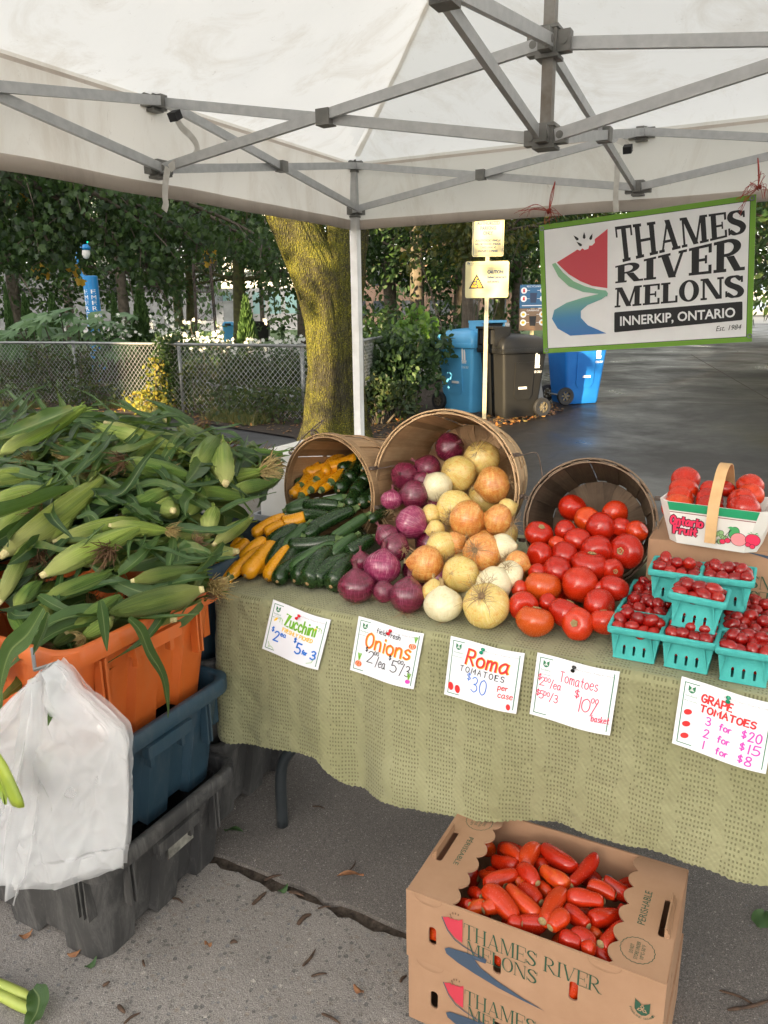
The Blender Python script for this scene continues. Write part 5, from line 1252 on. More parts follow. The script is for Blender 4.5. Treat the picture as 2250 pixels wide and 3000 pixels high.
# ================================================================== price cards
M_CARD = mat('card_mat', (.80, .81, .86), (.76, .77, .82), 5, .22, coat=.3)
M_SLEEVE = NT('clear_sleeve_mat'); M_SLEEVE.set(color=(.85, .86, .84), rough=.12, alpha=.16); M_SLEEVE = M_SLEEVE.mat
INKS = [I_BLACK, I_WHITE, I_GREEN, I_RED, I_ORANGE, I_YELLOW, I_BLUE, I_MAGENTA, I_GREY, I_LIME, I_PINK]
BK, WH, GR, RE, ORA, YE, BL, MA, GY, LI, PI_ = range(11)
def card(label, corners, draw, pin, pinpos, w=.163, h=.137, y=-.030, group='price cards pinned along the cloth', plane=None):
    P = [on_plane(rayD(*c), SW(0, y, 0), VN) for c in corners] if plane is None else [on_plane(rayD(*c), *plane) for c in corners]
    x = ((P[1] - P[0]) + (P[2] - P[3])).normalized(); yv = ((P[0] - P[3]) + (P[1] - P[2])).normalized(); yv = (yv + Vector((0, 0, .0)) + VN * .06).normalized()
    c = sum(P, Vector()) / 4; w = ((P[1] - P[0]).length + (P[2] - P[3]).length) / 2 if w is None else w
    z = x.cross(yv).normalized(); sk = x.dot(yv)
    M = Matrix(((x.x, yv.x, z.x, c.x), (x.y, yv.y, z.y, c.y), (x.z, yv.z, z.z, c.z), (0, 0, 0, 1)))
    t = thing('price_card', label, 'price sign', c.to_tuple(), 0, group)
    L = M.copy(); L.translation = (0, 0, 0)
    def bend(x_, y_, z_): return L @ Vector((x_, y_, z_ - .006 * (x_ / w * 2) ** 2 + .003 * math.sin(x_ * 40)))
    n = 12; mb = MB()
    top = [[bend(-w / 2 + w * i / n, sy * h / 2, zz) for i in range(n + 1)] for sy, zz in ((-1, 0), (1, 0), (1, -.0008), (-1, -.0008), (-1, 0))]
    mb.loft(top, closed=False); mb.build('card', M_CARD, t)
    mk = Marks(); mk.frame(-w / 2 + .007, -h / 2 + .007, w / 2 - .007, h / 2 - .007, .0017, GR)
    mk.logo(-w / 2 + .021, h / 2 - .019, .0125, GR, WH); mk.text('foodland', -w / 2 + .011, h / 2 - .0345, -w / 2 + .031, h / 2 - .0305, GR); mk.text('ONTARIO', -w / 2 + .0145, h / 2 - .0385, -w / 2 + .0275, h / 2 - .0365, GY); mk.text('terre nourriciere', -w / 2 + .010, h / 2 - .044, -w / 2 + .033, h / 2 - .041, GR)
    mk.text("Product of Ontario / Produit de l'Ontario", -.005, h / 2 - .0148, w / 2 - .009, h / 2 - .0112, GY)
    draw(mk, w, h); mk.build('lettering', INKS, t, fn=lambda a, b, z_: bend(a, b, z_ + .0005))
    if pin:
        px, py = pinpos[0] * w / 2, pinpos[1] * h / 2; mb = MB(); mb.lathe([(.0005, .0), (.0045, .001), (.0045, .002), (.0022, .004), (.0022, .009), (.0042, .011), (.0042, .013), (.0005, .0135)], 14, M=L @ Matrix.Translation((px, py, 0)) @ Matrix.Rotation(.35, 4, 'X')); mb.build('push_pin', pin, t, smooth=True, angle=40)
    return t
P_RED, P_GREEN, P_BLACK = mat('red_pin_mat', (.60, .01, .02), rough=.2), mat('green_pin_mat', (.01, .24, .13), rough=.2), mat('black_pin_mat', (.01, .01, .01), rough=.2)
rw = random.Random(4)
def veg(mk, x, y, s, kind):
    if kind == 'zuc': mk.disc(x, y, .007 * s, .003 * s, YE, .9); mk.ribbon([(x + .006 * s, y + .006 * s), (x + .014 * s, y + .008 * s), (x + .02 * s, y + .002 * s)], .0012, LI); mk.ribbon([(x + .012 * s, y + .008 * s), (x + .012 * s, y - .004 * s)], .0012, LI); mk.ribbon([(x + .018 * s, y + .005 * s), (x + .02 * s, y - .008 * s)], .0010, LI)
    if kind == 'onion':
        mk.disc(x, y, .0085 * s, .0075 * s, ORA); [mk.ribbon([(x + k * .003 * s, y - .006 * s), (x + k * .0045 * s, y), (x + k * .002 * s, y + .007 * s)], .0006, WH) for k in (-1, 0, 1)]
    if kind == 'shoot': [mk.ribbon([(x, y), (x + k * .004 * s, y + .017 * s)], .0022 * s, LI) for k in (-1, 0, 1)]
    if kind == 'tom': mk.disc(x, y, .0085 * s, .006 * s, RE, .5); mk.disc(x + .002 * s, y + .001 * s, .004 * s, .0022 * s, ORA, .5)
    if kind == 'roma': mk.disc(x, y, .006 * s, .0095 * s, RE, .2)
def d_zuc(mk, w, h):
    veg(mk, -.061, .022, 1, 'zuc'); veg(mk, .052, .034, .8, 'zuc'); mk.write('Zucchini', -.034, .015, .031, .0046, LI, rot=.0, width=.088, rnd=rw)
    mk.write('FRESHLY PICKED', -.036, -.002, .0095, .0019, YE, width=.088, rnd=rw)
    mk.write('$', -.066, -.012, .013, .0026, BL, rnd=rw); mk.write('2', -.056, -.034, .026, .0038, BL, rnd=rw); mk.write('ea', -.038, -.016, .012, .0026, BL, rnd=rw)
    mk.write('$', .004, -.016, .013, .0028, BL, rnd=rw); mk.write('5', .013, -.042, .028, .0042, BL, rnd=rw); mk.write('for', .033, -.038, .011, .0030, BL, rnd=rw, width=.013); mk.write('3', .056, -.044, .022, .0040, BL, rnd=rw)
    mk.ribbon([(-.068, -.042), (-.063, -.050), (-.066, -.055), (-.058, -.052), (-.05, -.056)], .0012, LI); mk.ribbon([(.05, -.058), (.062, -.053), (.066, -.042)], .0012, LI)
def d_oni(mk, w, h):
    mk.write('field fresh', -.030, .041, .0125, .0016, BK, width=.062, rnd=rw); mk.write('Onions', -.052, .0, .036, .0056, YE, width=.112, rnd=rw); mk.z += 4e-5; mk.write('Onions', -.053, .001, .036, .0042, ORA, width=.112, rnd=rw)
    mk.write('$', -.050, -.010, .012, .0018, BK, rnd=rw); mk.write('2', -.042, -.035, .028, .0019, BK, rnd=rw); mk.write('00', -.026, -.012, .009, .0015, BK, rnd=rw); mk.write('/ea', -.018, -.038, .023, .0018, BK, rnd=rw, width=.025)
    mk.write('$', .013, -.011, .012, .0018, BK, rnd=rw); mk.write('5', .021, -.038, .028, .0021, BK, rnd=rw); mk.write('00', .037, -.014, .009, .0015, BK, rnd=rw); mk.write('/3', .045, -.040, .026, .0018, BK, rnd=rw, width=.021)
    veg(mk, -.062, -.045, 1.0, 'onion'); veg(mk, -.062, -.036, 1, 'shoot'); veg(mk, .063, .034, .95, 'onion'); veg(mk, .068, .044, .8, 'shoot'); mk.disc(.066, -.052, .0055, .0052, MA); veg(mk, .067, -.047, .9, 'shoot')
def d_rom(mk, w, h):
    mk.write('Roma', -.040, .016, .034, .0062, YE, width=.094, slant=.15, rnd=rw); mk.z += 4e-5; mk.write('Roma', -.041, .0165, .034, .0046, RE, width=.094, slant=.15, rnd=rw)
    mk.write('TOMATOES', -.052, -.003, .0125, .0018, BK, width=.100, gap=4, rnd=rw); mk.write('$', -.034, -.020, .017, .0018, BL, rnd=rw); mk.write('30', -.022, -.043, .034, .0022, BL, width=.034, rnd=rw)
    mk.write('per', .038, -.021, .012, .0017, RE, rnd=rw, width=.020); mk.write('case', .040, -.038, .013, .0017, RE, width=.030, rnd=rw)
    veg(mk, -.068, -.044, 1, 'roma'); veg(mk, -.052, -.047, 1, 'roma'); veg(mk, .064, -.056, .75, 'roma')
def d_tom(mk, w, h):
    mk.write('Tomatoes', -.030, .020, .022, .0017, PI_, width=.076, rnd=rw)
    mk.write('$', -.074, .012, .014, .0016, PI_, rnd=rw); mk.write('2', -.069, .002, .018, .0016, PI_, rnd=rw); mk.write('00', -.060, .011, .009, .0014, PI_, rnd=rw); mk.write('/ea', -.0465, .001, .017, .0016, PI_, width=.021, rnd=rw)
    mk.write('$', -.074, -.022, .014, .0016, PI_, rnd=rw); mk.write('5', -.067, -.027, .017, .0016, PI_, rnd=rw); mk.write('00', -.058, -.019, .009, .0014, PI_, rnd=rw); mk.write('/3', -.0445, -.028, .017, .0016, PI_, width=.016, rnd=rw)
    mk.write('$', .004, -.004, .018, .0018, PI_, rnd=rw); mk.write('1', .012, -.030, .032, .0018, PI_, rnd=rw); mk.write('0', .0205, -.028, .028, .0018, PI_, rnd=rw); mk.write('00', .038, -.006, .010, .0014, PI_, rnd=rw); mk.write('/', .040, -.032, .026, .0018, PI_, rnd=rw); mk.write('basket', .043, -.044, .013, .0016, PI_, width=.033, rnd=rw)
def d_gra(mk, w, h):
    mk.write('GRAPE', -.042, .032, .015, .0034, RE, width=.052, rnd=rw); mk.write('TOMATOES', -.042, .013, .013, .0032, RE, width=.094, rnd=rw)
    for i, (a, b, c_) in enumerate((('3', '$', '20'), ('2', '$', '15'), ('1', '$', '8'))):
        y = -.010 - i * .024; mk.write(a, -.030, y, .016, .0024, MA, rnd=rw); mk.write('for', -.006, y, .013, .0024, MA, width=.020, rnd=rw); mk.write(b, .032, y, .015, .0024, MA, rnd=rw); mk.write(c_, .044, y - .003, .018, .0026, MA, width=.021 if len(c_) > 1 else .010, rnd=rw)
        veg(mk, -.062, .004 - i * .024, .9, 'tom')
card('white zucchini price card in green lettering with a red pin', ((590, 1298), (704, 1341), (685, 1447), (566, 1403)), d_zuc, P_RED, (.02, .80))
card('white onion price card with orange lettering', ((773, 1335), (908, 1374), (892, 1487), (756, 1447)), d_oni, P_RED, (.06, .84))
card('white roma tomato price card reading thirty dollars per case', ((972, 1377), (1128, 1415), (1116, 1543), (957, 1500)), d_rom, P_GREEN, (-.06, .86))
card('white tomato price card handwritten all in pink with a black pin', ((1160, 1413), (1334, 1459), (1318, 1586), (1143, 1543)), d_tom, P_BLACK, (-.05, .86))
card('white grape tomato price card under the teal punnets', ((1487, 1472), (1663, 1523), (1644, 1669), (1461, 1607)), d_gra, P_GREEN, (.02, .84))

# ================================================================== stacking crates
def m_plastic(name, c, c2, scuff, rough=.42, dirt=.5):
    k = NT(name); co = k.co(); sc = k.ramp(k.noise(k.map(co, (4, 4, .7)), 5, 9, .8, .8), [(.47, 0), (.66, dirt)]); fl = k.ramp(k.noise(co, 46, 4, .8), [(.66, 0), (.72, .5)])
    base = k.ramp(k.noise(co, 3, 4), [(.35, c), (.65, c2)]); k.set(color=k.mix(fl, k.mix(sc, base, scuff), scuff), rough=k.ramp(k.noise(co, 9, 5), [(.3, rough), (.7, rough + .22)]))
    k.bump(k.noise(co, 120, 3), .12, .002); return k.mat
CR_OR, CR_BL, CR_BK = m_plastic('orange_crate_mat', (.62, .13, .018), (.50, .10, .015), (.42, .17, .07), .40, .35), m_plastic('blue_crate_mat', (.022, .056, .086), (.018, .046, .070), (.085, .105, .12), .45, .5), m_plastic('black_crate_mat', (.026, .026, .028), (.046, .045, .044), (.14, .135, .13), .5, .7)
def crate(label, m, cx, cy, z, group, fins=True):
    t = thing('crate', label, 'crate', SW(cx, cy, z).to_tuple(), STALL_ROT, group); H = .288
    def outline(hx, hy, k, rad=.045):
        out = []; n = 30
        def rec(u):
            d = 0.0
            for a, b in ((.17, .40), (.60, .83)):
                e = .03; f = max(0, min(1, (u - a) / e)) * max(0, min(1, (b - u) / e)); d = max(d, f * f * (3 - 2 * f))
            return d
        corners = ((1, -1, -PI / 2), (1, 1, 0), (-1, 1, PI / 2), (-1, -1, PI))
        for i, (sx, sy, a0) in enumerate(corners):
            for j in range(7):
                a = a0 + PI / 2 * j / 6; out.append((sx * (hx - rad) + rad * math.cos(a), sy * (hy - rad) + rad * math.sin(a), 0.0))
            x0, y0 = out[-1][:2]; nx, ny = corners[(i + 1) % 4][:2]; a = corners[(i + 1) % 4][2]; x1, y1 = nx * (hx - rad) + rad * math.cos(a), ny * (hy - rad) + rad * math.sin(a)
            dx, dy = x1 - x0, y1 - y0; L = math.hypot(dx, dy)
            for j in range(1, n):
                u = j / n; r_ = rec(u); o = -.017 * r_ * k; out.append((x0 + dx * u + dy / L * o, y0 + dy * u - dx / L * o, r_))
        return out
    rg = []
    for q, k in ((0, 1), (.04, 1), (.2, 1), (.45, 1), (.68, 1), (.76, .9), (.84, .35), (.88, .15)):
        hx, hy = .255 + .05 * q, .207 + .016 * q; rg.append([(x, y, H * q + (.014 * r_ if q < .05 else 0)) for x, y, r_ in outline(hx, hy, k)])
    r0 = [(x * .93, y * .93, .004 + .014 * r_) for x, y, r_ in outline(.255, .207, 1)]
    mb = MB(); mb.loft([r0] + rg, cap0=True)
    inn = [[(x, y, zz) for x, y, r_ in outline(hx, hy, k)] for hx, hy, zz, k in ((.297, .215, H * .88, .1), (.29, .212, H * .7, .8), (.252, .204, .012, .9))]
    mb.loft(inn, cap1=True); mb.build('body', m, t, smooth=True, angle=50)
    mb = MB(); lip = [[(x, y, zz) for x, y, r_ in outline(hx, hy, 0)] for hx, hy, zz in ((.301, .220, H * .86), (.318, .236, H * .865), (.320, .238, H * .9), (.319, .237, H * .99), (.314, .232, H), (.304, .222, H), (.299, .217, H * .985), (.297, .215, H * .87))]
    mb.loft(lip); mb.build('rim', m, t, smooth=True, angle=60)
    rb_ = lambda c, s: MB().box(c, s).build('rib', m, t)
    for s in (-1, 1) if fins else ():
        for x in (-.26, -.245, -.23, .23, .245, .26): rb_((x, s * .221, H * .66), (.005, .022, H * .36))
        for x in (-.1, .0, .1): rb_((x, s * .226, H * .74), (.012, .016, H * .2))
        for y in (-.15, -.137, .137, .15): rb_((s * .300, y, H * .66), (.022, .005, H * .36))
        for y in (-.05, .05): rb_((s * .304, y, H * .74), (.016, .012, H * .2))
    for s in (-1, 1): MB().box((s * .314, 0, H * .80), (.022, .14, .03)).build('grip', m, t)
    return t
g_ = 'stacked plastic crates at the table end'
bc = crate('scuffed black crate at the bottom of the corn stack', CR_BK, -.248, -.272, 0, g_)
crate('dull blue crate in the middle of the corn stack', CR_BL, -.246, -.276, .252, g_)
crate('bright orange crate full of corn on top of the stack', CR_OR, -.240, -.290, .504, g_)
for lab, m, x, y, z in (('black crate at the bottom of the hidden stack behind the orange one', CR_BK, -.33, .20, 0), ('black crate in the hidden stack behind the blue one', CR_BK, -.33, .20, .252), ('blue crate of corn behind the orange crate', CR_BL, -.33, .20, .504),
        ('black crate at the bottom of the outer corn stack', CR_BK, -.93, .0, 0), ('black crate in the middle of the outer corn stack', CR_BK, -.93, .0, .252), ('blue crate of corn on the outer stack', CR_BL, -.93, .0, .504)): crate(lab, m, x, y, z, g_, False)
# worn label on the black crate
mb = MB(); mb.box((.288, .02, .19), (.003, .085, .052)); o = mb.build('sticker', mat('worn_sticker_mat', (.30, .29, .25), (.12, .115, .10), 40, .8), bc); o.rotation_euler = (0, 0, 0); o.location = (.012, 0, 0)
card('blank sliver of a green bordered price card on the orange crate', ((-150, 1350), (10, 1390), (12, 1492), (-150, 1450)), lambda mk, w, h: None, None, (0, 0), w=.15, h=.10, group='price cards pinned along the cloth', plane=(SW(0, -.56, 0), VN))

# ================================================================== bag bundle hung on the crates
k = NT('clear_film_mat'); co = k.co(); k.set(color=(.80, .81, .82), rough=.10, spec=.8, coat=1.0, coatr=.04); k.translucent(.42, (.88, .89, .89))
f = k.noise(k.map(co, (1, 1, .45)), 6, 4, .5, 1.6); k.bump(f, .30, .02)
k2 = k.n('BsdfTransparent'); mx = k.n('MixShader'); fin = k.out.inputs[0].links[0].from_socket; k.l(k.ramp(k.noise(co, 3.5, 3), [(.35, .42), (.7, .74)]), mx.inputs[0]); k.l(fin, mx.inputs[1]); k.l(k2.outputs[0], mx.inputs[2]); k.l(mx.outputs[0], k.out.inputs[0])
M_FILM = k.mat
bagP = SW(-.10, -.58, .5); t = thing('bag_bundle', 'bundle of clear white plastic produce bags hung over the corn crates', 'plastic bags', bagP.to_tuple())
BGX = (VX * .93 - VN * .37).normalized() * 1.0; BGX = (VX * .97 + VN * .24).normalized(); BGN = Vector((-BGX.y, BGX.x, 0))
pl0 = SW(.06, -.575, .5)
def bag_pt(x, y): return on_plane(rayD(x, y), pl0, BGN)
outl_l = [(1425, 118), (1445, 98), (1480, 60), (1520, 20), (1570, -40), (1640, -70), (1700, -80), (1760, -85), (1810, -85), (1850, -80)]
outl_r = [(1425, 130), (1440, 150), (1480, 182), (1520, 235), (1560, 280), (1590, 290), (1660, 290), (1760, 288), (1810, 285), (1870, 278)]
def crease(u, v, sd):
    w = .020 * mnoise.noise(Vector((u * 3.2 + .4 * v, v * .7, sd))) + .008 * mnoise.noise(Vector((u * 8 - v, v * 1.3, sd + 2)))
    for s_, a_, th in ((4.0, .007, .35), (6.5, .005, 1.25), (9.0, .0035, -.5)):
        x = u * math.cos(th) + v * math.sin(th); y = -u * math.sin(th) + v * math.cos(th); w += a_ * max(0, 1 - 5 * abs(mnoise.noise(Vector((x * s_, y * s_ * .35, sd + s_))))) ** 1.5
    return w
for lay in range(5):
    mb = MB(); rows = []; n = 84; m_ = 96; sd = lay * 3.1
    for i in range(n + 1):
        v = i / n; yy = 1425 + (1868 + (lay % 3) * 9 - 9 - 1425) * v; xl = lerp_t([(a, b) for a, b in outl_l], yy); xr = lerp_t(outl_r, yy) - (lay % 4) * 2.5
        row = []
        for j in range(m_ + 1):
            u = j / m_; x = xl + (xr - xl) * u; p = bag_pt(x, yy + 10 * math.sin(u * PI) - (8 * u if v > .9 else 0))
            w_ = crease(u, v, sd) * .8
            w_ += .010 * math.sin(u * 11 + 2.0 * math.sin(v * 3)) * (1 - v) ** 1.5
            bulge = .03 * math.sin(PI * min(1, u * 1.02)) * (.4 + .6 * v)
            row.append(p - BGN * (bulge + w_ + (4 - lay) * .006) - bagP)
        rows.append(row)
    mb.loft(rows, closed=False); mb.build('bag', M_FILM, t, smooth=True)
# a twisted tail of film hanging off the near edge
mb = MB(); rows = []
for i in range(26):
    v = i / 25; c = [(110 - 10 * v, 1440 + 455 * v)]; w_ = 16 + 34 * math.sin(PI * v * .95) ; row = []
    for j in range(13):
        u = j / 12 - .5; x = 118 - 52 * v + u * 2 * w_ * (.35 + .65 * v if v < .9 else .55); p = bag_pt(x, 1440 + 460 * v + 14 * u)
        row.append(p - BGN * (.055 + .012 * math.sin(u * 9 + v * 4) + .008 * mnoise.noise(Vector((u * 8, v * 6, 1)))) - bagP)
    rows.append(row)
mb.loft(rows, closed=False); mb.build('loose_bag', M_FILM, t, smooth=True)
MB().tube([SW(.0, -.535, .80) - bagP, SW(.02, -.55, .765) - bagP, bag_pt(124, 1432) - bagP], .004, 6).build('hook', M_GALV, t)
# ================================================================== baskets
def m_slat(name, a, b, c):
    k = NT(name); v, z = k.stalks(1.2); co = k.co()
    g = k.noise(k.map(v, (14, 14, 4)), 2.2, 6, .6); k.set(color=k.mix(k.ramp(k.noise(co, 5, 5, .7), [(.45, 0), (.72, .75)]), k.ramp(g, [(.3, a), (.7, b)]), c), rough=.72, spec=.3)
    hv = k.n('HueSaturation'); k.l(k.b.inputs['Base Color'].links[0].from_socket, hv.inputs['Color']); k.l(k.ramp(k.n('NewGeometry').outputs['Random Per Island'], [(0, .68), (1, 1.18)]), hv.inputs['Value']); k.set(color=hv.outputs[0])
    k.bump(g, .35, .002); return k.mat
SL_NEW, SL_MID, SL_OLD = m_slat('pale_slat_mat', (.46, .30, .16), (.58, .40, .23), (.34, .20, .10)), m_slat('tan_slat_mat', (.33, .20, .10), (.43, .28, .15), (.19, .11, .055)), m_slat('old_slat_mat', (.15, .10, .065), (.23, .165, .11), (.075, .05, .035))
M_WIREH = mat('rusty_wire_mat', (.10, .075, .06), (.16, .12, .10), 40, .5, metal=.5)
def basket(label, centre, axis, R, Rb, H, m, mh, nsl=30, handles=(0, PI), seed=0):
    """half-lying splint basket: local +z runs from the bottom to the open mouth, the origin is the middle of the mouth"""
    r = random.Random(seed); t = thing('splint_basket', label, 'basket', centre.to_tuple(), 0, 'tipped splint baskets'); t.rotation_mode = 'QUATERNION'; t.rotation_quaternion = Vector(axis).normalized().to_track_quat('Z', 'Y')
    prof = [(Rb * (1 + .0), -H)] + [(Rb + (R - Rb) * (1 - (1 - q) ** 1.25), -H * (1 - q)) for q in (.03, .12, .3, .5, .7, .85, .97, 1.0)]
    mb = MB()
    for i in range(nsl):
        a0 = 2 * PI * i / nsl; da = 2 * PI / nsl * (.47 if i % 2 else .60); off = .0036 * (i % 2) + r.uniform(-.0006, .0006); th = .0022; N_ = 5; a0 += r.uniform(-.02, .02)
        rings = []
        for rr, z in prof:
            lo = [((rr + off - th) * math.cos(a0 + da * (2 * j / N_ - 1)), (rr + off - th) * math.sin(a0 + da * (2 * j / N_ - 1)), z) for j in range(N_ + 1)]
            hi = [((rr + off) * math.cos(a0 + da * (2 * j / N_ - 1)), (rr + off) * math.sin(a0 + da * (2 * j / N_ - 1)), z) for j in range(N_, -1, -1)]
            rings.append(lo + hi)
        mb.loft(rings, cap0=True, cap1=True)
    mb.build('side_wall', m, t)
    mb = MB()
    for i in range(9):
        a0 = PI * i / 9; w = .028; Mx = Matrix.Translation((0, 0, -H + .006 + .0007 * (i % 3))) @ Matrix.Rotation(a0, 4, 'Z'); mb.box((0, 0, 0), (Rb * 1.96, w * (1.6 if i % 2 else 1.1), .003), 0, Mx)
    mb.lathe([(.0, -H + .001), (Rb * .99, -H + .001), (Rb * .99, -H + .003), (0, -H + .003)], 40); mb.build('bottom', m, t)
    def hoop(rr, z, w, th): x = MB(); x.lathe([(rr, z), (rr + th, z), (rr + th * 1.1, z - w / 2), (rr + th, z - w), (rr, z - w), (rr - .0003, z - w / 2), (rr, z)], 72); x.build('hoop', mh, t, smooth=True, angle=40)
    hoop(R + .0032, .002, .022, .0035); hoop(R - .0062, .003, .020, .0034)
    hoop(Rb + (R - Rb) * (1 - .5 ** 1.25) + .0030, -H * .48, .018, .0028); hoop(Rb + .0045, -H * .93, .018, .003)
    for a in handles:
        c, s = math.cos(a), math.sin(a); tx = Vector((-s, c, 0)); o = Vector((c, s, 0)) * (R + .011)
        e = .055; x = MB(); drop = Vector((c, s, 0)) * .012
        x.tube(catmull([o + tx * e - Vector((c, s, 0)) * .018, o + tx * e + Vector((0, 0, -.006)), o + tx * e * 1.0 + drop + Vector((0, 0, -.035)), o + tx * e * .85 + drop * 3.0 + Vector((0, 0, -.075)), o - tx * e * .85 + drop * 3.0 + Vector((0, 0, -.075)), o - tx * e + drop + Vector((0, 0, -.035)), o - tx * e + Vector((0, 0, -.006)), o - tx * e - Vector((c, s, 0)) * .018], 5), .0019, 6)
        for q in (-1, 1):
            cc = o + tx * e * q - Vector((c, s, 0)) * .006 + Vector((0, 0, -.010)); x.tube([cc + (Vector((c, s, 0)) * math.cos(b) * .010 + Vector((0, 0, 1)) * math.sin(b) * .014) + tx * (.0016 * b / 3) for b in [i * .45 for i in range(34)]], .0015, 5)
        x.build('wire_handle', M_WIREH, t, smooth=True)
    return t
def mouth(x, y, z): P = on_z(rayD(x, y), z); return P
AX = lambda a, up: (-VN * math.cos(a) - VX * math.sin(a)) * math.cos(up) + Vector((0, 0, math.sin(up)))
oB = mouth(958, 1052, .955); zB = mouth(708, 1066, .905); tB = mouth(1272, 1130, .900)
basket('large pale splint basket tipped over behind the onions', oB, AX(-.08, .10), .204, .160, .29, SL_NEW, SL_NEW, 32, (.2, PI + .1), 1)
basket('tan splint basket tipped over behind the zucchini next to the corn', zB, AX(.17, .06), .170, .134, .27, SL_MID, SL_MID, 28, (.2, 2.2), 2)
basket('dark weathered splint basket tipped back behind the tomatoes', tB, AX(-.10, .30), .158, .128, .25, SL_OLD, SL_OLD, 28, (.1, PI), 3)

# ================================================================== naming a heap row by row
def name_rows(items, look, where, towards, per_row):
    """items: (object, look) ; rows from the cloth upwards, each counted from one end that can be found in the scene"""
    it = sorted(items, key=lambda o: -proj(o[0].matrix_basis.translation)[1]); rows = []
    while it: rows.append(sorted(it[:per_row], key=lambda o: proj(o[0].matrix_basis.translation)[0])); it = it[per_row:]
    n = len(rows)
    for i, row in enumerate(rows):
        rn = 'bottom row' if i == 0 else 'top row' if i == n - 1 else ORD[i] + ' row up'
        for j, (o, lk) in enumerate(row): tl = f', {rn} {where}, {ORD[j]} from {towards}'; o['label'] = ' '.join((lk or look).split()[:16 - len(tl[1:].split())]) + tl
def blob(name, rad, n, m_, fn, mats, smooth=True, sq=1.0):
    """a round fruit: fn(angle, latitude) scales the radius"""
    mb = MB(); rings = []
    for i in range(m_ + 1):
        th = PI * i / m_; z = -math.cos(th); rr = max(math.sin(th), 1e-4); rings.append([])
        for j in range(n):
            a = 2 * PI * j / n; k, zz = fn(a, th); rings[-1].append((rad * rr * k * math.cos(a), rad * rr * k * math.sin(a), rad * zz * sq))
    mb.loft(rings, cap0=True, cap1=True); return mb.mesh(name, mats, smooth)

# ---------------------------------------------------------------- tomatoes
def m_tomato(name, cols, gloss=.20):
    k = NT(name); v, z = k.stalks(4); r_ = k.rand(); co = k.co()
    base = k.ramp(k.math('ADD', k.math('MULTIPLY', r_, .75), k.math('MULTIPLY', k.noise(k.map(v, (1, 1, 1)), 1.4, 3), .3)), cols)
    sc = k.ramp(k.noise(co, 60, 5, .8), [(.70, 0), (.76, .35)]); base = k.mix(sc, base, (.30, .12, .03))
    k.set(color=base, rough=k.ramp(k.noise(co, 22, 4), [(.35, gloss), (.7, gloss + .13)]), spec=.5, coat=.06); k.b.inputs['Subsurface Radius'].default_value = (.02, .006, .003)
    k.bump(k.noise(co, 260, 2), .04, .001); return k.mat
M_TOM = m_tomato('tomato_skin_mat', [(.0, (.33, .008, .002)), (.5, (.42, .016, .003)), (.8, (.49, .036, .004)), (1.0, (.56, .085, .007))])
M_TOMO = m_tomato('orange_tomato_mat', [(0, (.46, .055, .006)), (1, (.52, .10, .010))])
M_SCAR = mat('stem_scar_mat', (.20, .13, .05), (.34, .26, .12), 120, .9); M_CALYX = mat('calyx_mat', (.07, .13, .03), (.13, .17, .05), 60, .7)
def tom_fn(seed, lobes, amp, sq):
    r = random.Random(seed); ph = r.uniform(0, 6); tilt = r.uniform(-.04, .04)
    def f(a, th):
        s = math.sin(th); top = max(0, math.cos(PI - th))
        k = 1 + amp * math.cos(lobes * a + ph) * (.35 + .65 * top) * s + .03 * math.cos(2 * a + ph) + .02 * mnoise.noise(Vector((math.cos(a) * 2, math.sin(a) * 2, th + seed)))
        z = -math.cos(th) * sq - .17 * top ** 9 - .05 * max(0, math.cos(th)) ** 9 + tilt * math.cos(a) * s
        return k, z
    return f
TOM = [blob('tomato', 1.0, 36, 26, tom_fn(i, 5 + i % 3, .022 + .008 * (i % 3), (.84, .90, .80, .87, .94)[i]), M_TOM) for i in range(5)]
TOMO = [blob('tomato', 1.0, 36, 26, tom_fn(i + 20, 5 + i, .02, (.80, .86)[i]), M_TOMO) for i in range(2)]
sm = MB(); sm.lathe([(.001, .66), (.10, .665), (.15, .70), (.19, .715), (.21, .70), (.22, .66)], 18, fn=lambda a, z: 1 + .12 * math.sin(5 * a)); sm.lathe([(.001, .73), (.045, .73), (.055, .66)], 10); SCAR = sm.mesh('stem_scar', M_SCAR, True)
def tomato(P, rad, top, r, me=None, name='tomato', calyx=True, grp='tomatoes spilling from the dark basket'):
    if me is None: me = r.choice(TOM)
    o = put(name, me, None, axis_M(P, top, r.uniform(0, 6), (rad, rad, rad))); tag(o, None, 'tomato', grp)
    if calyx: put('stem_scar', SCAR, o)
    return o
r = random.Random(5); items = []
TOMS = [(540, 365, 78, 0), (350, 515, 80, 1), (500, 500, 65, 0), (625, 430, 70, 0), (783, 400, 75, 0), (700, 480, 88, 0), (910, 500, 62, 0), (820, 480, 58, 0), (570, 555, 74, 0), (455, 575, 50, 0), (355, 640, 76, 0),
        (680, 615, 90, 0), (850, 615, 97, 0), (490, 640, 82, 0), (640, 695, 104, 3), (455, 730, 84, 0), (770, 720, 62, 4), (340, 735, 52, 0), (585, 805, 102, 0), (373, 815, 102, 2), (775, 825, 82, 3), (240, 832, 50, 0), (262, 930, 86, 0),
        (500, 965, 98, 3), (325, 1015, 108, 2), (570, 1030, 92, 5), (695, 925, 95, 0), (725, 1015, 88, 0), (400, 905, 50, 0), (700, 835, 45, 0)]
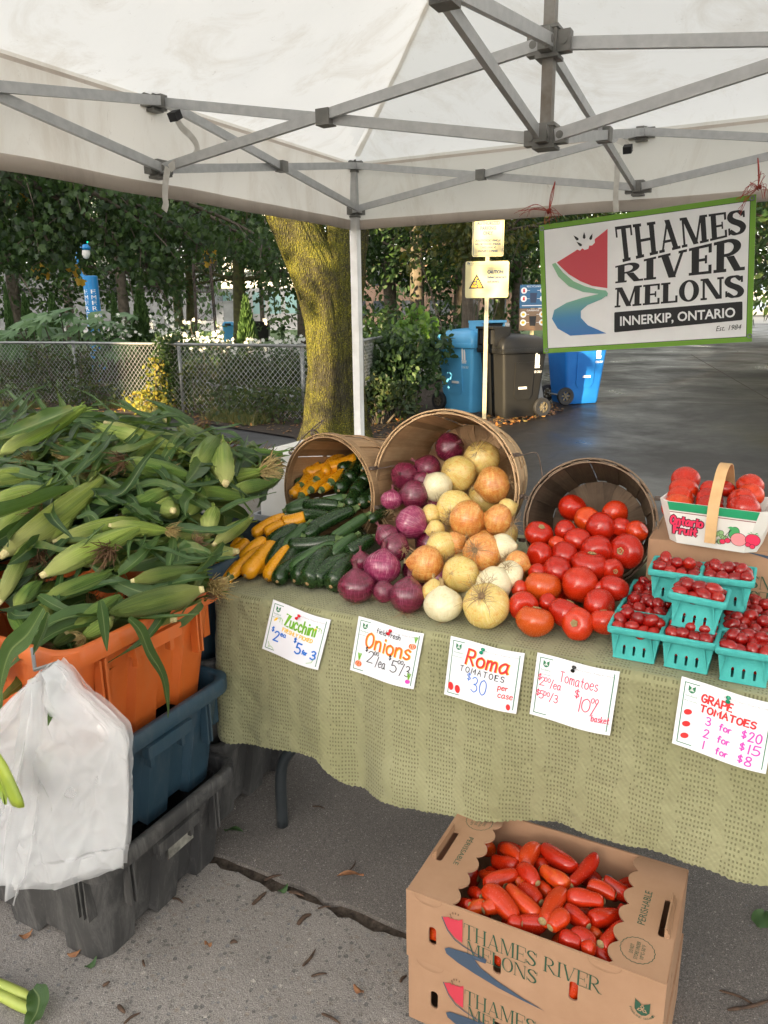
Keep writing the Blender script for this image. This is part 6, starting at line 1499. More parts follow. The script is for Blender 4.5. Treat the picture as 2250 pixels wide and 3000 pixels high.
for X, Y, R_, kind in TOMS:
    P = on_slope(Z7(X, Y), .10, .785, .60, .965); rad = R_ * .5124 / CAM_F * depth(P) * 1.03
    P.z = max(P.z, TOP + rad * .84)
    top = {0: rdir(r) + VN * r.choice((-.9, -.4, .8)) + Vector((0, 0, .4)), 1: Vector((.15, -.5, 1)), 2: Vector((.2, .3, 1)), 3: rdir(r) * .3 + VN * .4 + Vector((0, 0, 1)), 4: Vector((.1, -1, .1)), 5: -VN + Vector((-.15, 0, .45))}[kind]
    me = TOMO[len(items) % 2] if kind == 2 else None; o = tomato(P, rad, top, r, me); items.append((o, {2: 'orange-tinged large tomato', 1: 'red tomato with green stem scar', 5: 'red tomato showing a stem scar', 4: 'small red tomato'}.get(kind)))
for X, Y in ((430, 640), (560, 690), (690, 730), (450, 830), (650, 880), (330, 900), (560, 600), (760, 560)):     # lower ones that carry the heap
    P = on_slope(Z7(X, Y), .10, .785, .60, .965) + VN * .085 - Vector((0, 0, .03)); P.z = max(P.z, TOP + .036); items.append((tomato(P, .040, rdir(r), r), 'dark red shaded tomato'))
name_rows(items, 'glossy red tomato', 'of its heap', 'the onions', 7)

# ---------------------------------------------------------------- onions
def m_onion(name, a, b, c, papery, gloss, dirt_=.65):
    k = NT(name); v, z = k.stalks(.8); co = k.co(); st = k.noise(k.map(v, (11, 11, 1.1)), 2.0, 3, .6); big = k.noise(k.map(v, (1.3, 1.3, 6)), 1.6, 3, .6)
    base = k.ramp(k.math('ADD', k.math('MULTIPLY', big, .8), k.math('MULTIPLY', st, .3)), [(.36, a), (.55, b), (.74, c)]); base = k.mix(k.ramp(st, [(.53, 0), (.68, .6)]), base, papery); base = k.mix(k.ramp(st, [(.34, .55), (.44, 0)]), base, c)
    dirt = k.ramp(k.noise(co, 44, 6, .8, .5), [(.63, 0), (.72, dirt_)]); base = k.mix(dirt, base, (.085, .05, .025))
    k.set(color=base, rough=k.ramp(k.noise(co, 24, 4), [(.3, gloss), (.7, gloss + .16)]), spec=.5, coat=.45, coatr=.15); k.bump(st, .3, .006); return k.mat
ON_Y = m_onion('yellow_onion_mat', (.60, .46, .12), (.66, .50, .16), (.58, .27, .045), (.76, .64, .34), .17); ON_O = m_onion('copper_onion_mat', (.66, .43, .13), (.60, .23, .045), (.46, .12, .02), (.74, .52, .22), .2)
ON_W = m_onion('pale_onion_mat', (.66, .58, .34), (.72, .66, .44), (.64, .52, .26), (.80, .75, .58), .26); ON_R = m_onion('red_onion_mat', (.065, .003, .012), (.12, .008, .028), (.20, .022, .06), (.30, .07, .13), .12, .2); ON_M = m_onion('magenta_onion_mat', (.15, .008, .042), (.24, .018, .08), (.36, .07, .14), (.58, .28, .33), .12, .2)
M_ROOT = mat('onion_root_mat', (.20, .125, .06), (.34, .23, .12), 60, .9); M_NECK = mat('onion_neck_mat', (.42, .30, .12), (.26, .16, .07), 40, .8); M_NECKR = mat('red_neck_mat', (.10, .02, .03), (.18, .05, .06), 40, .7)
def on_fn(seed, sq):
    r = random.Random(seed); ph = r.uniform(0, 6)
    def f(a, th):
        c = -math.cos(th); k = 1 + .018 * math.cos(3 * a + ph) + .012 * math.cos(7 * a + ph * 2) + .02 * mnoise.noise(Vector((math.cos(a), math.sin(a), th + seed)))
        z = c * sq + (.17 * max(0, c) ** 16) - .03 * max(0, -c) ** 10
        return k * (1 - .10 * max(0, c) ** 3), z
    return f
def on_set(m): return [blob('onion', 1.0, 40, 30, on_fn(i, (.90, .97, .86)[i]), m) for i in range(3)]
ONS = {'y': on_set(ON_Y), 'o': on_set(ON_O), 'w': on_set(ON_W), 'r': on_set(ON_R), 'm': on_set(ON_M)}
def root_mesh(seed, n, L):
    r = random.Random(seed); mb = MB(); mb.lathe([(.001, -.92), (.15, -.92), (.17, -.85), (.0, -.84)], 12)
    for _ in range(n):
        d = Vector((r.gauss(0, .8), r.gauss(0, .8), -.7 + r.gauss(0, .35))); s = Vector((d.x * .1, d.y * .1, -.90)); e = s + d.normalized() * L * r.uniform(.4, 1.2)
        mb.tube(catmull([s, s + (e - s) * .5 + rdir(r) * .13, e + rdir(r) * .14], 4), [.014, .013, .012, .012, .011, .010, .009, .008, .006], 3)
    return mb.mesh('roots', M_ROOT)
ROOTS = [root_mesh(1, 26, .55), root_mesh(2, 34, .85), root_mesh(3, 18, .5)]
def neck_mesh(seed, L, m):
    r = random.Random(seed); mb = MB()
    mb.lathe([(.20, .90), (.12, .98), (.085, 1.0 + L * .4), (.10, 1.0 + L * .8), (.04, 1.0 + L), (.001, 1.0 + L * .95)], 14, fn=lambda a, z: 1 + .22 * math.sin(5 * a + z * 3))
    for _ in range(5): a = r.uniform(0, 6.3); mb.tube([(.1 * math.cos(a), .1 * math.sin(a), 1.0 + L * .6), (.14 * math.cos(a), .14 * math.sin(a), 1.0 + L * 1.2)], [.035, .012], 4)
    return mb.mesh('neck', m, True)
NECKS = [neck_mesh(1, .14, M_NECK), neck_mesh(2, .36, M_NECK)]; NECKR = neck_mesh(3, .42, M_NECKR)
def onion(P, rad, top, kind, r, neck=None, roots=None):
    o = put('onion', r.choice(ONS[kind]), None, axis_M(P, top, r.uniform(0, 6), (rad,) * 3)); tag(o, None, 'onion', 'onions spilling from the pale basket')
    put('roots', ROOTS[roots if roots is not None else r.randint(0, 2)], o); put('neck', (NECKR if kind in 'rm' else NECKS[neck if neck is not None else r.choice((0, 0, 1))]), o)
    return o
r = random.Random(9); CF = -VN + Vector((0, 0, .35))          # facing the buyer
LKS = {'y': 'yellow onion', 'o': 'copper-skinned onion', 'w': 'pale cream onion', 'r': 'dark red onion', 'm': 'bright magenta onion'}
ONI = [(1345, 240, 88, 'y', 'rootup'), (1233, 310, 86, 'y', 'face'), (1400, 365, 91, 'o', 'side'), (1130, 375, 76, 'w', 'side'), (1215, 480, 90, 'y', 'side'), (1275, 535, 96, 'o', 'side'), (1425, 535, 76, 'o', 'rootside'), (1470, 480, 50, 'y', 'side'),
       (1100, 510, 50, 'y', 'side'), (1122, 585, 50, 'y', 'side'), (1150, 665, 78, 'y', 'side'), (1075, 750, 92, 'o', 'side'), (1243, 800, 89, 'y', 'face'), (1348, 695, 95, 'o', 'rootface'), (1445, 668, 66, 'w', 'side'), (1520, 745, 62, 'o', 'side'),
       (1480, 800, 68, 'w', 'rootup'), (1405, 850, 86, 'w', 'rootface'), (1115, 885, 62, 'y', 'neckup'), (1158, 960, 94, 'w', 'neckup'), (1367, 962, 113, 'y', 'rootup'), (1215, 645, 55, 'o', 'side'),
       (1190, 185, 73, 'r', 'side'), (1085, 285, 64, 'r', 'side'), (970, 322, 68, 'r', 'face'), (908, 440, 54, 'm', 'rootdown'), (1017, 415, 71, 'r', 'side'), (1005, 550, 83, 'm', 'side'), (885, 615, 58, 'r', 'side'), (925, 672, 72, 'r', 'side'),
       (863, 767, 90, 'm', 'rootdown'), (738, 862, 91, 'r', 'neckup'), (760, 735, 50, 'r', 'neckup'), (985, 905, 86, 'r', 'rootdown'), (870, 885, 54, 'r', 'side'), (1060, 350, 50, 'r', 'side')]
items = []
for X, Y, R_, kind, pose in ONI:
    P = on_slope(Z6(X, Y), .085, .785, .58, 1.02); rad = R_ * .6028 / CAM_F * depth(P) * 1.02; P.z = max(P.z, TOP + rad * .88)
    top = {'rootup': -CF * .2 - Vector((.25, .6, .9)), 'face': CF + VX * r.uniform(-.2, .2), 'side': VX * r.choice((-1, 1)) + rdir(r) * .6 + Vector((0, 0, .3)), 'rootside': -VX + Vector((0, 0, .2)), 'rootface': -CF + rdir(r) * .25 + Vector((0, 0, -.2)), 'rootdown': Vector((0, 0, 1)) + VN * .55 - VX * .15, 'neckup': Vector((-.1, 0, 1)) + VN * .1}[pose]
    if pose == 'rootup': top = VN * .7 - Vector((0, 0, .75))
    items.append((onion(P, rad, top, kind, r, 1 if pose == 'neckup' else 0, 1 if pose.startswith('root') else 0), LKS[kind] + {'face': ' facing out', 'rootup': ' with top roots', 'rootdown': ' trailing roots', 'neckup': ' with its neck up', 'rootface': ' showing its root end'}.get(pose, '')))
for X, Y, kind in ((1160, 760, 'y'), (1290, 640, 'o'), (1340, 800, 'y'), (960, 780, 'r'), (1250, 900, 'w'), (1030, 640, 'r'), (1390, 600, 'y'), (1180, 560, 'y'), (1060, 860, 'r'), (1440, 760, 'o'), (1300, 420, 'y'), (1050, 470, 'r')):
    P = on_slope(Z6(X, Y), .085, .785, .58, 1.02) + VN * .085 - Vector((0, 0, .03)); P.z = max(P.z, TOP + .04); items.append((onion(P, .044, rdir(r), kind, r, 0, 0), 'half hidden shaded ' + LKS[kind]))
name_rows(items, 'onion', 'of its heap', 'the zucchini', 8)

# ---------------------------------------------------------------- zucchini
def m_zuc(name, a, b, speck, amt, gloss):
    k = NT(name); v, z = k.stalks(.6); co = k.co(); st = k.noise(k.map(v, (6, 6, 2)), 1.6, 4, .6); sp = k.noise(co, 420, 2); base = k.ramp(st, [(.38, a), (.64, b)]); base = k.mix(k.ramp(sp, [(.60, 0), (.68, amt)]), base, speck)
    base = k.mix(k.ramp(k.noise(co, 30, 5, .8), [(.68, 0), (.76, .4)]), base, (.12, .10, .06)); k.set(color=base, rough=k.ramp(k.noise(co, 18, 4), [(.3, gloss), (.7, gloss + .18)]), spec=.5); k.bump(st, .06, .003); return k.mat
ZU_G, ZU_L = m_zuc('green_zucchini_mat', (.006, .020, .005), (.016, .044, .010), (.06, .11, .03), .6, .17), m_zuc('striped_zucchini_mat', (.014, .045, .012), (.05, .11, .03), (.12, .18, .07), .6, .24); ZU_Y = m_zuc('yellow_zucchini_mat', (.68, .27, .005), (.74, .34, .010), (.80, .46, .07), .25, .2)
M_ZSTEM = mat('zucchini_stem_mat', (.05, .10, .025), (.14, .20, .07), 90, .7); M_ZSTEMY = mat('yellow_zucchini_stem_mat', (.03, .07, .015), (.10, .15, .04), 90, .7); M_ZCUT = mat('zucchini_cut_mat', (.34, .36, .16), (.22, .22, .10), 160, .8); M_BLOS = mat('blossom_scar_mat', (.40, .26, .12), (.20, .12, .05), 200, .9)
def zuc_mesh(seed, m, curve, L=1.0):
    """unit length along z, stem end at z = 1"""
    r = random.Random(seed); mb = MB(); rings = []; n = 20
    for i in range(23):
        q = i / 22; rr = .118 * (1 - (1 - min(1, q / .13)) ** 2) ** .5 * (1 - .20 * max(0, (q - .55) / .45) ** 1.4) if q > 0 else .004
        if q > .93: rr *= 1 - .45 * ((q - .93) / .07) ** 2
        cx = curve * (q - .5) ** 2 * 4 - curve; rings.append([(cx + rr * (1 + .018 * math.cos(5 * a + seed)) * math.cos(a), rr * (1 + .018 * math.cos(5 * a + seed)) * math.sin(a), q) for a in [2 * PI * j / n for j in range(n)]])
    mb.loft(rings, cap0=True, cap1=True); return mb.mesh('zucchini', m, True)
def zstem_mesh(seed, m, curve, L_):
    mb = MB(); ex = 0.0; n = 20; rings = []
    for z, rr, fl in ((.965, .085, .03), (.985, .075, .14), (1.01, .055, .22), (1.01 + L_ * .5, .042, .22), (1.01 + L_, .048, .20)): rings.append([(ex + rr * (1 + fl * math.cos(5 * a + seed)) * math.cos(a), rr * (1 + fl * math.cos(5 * a + seed)) * math.sin(a), z) for a in [2 * PI * j / n for j in range(n)]])
    mb.loft(rings); o = len(mb.v); mb.v += [(p[0], p[1], p[2] + .001) for p in rings[-1]]; mb.f.append(tuple(range(o, o + n))); mb.m.append(1)
    return mb.mesh('stem', [m, M_ZCUT], True)
ZM = {'g': [(zuc_mesh(i, ZU_G, c), zstem_mesh(i, M_ZSTEM, c, .09)) for i, c in enumerate((.02, .05, -.03, .035))], 'l': [(zuc_mesh(i, ZU_L, c), zstem_mesh(i, M_ZSTEM, c, .12)) for i, c in enumerate((.03, -.04))], 'y': [(zuc_mesh(i, ZU_Y, c), zstem_mesh(i, M_ZSTEMY, c, .06)) for i, c in enumerate((.03, .05, -.04))]}
bm_ = MB(); bm_.lathe([(.001, -.004), (.018, -.005), (.024, .002), (.02, .008)], 12); BLOSS = bm_.mesh('blossom_scar', M_BLOS, True)
def zuc(a, b, R_px, kind, r, slope, stem_at=1):
    """a and b: the two ends as seen; stem_at 1 puts the stem at b"""
    Pa, Pb = on_slope(Z6(*a), *slope), on_slope(Z6(*b), *slope); rad = R_px * .6028 / CAM_F * depth((Pa + Pb) / 2)
    if stem_at == 0: Pa, Pb = Pb, Pa
    return zuc3(Pa, Pb, rad, kind, r)
def zuc3(Pa, Pb, rad, kind, r):
    rad *= 1.12; d = Pb - Pa; L = d.length; m_, s_ = r.choice(ZM[kind]); w = rad / .118
    o = put('zucchini', m_, None, axis_M(Pa, d, r.uniform(0, 6), (w, w, L))); tag(o, None, 'zucchini', 'zucchini spilling from the tan basket')
    st = put('stem', s_, o); put('blossom_scar', BLOSS, o)
    if L > w * 1.05: k_ = w / L * 1.1; st.scale = (1, 1, k_); st.location = (0, 0, 1 - k_ * .995)
    for ch, me in ((o, None),): pass
    return o
r = random.Random(13); SLZ = (.10, .765, .60, .965); items = []
for a, b, R_, kd in [
    ((480, 310), (740, 232), 30, 'y'), ((470, 305), (560, 270), 27, 'y'), ((520, 440), (395, 488), 24, 'l'),
    ((230, 612), (395, 518), 26, 'y'), ((290, 605), (385, 555), 24, 'y'), ((375, 548), (490, 520), 34, 'y'), ((215, 640), (55, 758), 34, 'y'), ((300, 635), (175, 745), 32, 'y'), ((335, 655), (222, 762), 36, 'y'), ((75, 800), (20, 845), 30, 'y'), ((175, 752), (98, 838), 30, 'y'), ((40, 765), (-30, 830), 28, 'y'), ((250, 770), (150, 770), 28, 'y'),
    ((392, 494), (680, 428), 27, 'l'), ((475, 470), (660, 468), 30, 'g'), ((465, 512), (600, 520), 31, 'g'), ((500, 600), (726, 485), 33, 'g'), ((310, 665), (455, 575), 36, 'g'), ((312, 742), (498, 568), 38, 'l'), ((402, 662), (650, 636), 37, 'g'), ((618, 632), (785, 518), 27, 'l'), ((345, 815), (570, 690), 38, 'g'), ((412, 800), (640, 660), 38, 'l'), ((525, 842), (708, 722), 46, 'g'), ((610, 722), (735, 615), 28, 'l'), ((690, 705), (815, 625), 34, 'g'), ((560, 560), (480, 620), 28, 'g')]:
    kd_ = kd; items.append((zuc(a, b, R_, kd_, r, SLZ), {'y': 'golden yellow zucchini', 'g': 'dark green zucchini', 'l': 'paler striped green zucchini'}[kd]))
# the ones that point at the buyer: blossom end or stem end first
for X, Y, R_, kd, se in [(195, 826, 40, 'y', 0), (246, 788, 32, 'y', 0), (300, 826, 32, 'y', 0), (120, 835, 30, 'y', 1), (60, 800, 28, 'y', 0), (318, 768, 36, 'g', 0), (352, 852, 38, 'g', 0), (434, 838, 42, 'g', 0), (497, 866, 48, 'g', 0), (612, 872, 48, 'g', 0), (560, 780, 34, 'g', 0), (670, 800, 34, 'g', 0),
        (424, 418, 27, 'y', 0), (468, 420, 24, 'y', 1), (466, 372, 24, 'y', 1), (514, 392, 24, 'y', 1), (566, 392, 22, 'y', 1), (540, 345, 27, 'y', 1), (612, 357, 29, 'y', 1), (580, 310, 26, 'y', 0), (655, 292, 29, 'g', 0), (700, 340, 34, 'g', 0), (650, 395, 34, 'g', 0), (726, 412, 34, 'g', 0), (756, 358, 31, 'g', 0), (752, 462, 33, 'g', 0), (762, 296, 28, 'g', 0), (798, 448, 26, 'g', 0), (800, 540, 24, 'g', 0), (700, 470, 30, 'g', 0), (440, 360, 20, 'g', 0)]:
    P = on_slope(Z6(X, Y), *SLZ); rad = R_ * .6028 / CAM_F * depth(P); d = VN * .9 + VX * r.uniform(-.35, .15) + Vector((0, 0, r.uniform(.12, .32))); d.normalize(); L = r.uniform(.14, .20)
    P.z = max(P.z, TOP + rad * .95); a, b = P, P + d * L
    if se: a, b = b, a
    items.append((zuc3(a, b, rad, kd, r), {'y': 'yellow', 'g': 'dark green'}[kd] + (' zucchini showing star stem' if se else ' zucchini end on')))
for X, Y, kd in ((400, 740, 'g'), (500, 720, 'g'), (590, 700, 'g'), (260, 720, 'y'), (380, 620, 'g'), (560, 640, 'g'), (660, 600, 'g'), (450, 560, 'g'), (150, 790, 'y')):
    P = on_slope(Z6(X, Y), *SLZ) + VN * .06 - Vector((0, 0, .035)); P.z = max(P.z, TOP + .024); d = VN * .7 + VX * r.uniform(-.5, .8); items.append((zuc3(P - d * .09, P + d * .09, .024, kd, r), 'half buried ' + {'y': 'yellow', 'g': 'dark green'}[kd] + ' zucchini'))
name_rows(items, 'zucchini', 'of its heap', 'the corn', 10)

# ================================================================== cardboard tomato boxes
def m_card(name, a, b):
    k = NT(name); co = k.co(); k.set(color=k.ramp(k.noise(co, 7, 6, .65), [(.3, a), (.7, b)]), rough=.82, spec=.25); k.bump(k.noise(co, 220, 3), .12, .001); return k.mat
M_BOX, M_BOXE = m_card('cardboard_mat', (.32, .185, .108), (.38, .23, .14)), m_card('cardboard_edge_mat', (.26, .15, .085), (.33, .20, .12))
BXL, BXD, BXH = .487, .305, .158
B_INK, B_RED, B_SLATE = ink('box_green_ink_mat', (.018, .075, .042), .7), ink('box_red_ink_mat', (.50, .035, .06), .7), ink('box_slate_ink_mat', (.040, .065, .105), .7)
def slot(cx, cy, w, h): return rrect(cx - w / 2, cy - h / 2, cx + w / 2, cy + h / 2, w * .42, 4)
def scallop(x0, amp, n, D, sgn, ph=0.0):
    out = []
    for i in range(n * 10 + 1):
        q = i / (n * 10); w = abs(math.sin(PI * (q * n + ph))) ** .75; out.append((x0 + sgn * amp * w, D * q))
    return out
def tomato_box(label, loc, rz, M=None, top=True):
    t = thing('tomato_box', label, 'box', loc, rz, 'cardboard tomato boxes'); th = .004
    if M is not None: t.rotation_mode = 'QUATERNION'; t.rotation_quaternion = M.to_quaternion()
    Rx = Matrix.Rotation(PI / 2, 4, 'X')
    V, F = plate([(0, 0), (BXL, 0), (BXL, BXH), (0, BXH)], [slot(.057, .070, .016, .042), slot(.190, .062, .016, .042), slot(.334, .070, .016, .042)], th)
    fp = MB().add(V, F, 0, Matrix.Translation((0, th, 0)) @ Rx).build('front_panel', M_BOX, t); MB().add(V, F, 0, Matrix.Translation((0, BXD, 0)) @ Rx).build('back_panel', M_BOX, t)
    V, F = plate([(th, 0), (BXD - th, 0), (BXD - th, BXH - .0045), (th, BXH - .0045)], [slot(.10, .07, .016, .042), slot(.24, .07, .016, .042)], th)
    Ry = Matrix.Rotation(PI / 2, 4, 'Z') @ Rx
    for x in (0, BXL - th): MB().add(V, F, 0, Matrix.Translation((x, 0, 0)) @ Ry).build('side_panel', M_BOX, t)
    MB().box((BXL / 2, BXD / 2, .002), (BXL - .01, BXD - .01, .004)).build('bottom', M_BOX, t)
    for s in (0, 1):
        D = BXD - .009; sc = scallop(.086, .017, 6, D, 1, .12); out = [(.0, 0)] + sc + [(.0, D)]
        hole = slot(.022, D / 2, .014, .10)
        V, F = plate(out, [hole], .004)
        Mx = Matrix.Translation((.0015, .0045, BXH - .0042)) if s == 0 else Matrix.Translation((BXL - .0015, BXD - .0045, BXH - .0042)) @ Matrix.Rotation(PI, 4, 'Z')
        fl = MB().add(V, F, 0, Mx).build('top_flap', M_BOX, t)
        e = MB(); [e.box((.010 + .003 * i, D / 2, .006 + .004 * i), (.003, .098, .014 + .003 * i), 0, Mx) for i in range(3)]; e.build('folded_tab', M_BOXE, t)
        mk = Marks(); cx, cy = .055, (D * .85 if s == 0 else D * .84)
        n = 40; mk.ribbon([(cx + (.0285 + .0015 * (i % 2)) * math.cos(2 * PI * i / n), cy + (.0285 + .0015 * (i % 2)) * math.sin(2 * PI * i / n)) for i in range(n + 1)], .0011, 0, cap=False)
        # words read along the short side
        def vert(body, xc, yc, hgt, ln, up):
            m0 = len(mk.mb.v); mk.text(body, -ln / 2, -hgt / 2, ln / 2, hgt / 2, 0)
            for i in range(m0, len(mk.mb.v)): x, y, z = mk.mb.v[i]; mk.mb.v[i] = (xc - y, yc + x, z) if up else (xc + y, yc - x, z)
        if s == 0:
            [vert(w_, cx + .0135 - .009 * i, cy, .006, l_, False) for i, (w_, l_) in enumerate((('NE PAS', .022), ('RANGER AU', .034), ('DESSOUS', .030), ('DE 10°C-50°F', .038)))]; vert('PÉRISSABLE', .060, D * .50, .0135, .092, False)
        else:
            [vert(w_, cx + .010 - .0095 * i, cy, .0066, l_, False) for i, (w_, l_) in enumerate((('DO NOT', .022), ('STORE UNDER', .042), ('10°C-50°F', .034)))]; vert('PERISHABLE', .060, D * .47, .0135, .092, False)
        mk.build('lettering', B_INK, fl, M=Mx @ Matrix.Translation((0, 0, .0044)))
    mk = Marks(); X = lambda f: f * BXL; Y = lambda f: f * BXH
    slab_text(mk, 'THAMES RIVER', ((X(.252), Y(.60)), (X(.785), Y(.56)), (X(.785), Y(.765)), (X(.252), Y(.82))), .105, .032, .07, .045, 0)
    slab_text(mk, 'MELONS', ((X(.265), Y(.40)), (X(.55), Y(.345)), (X(.55), Y(.535)), (X(.265), Y(.59))), .105, .032, .07, .045, 0)
    mk.poly([(X(.163), Y(.80)), (X(.19), Y(.835)), (X(.197), Y(.815)), (X(.207), Y(.835)), (X(.213), Y(.82)), (X(.222), Y(.84)), (X(.228), Y(.83)), (X(.247), Y(.875)), (X(.247), Y(.53)), (X(.215), Y(.57)), (X(.185), Y(.66))], 1)
    mk.ribbon([(X(.160), Y(.80)), (X(.185), Y(.63)), (X(.215), Y(.535)), (X(.25), Y(.49)), (X(.30), Y(.45)), (X(.345), Y(.42))], .0022, 2)
    for a_, b_, c_ in ((.196, .875, .4), (.206, .91, .2), (.217, .92, -.1), (.229, .915, -.3), (.20, .845, .7)): mk.disc(X(a_), Y(b_), .0012, .0028, 3, c_)
    mk.poly([(X(.35), Y(.42)), (X(.345), Y(.36)), (X(.30), Y(.355)), (X(.325), Y(.27)), (X(.40), Y(.17)), (X(.50), Y(.075)), (X(.585), Y(.02)), (X(.50), Y(.04)), (X(.40), Y(.08)), (X(.30), Y(.15)), (X(.23), Y(.21)), (X(.18), Y(.28)), (X(.172), Y(.345)), (X(.19), Y(.385)), (X(.25), Y(.405))], 2)
    mk.logo(X(.928), Y(.60), .025, 0, 4); n_ = 16; tx = 'FOODLAND ONTARIO'
    for i, ch in enumerate(tx):
        if ch == ' ': continue
        a_ = PI + .35 + (PI - .7) * i / 15; cx, cy = X(.928) + .0205 * math.cos(a_), Y(.60) + .0215 * math.sin(a_); m0 = len(mk.mb.v); mk.text(ch, -.0016, -.002, .0016, .002, 0); ro = a_ + PI / 2
        for q in range(m0, len(mk.mb.v)): x, y, z = mk.mb.v[q]; mk.mb.v[q] = (cx + x * math.cos(ro) - y * math.sin(ro), cy + x * math.sin(ro) + y * math.cos(ro), z)
    for xa in (.10, .79): mk.ribbon([(X(xa) + .026 * math.cos(a_) * 1.1, BXH - .0005 + .017 * math.sin(a_)) for a_ in [PI + PI * i / 14 for i in range(15)]], .0011, 5)
    mk.build('lettering', [B_INK, B_RED, B_SLATE, ink('seed_ink_mat', (.14, .07, .035)), M_BOX, M_BOXE], fp, M=Matrix.Translation((0, -.0006, 0)) @ Rx)
    return t
BX0, BY0 = .682, -.284
tomato_box('cardboard tomato box standing on the concrete under the open one', SW(BX0, BY0, .004).to_tuple(), STALL_ROT)
tomato_box('open cardboard box heaped with roma tomatoes under the table', SW(BX0 - .003, BY0 - .003, .004 + BXH).to_tuple(), STALL_ROT)
# the upside-down box on the table
mt = Matrix.Rotation(STALL_ROT, 4, 'Z') @ Matrix.Rotation(PI, 4, 'Y')
tomato_box('upturned cardboard box carrying the white tomato basket', SW(.990 + BXL, .372, TOP + BXH + .001).to_tuple(), 0, mt)

# roma tomatoes
def roma_mesh(seed, m):
    r = random.Random(seed); mb = MB(); rings = []; n = 22; w = r.uniform(.20, .25); bend = r.uniform(-.15, .15); waist = r.uniform(0, .24)
    for i in range(25):
        q = i / 24; th = PI * q; rr = w * max(math.sin(th), .001) ** .62 * (1 - waist * math.exp(-((q - .62) / .16) ** 2)) * (1.04 - .16 * q); cx = bend * 4 * (q - .5) ** 2
        rings.append([(cx + rr * (1 + .03 * math.cos(3 * a + seed)) * math.cos(a), rr * (1 + .03 * math.cos(3 * a + seed)) * math.sin(a), .5 - .5 * math.cos(th) * (1 - .05 * abs(math.cos(th)) ** 8)) for a in [2 * PI * j / n for j in range(n)]])
    mb.loft(rings, cap0=True, cap1=True); return mb.mesh('roma_tomato', m, True)
M_ROMA = m_tomato('roma_skin_mat', [(0, (.34, .010, .003)), (.5, (.43, .018, .003)), (.85, (.50, .042, .005)), (1, (.58, .12, .010))], .17)
ROMA = [roma_mesh(i, M_ROMA) for i in range(9)]
sm = MB(); sm.lathe([(.001, 1.0), (.04, 1.004), (.06, .995), (.085, .975)], 12); RSCAR = sm.mesh('stem_scar', M_SCAR, True)
def roma(a, b, rad, r):
    d = b - a; L = d.length; w = rad / .225; o = put('roma_tomato', r.choice(ROMA), None, axis_M(a, d, r.uniform(0, 6), (w, w, L))); tag(o, None, 'tomato', 'roma tomatoes in the open box'); put('stem_scar', RSCAR, o); return o
r = random.Random(17); items = []; ZR = .004 + BXH + BXH
for (x0, y0), (x1, y1), R_, dz in [((490, 135), (575, 235), 40, 0), ((445, 200), (560, 275), 40, 0), ((630, 170), (575, 265), 42, 0), ((650, 175), (800, 280), 48, .012), ((905, 225), (785, 355), 42, .012), ((565, 260), (645, 345), 38, .006), ((650, 275), (780, 355), 42, .006), ((400, 350), (560, 295), 38, .004), ((395, 255), (465, 335), 32, 0), ((860, 340), (990, 395), 40, .004), ((925, 330), (1080, 375), 36, 0), ((415, 355), (550, 515), 52, .012), ((495, 350), (655, 500), 50, .010), ((575, 355), (660, 430), 40, 0), ((755, 360), (660, 510), 52, .012), ((765, 395), (940, 420), 45, .008), ((770, 455), (870, 535), 45, .006), ((870, 500), (1010, 430), 50, .006), ((1110, 350), (1050, 440), 40, 0), ((1075, 455), (915, 610), 52, .012), ((390, 480), (465, 430), 42, .004), ((295, 470), (410, 430), 34, 0), ((770, 470), (665, 610), 50, .016), ((525, 560), (680, 520), 45, 0), ((780, 555), (910, 610), 52, .004), ((725, 590), (830, 650), 50, .010), ((890, 615), (1000, 690), 42, 0), ((960, 595), (1025, 660), 40, .004), ((500, 530), (560, 560), 34, 0), ((345, 330), (395, 405), 34, 0), ((295, 395), (345, 440), 34, 0), ((830, 640), (880, 690), 36, 0), ((935, 680), (1000, 700), 30, 0), ((1000, 405), (1050, 440), 34, 0), ((640, 240), (690, 300), 32, -.01), ((640, 340), (700, 400), 34, -.01), ((1000, 560), (1060, 590), 32, -.008), ((340, 400), (380, 450), 34, -.01), ((550, 330), (590, 370), 30, -.01), ((870, 545), (920, 590), 32, -.01), ((380, 390), (430, 430), 30, -.01)]:
    pa, pb = on_z(ZB(x0, y0), ZR - .006 + dz + r.uniform(-.010, .006)), on_z(ZB(x1, y1), ZR - .006 + dz + r.uniform(-.010, .006)); rad = R_ * .663 / CAM_F * depth((pa + pb) / 2) * .96
    for p_ in (pa, pb):
        q_ = to_stall(p_); p_ += VN * max(0, BY0 + .012 + rad - q_.y) - VN * max(0, q_.y - BY0 - BXD + .012 + rad) + VX * max(0, BX0 + .012 + rad - q_.x) - VX * max(0, q_.x - BX0 - BXL + .03 + rad)
        if not BX0 + .118 < q_.x < BX0 + BXL - .122: p_.z -= .026
    if r.random() < .5: pa, pb = pb, pa
    items.append((roma(pa - Vector((0, 0, rad * .5)), pb - Vector((0, 0, rad * .5)), rad, r), r.choice(['ripe red roma tomato', 'glossy red roma tomato'])))
for i in range(5):
    for j in range(3):
        c = SW(BX0 + .05 + .08 * i, BY0 + .06 + .105 * j, ZR - .065); d = Vector((r.uniform(-1, 1), r.uniform(-1, 1), 0)).normalized() * .04; items.append((roma(c - d, c + d, .023, r), 'shaded roma tomato lower down'))
for i in range(3):
    c = SW(BX0 + (.057, .19, .334)[i], BY0 + .032, .004 + BXH + .07); items.append((roma(c - Vector((.02, 0, .03)), c + Vector((.02, 0, .03)), .023, r), 'roma tomato seen through a hand hole'))
name_rows(items, 'roma tomato', 'in the open box', 'the crates', 8)

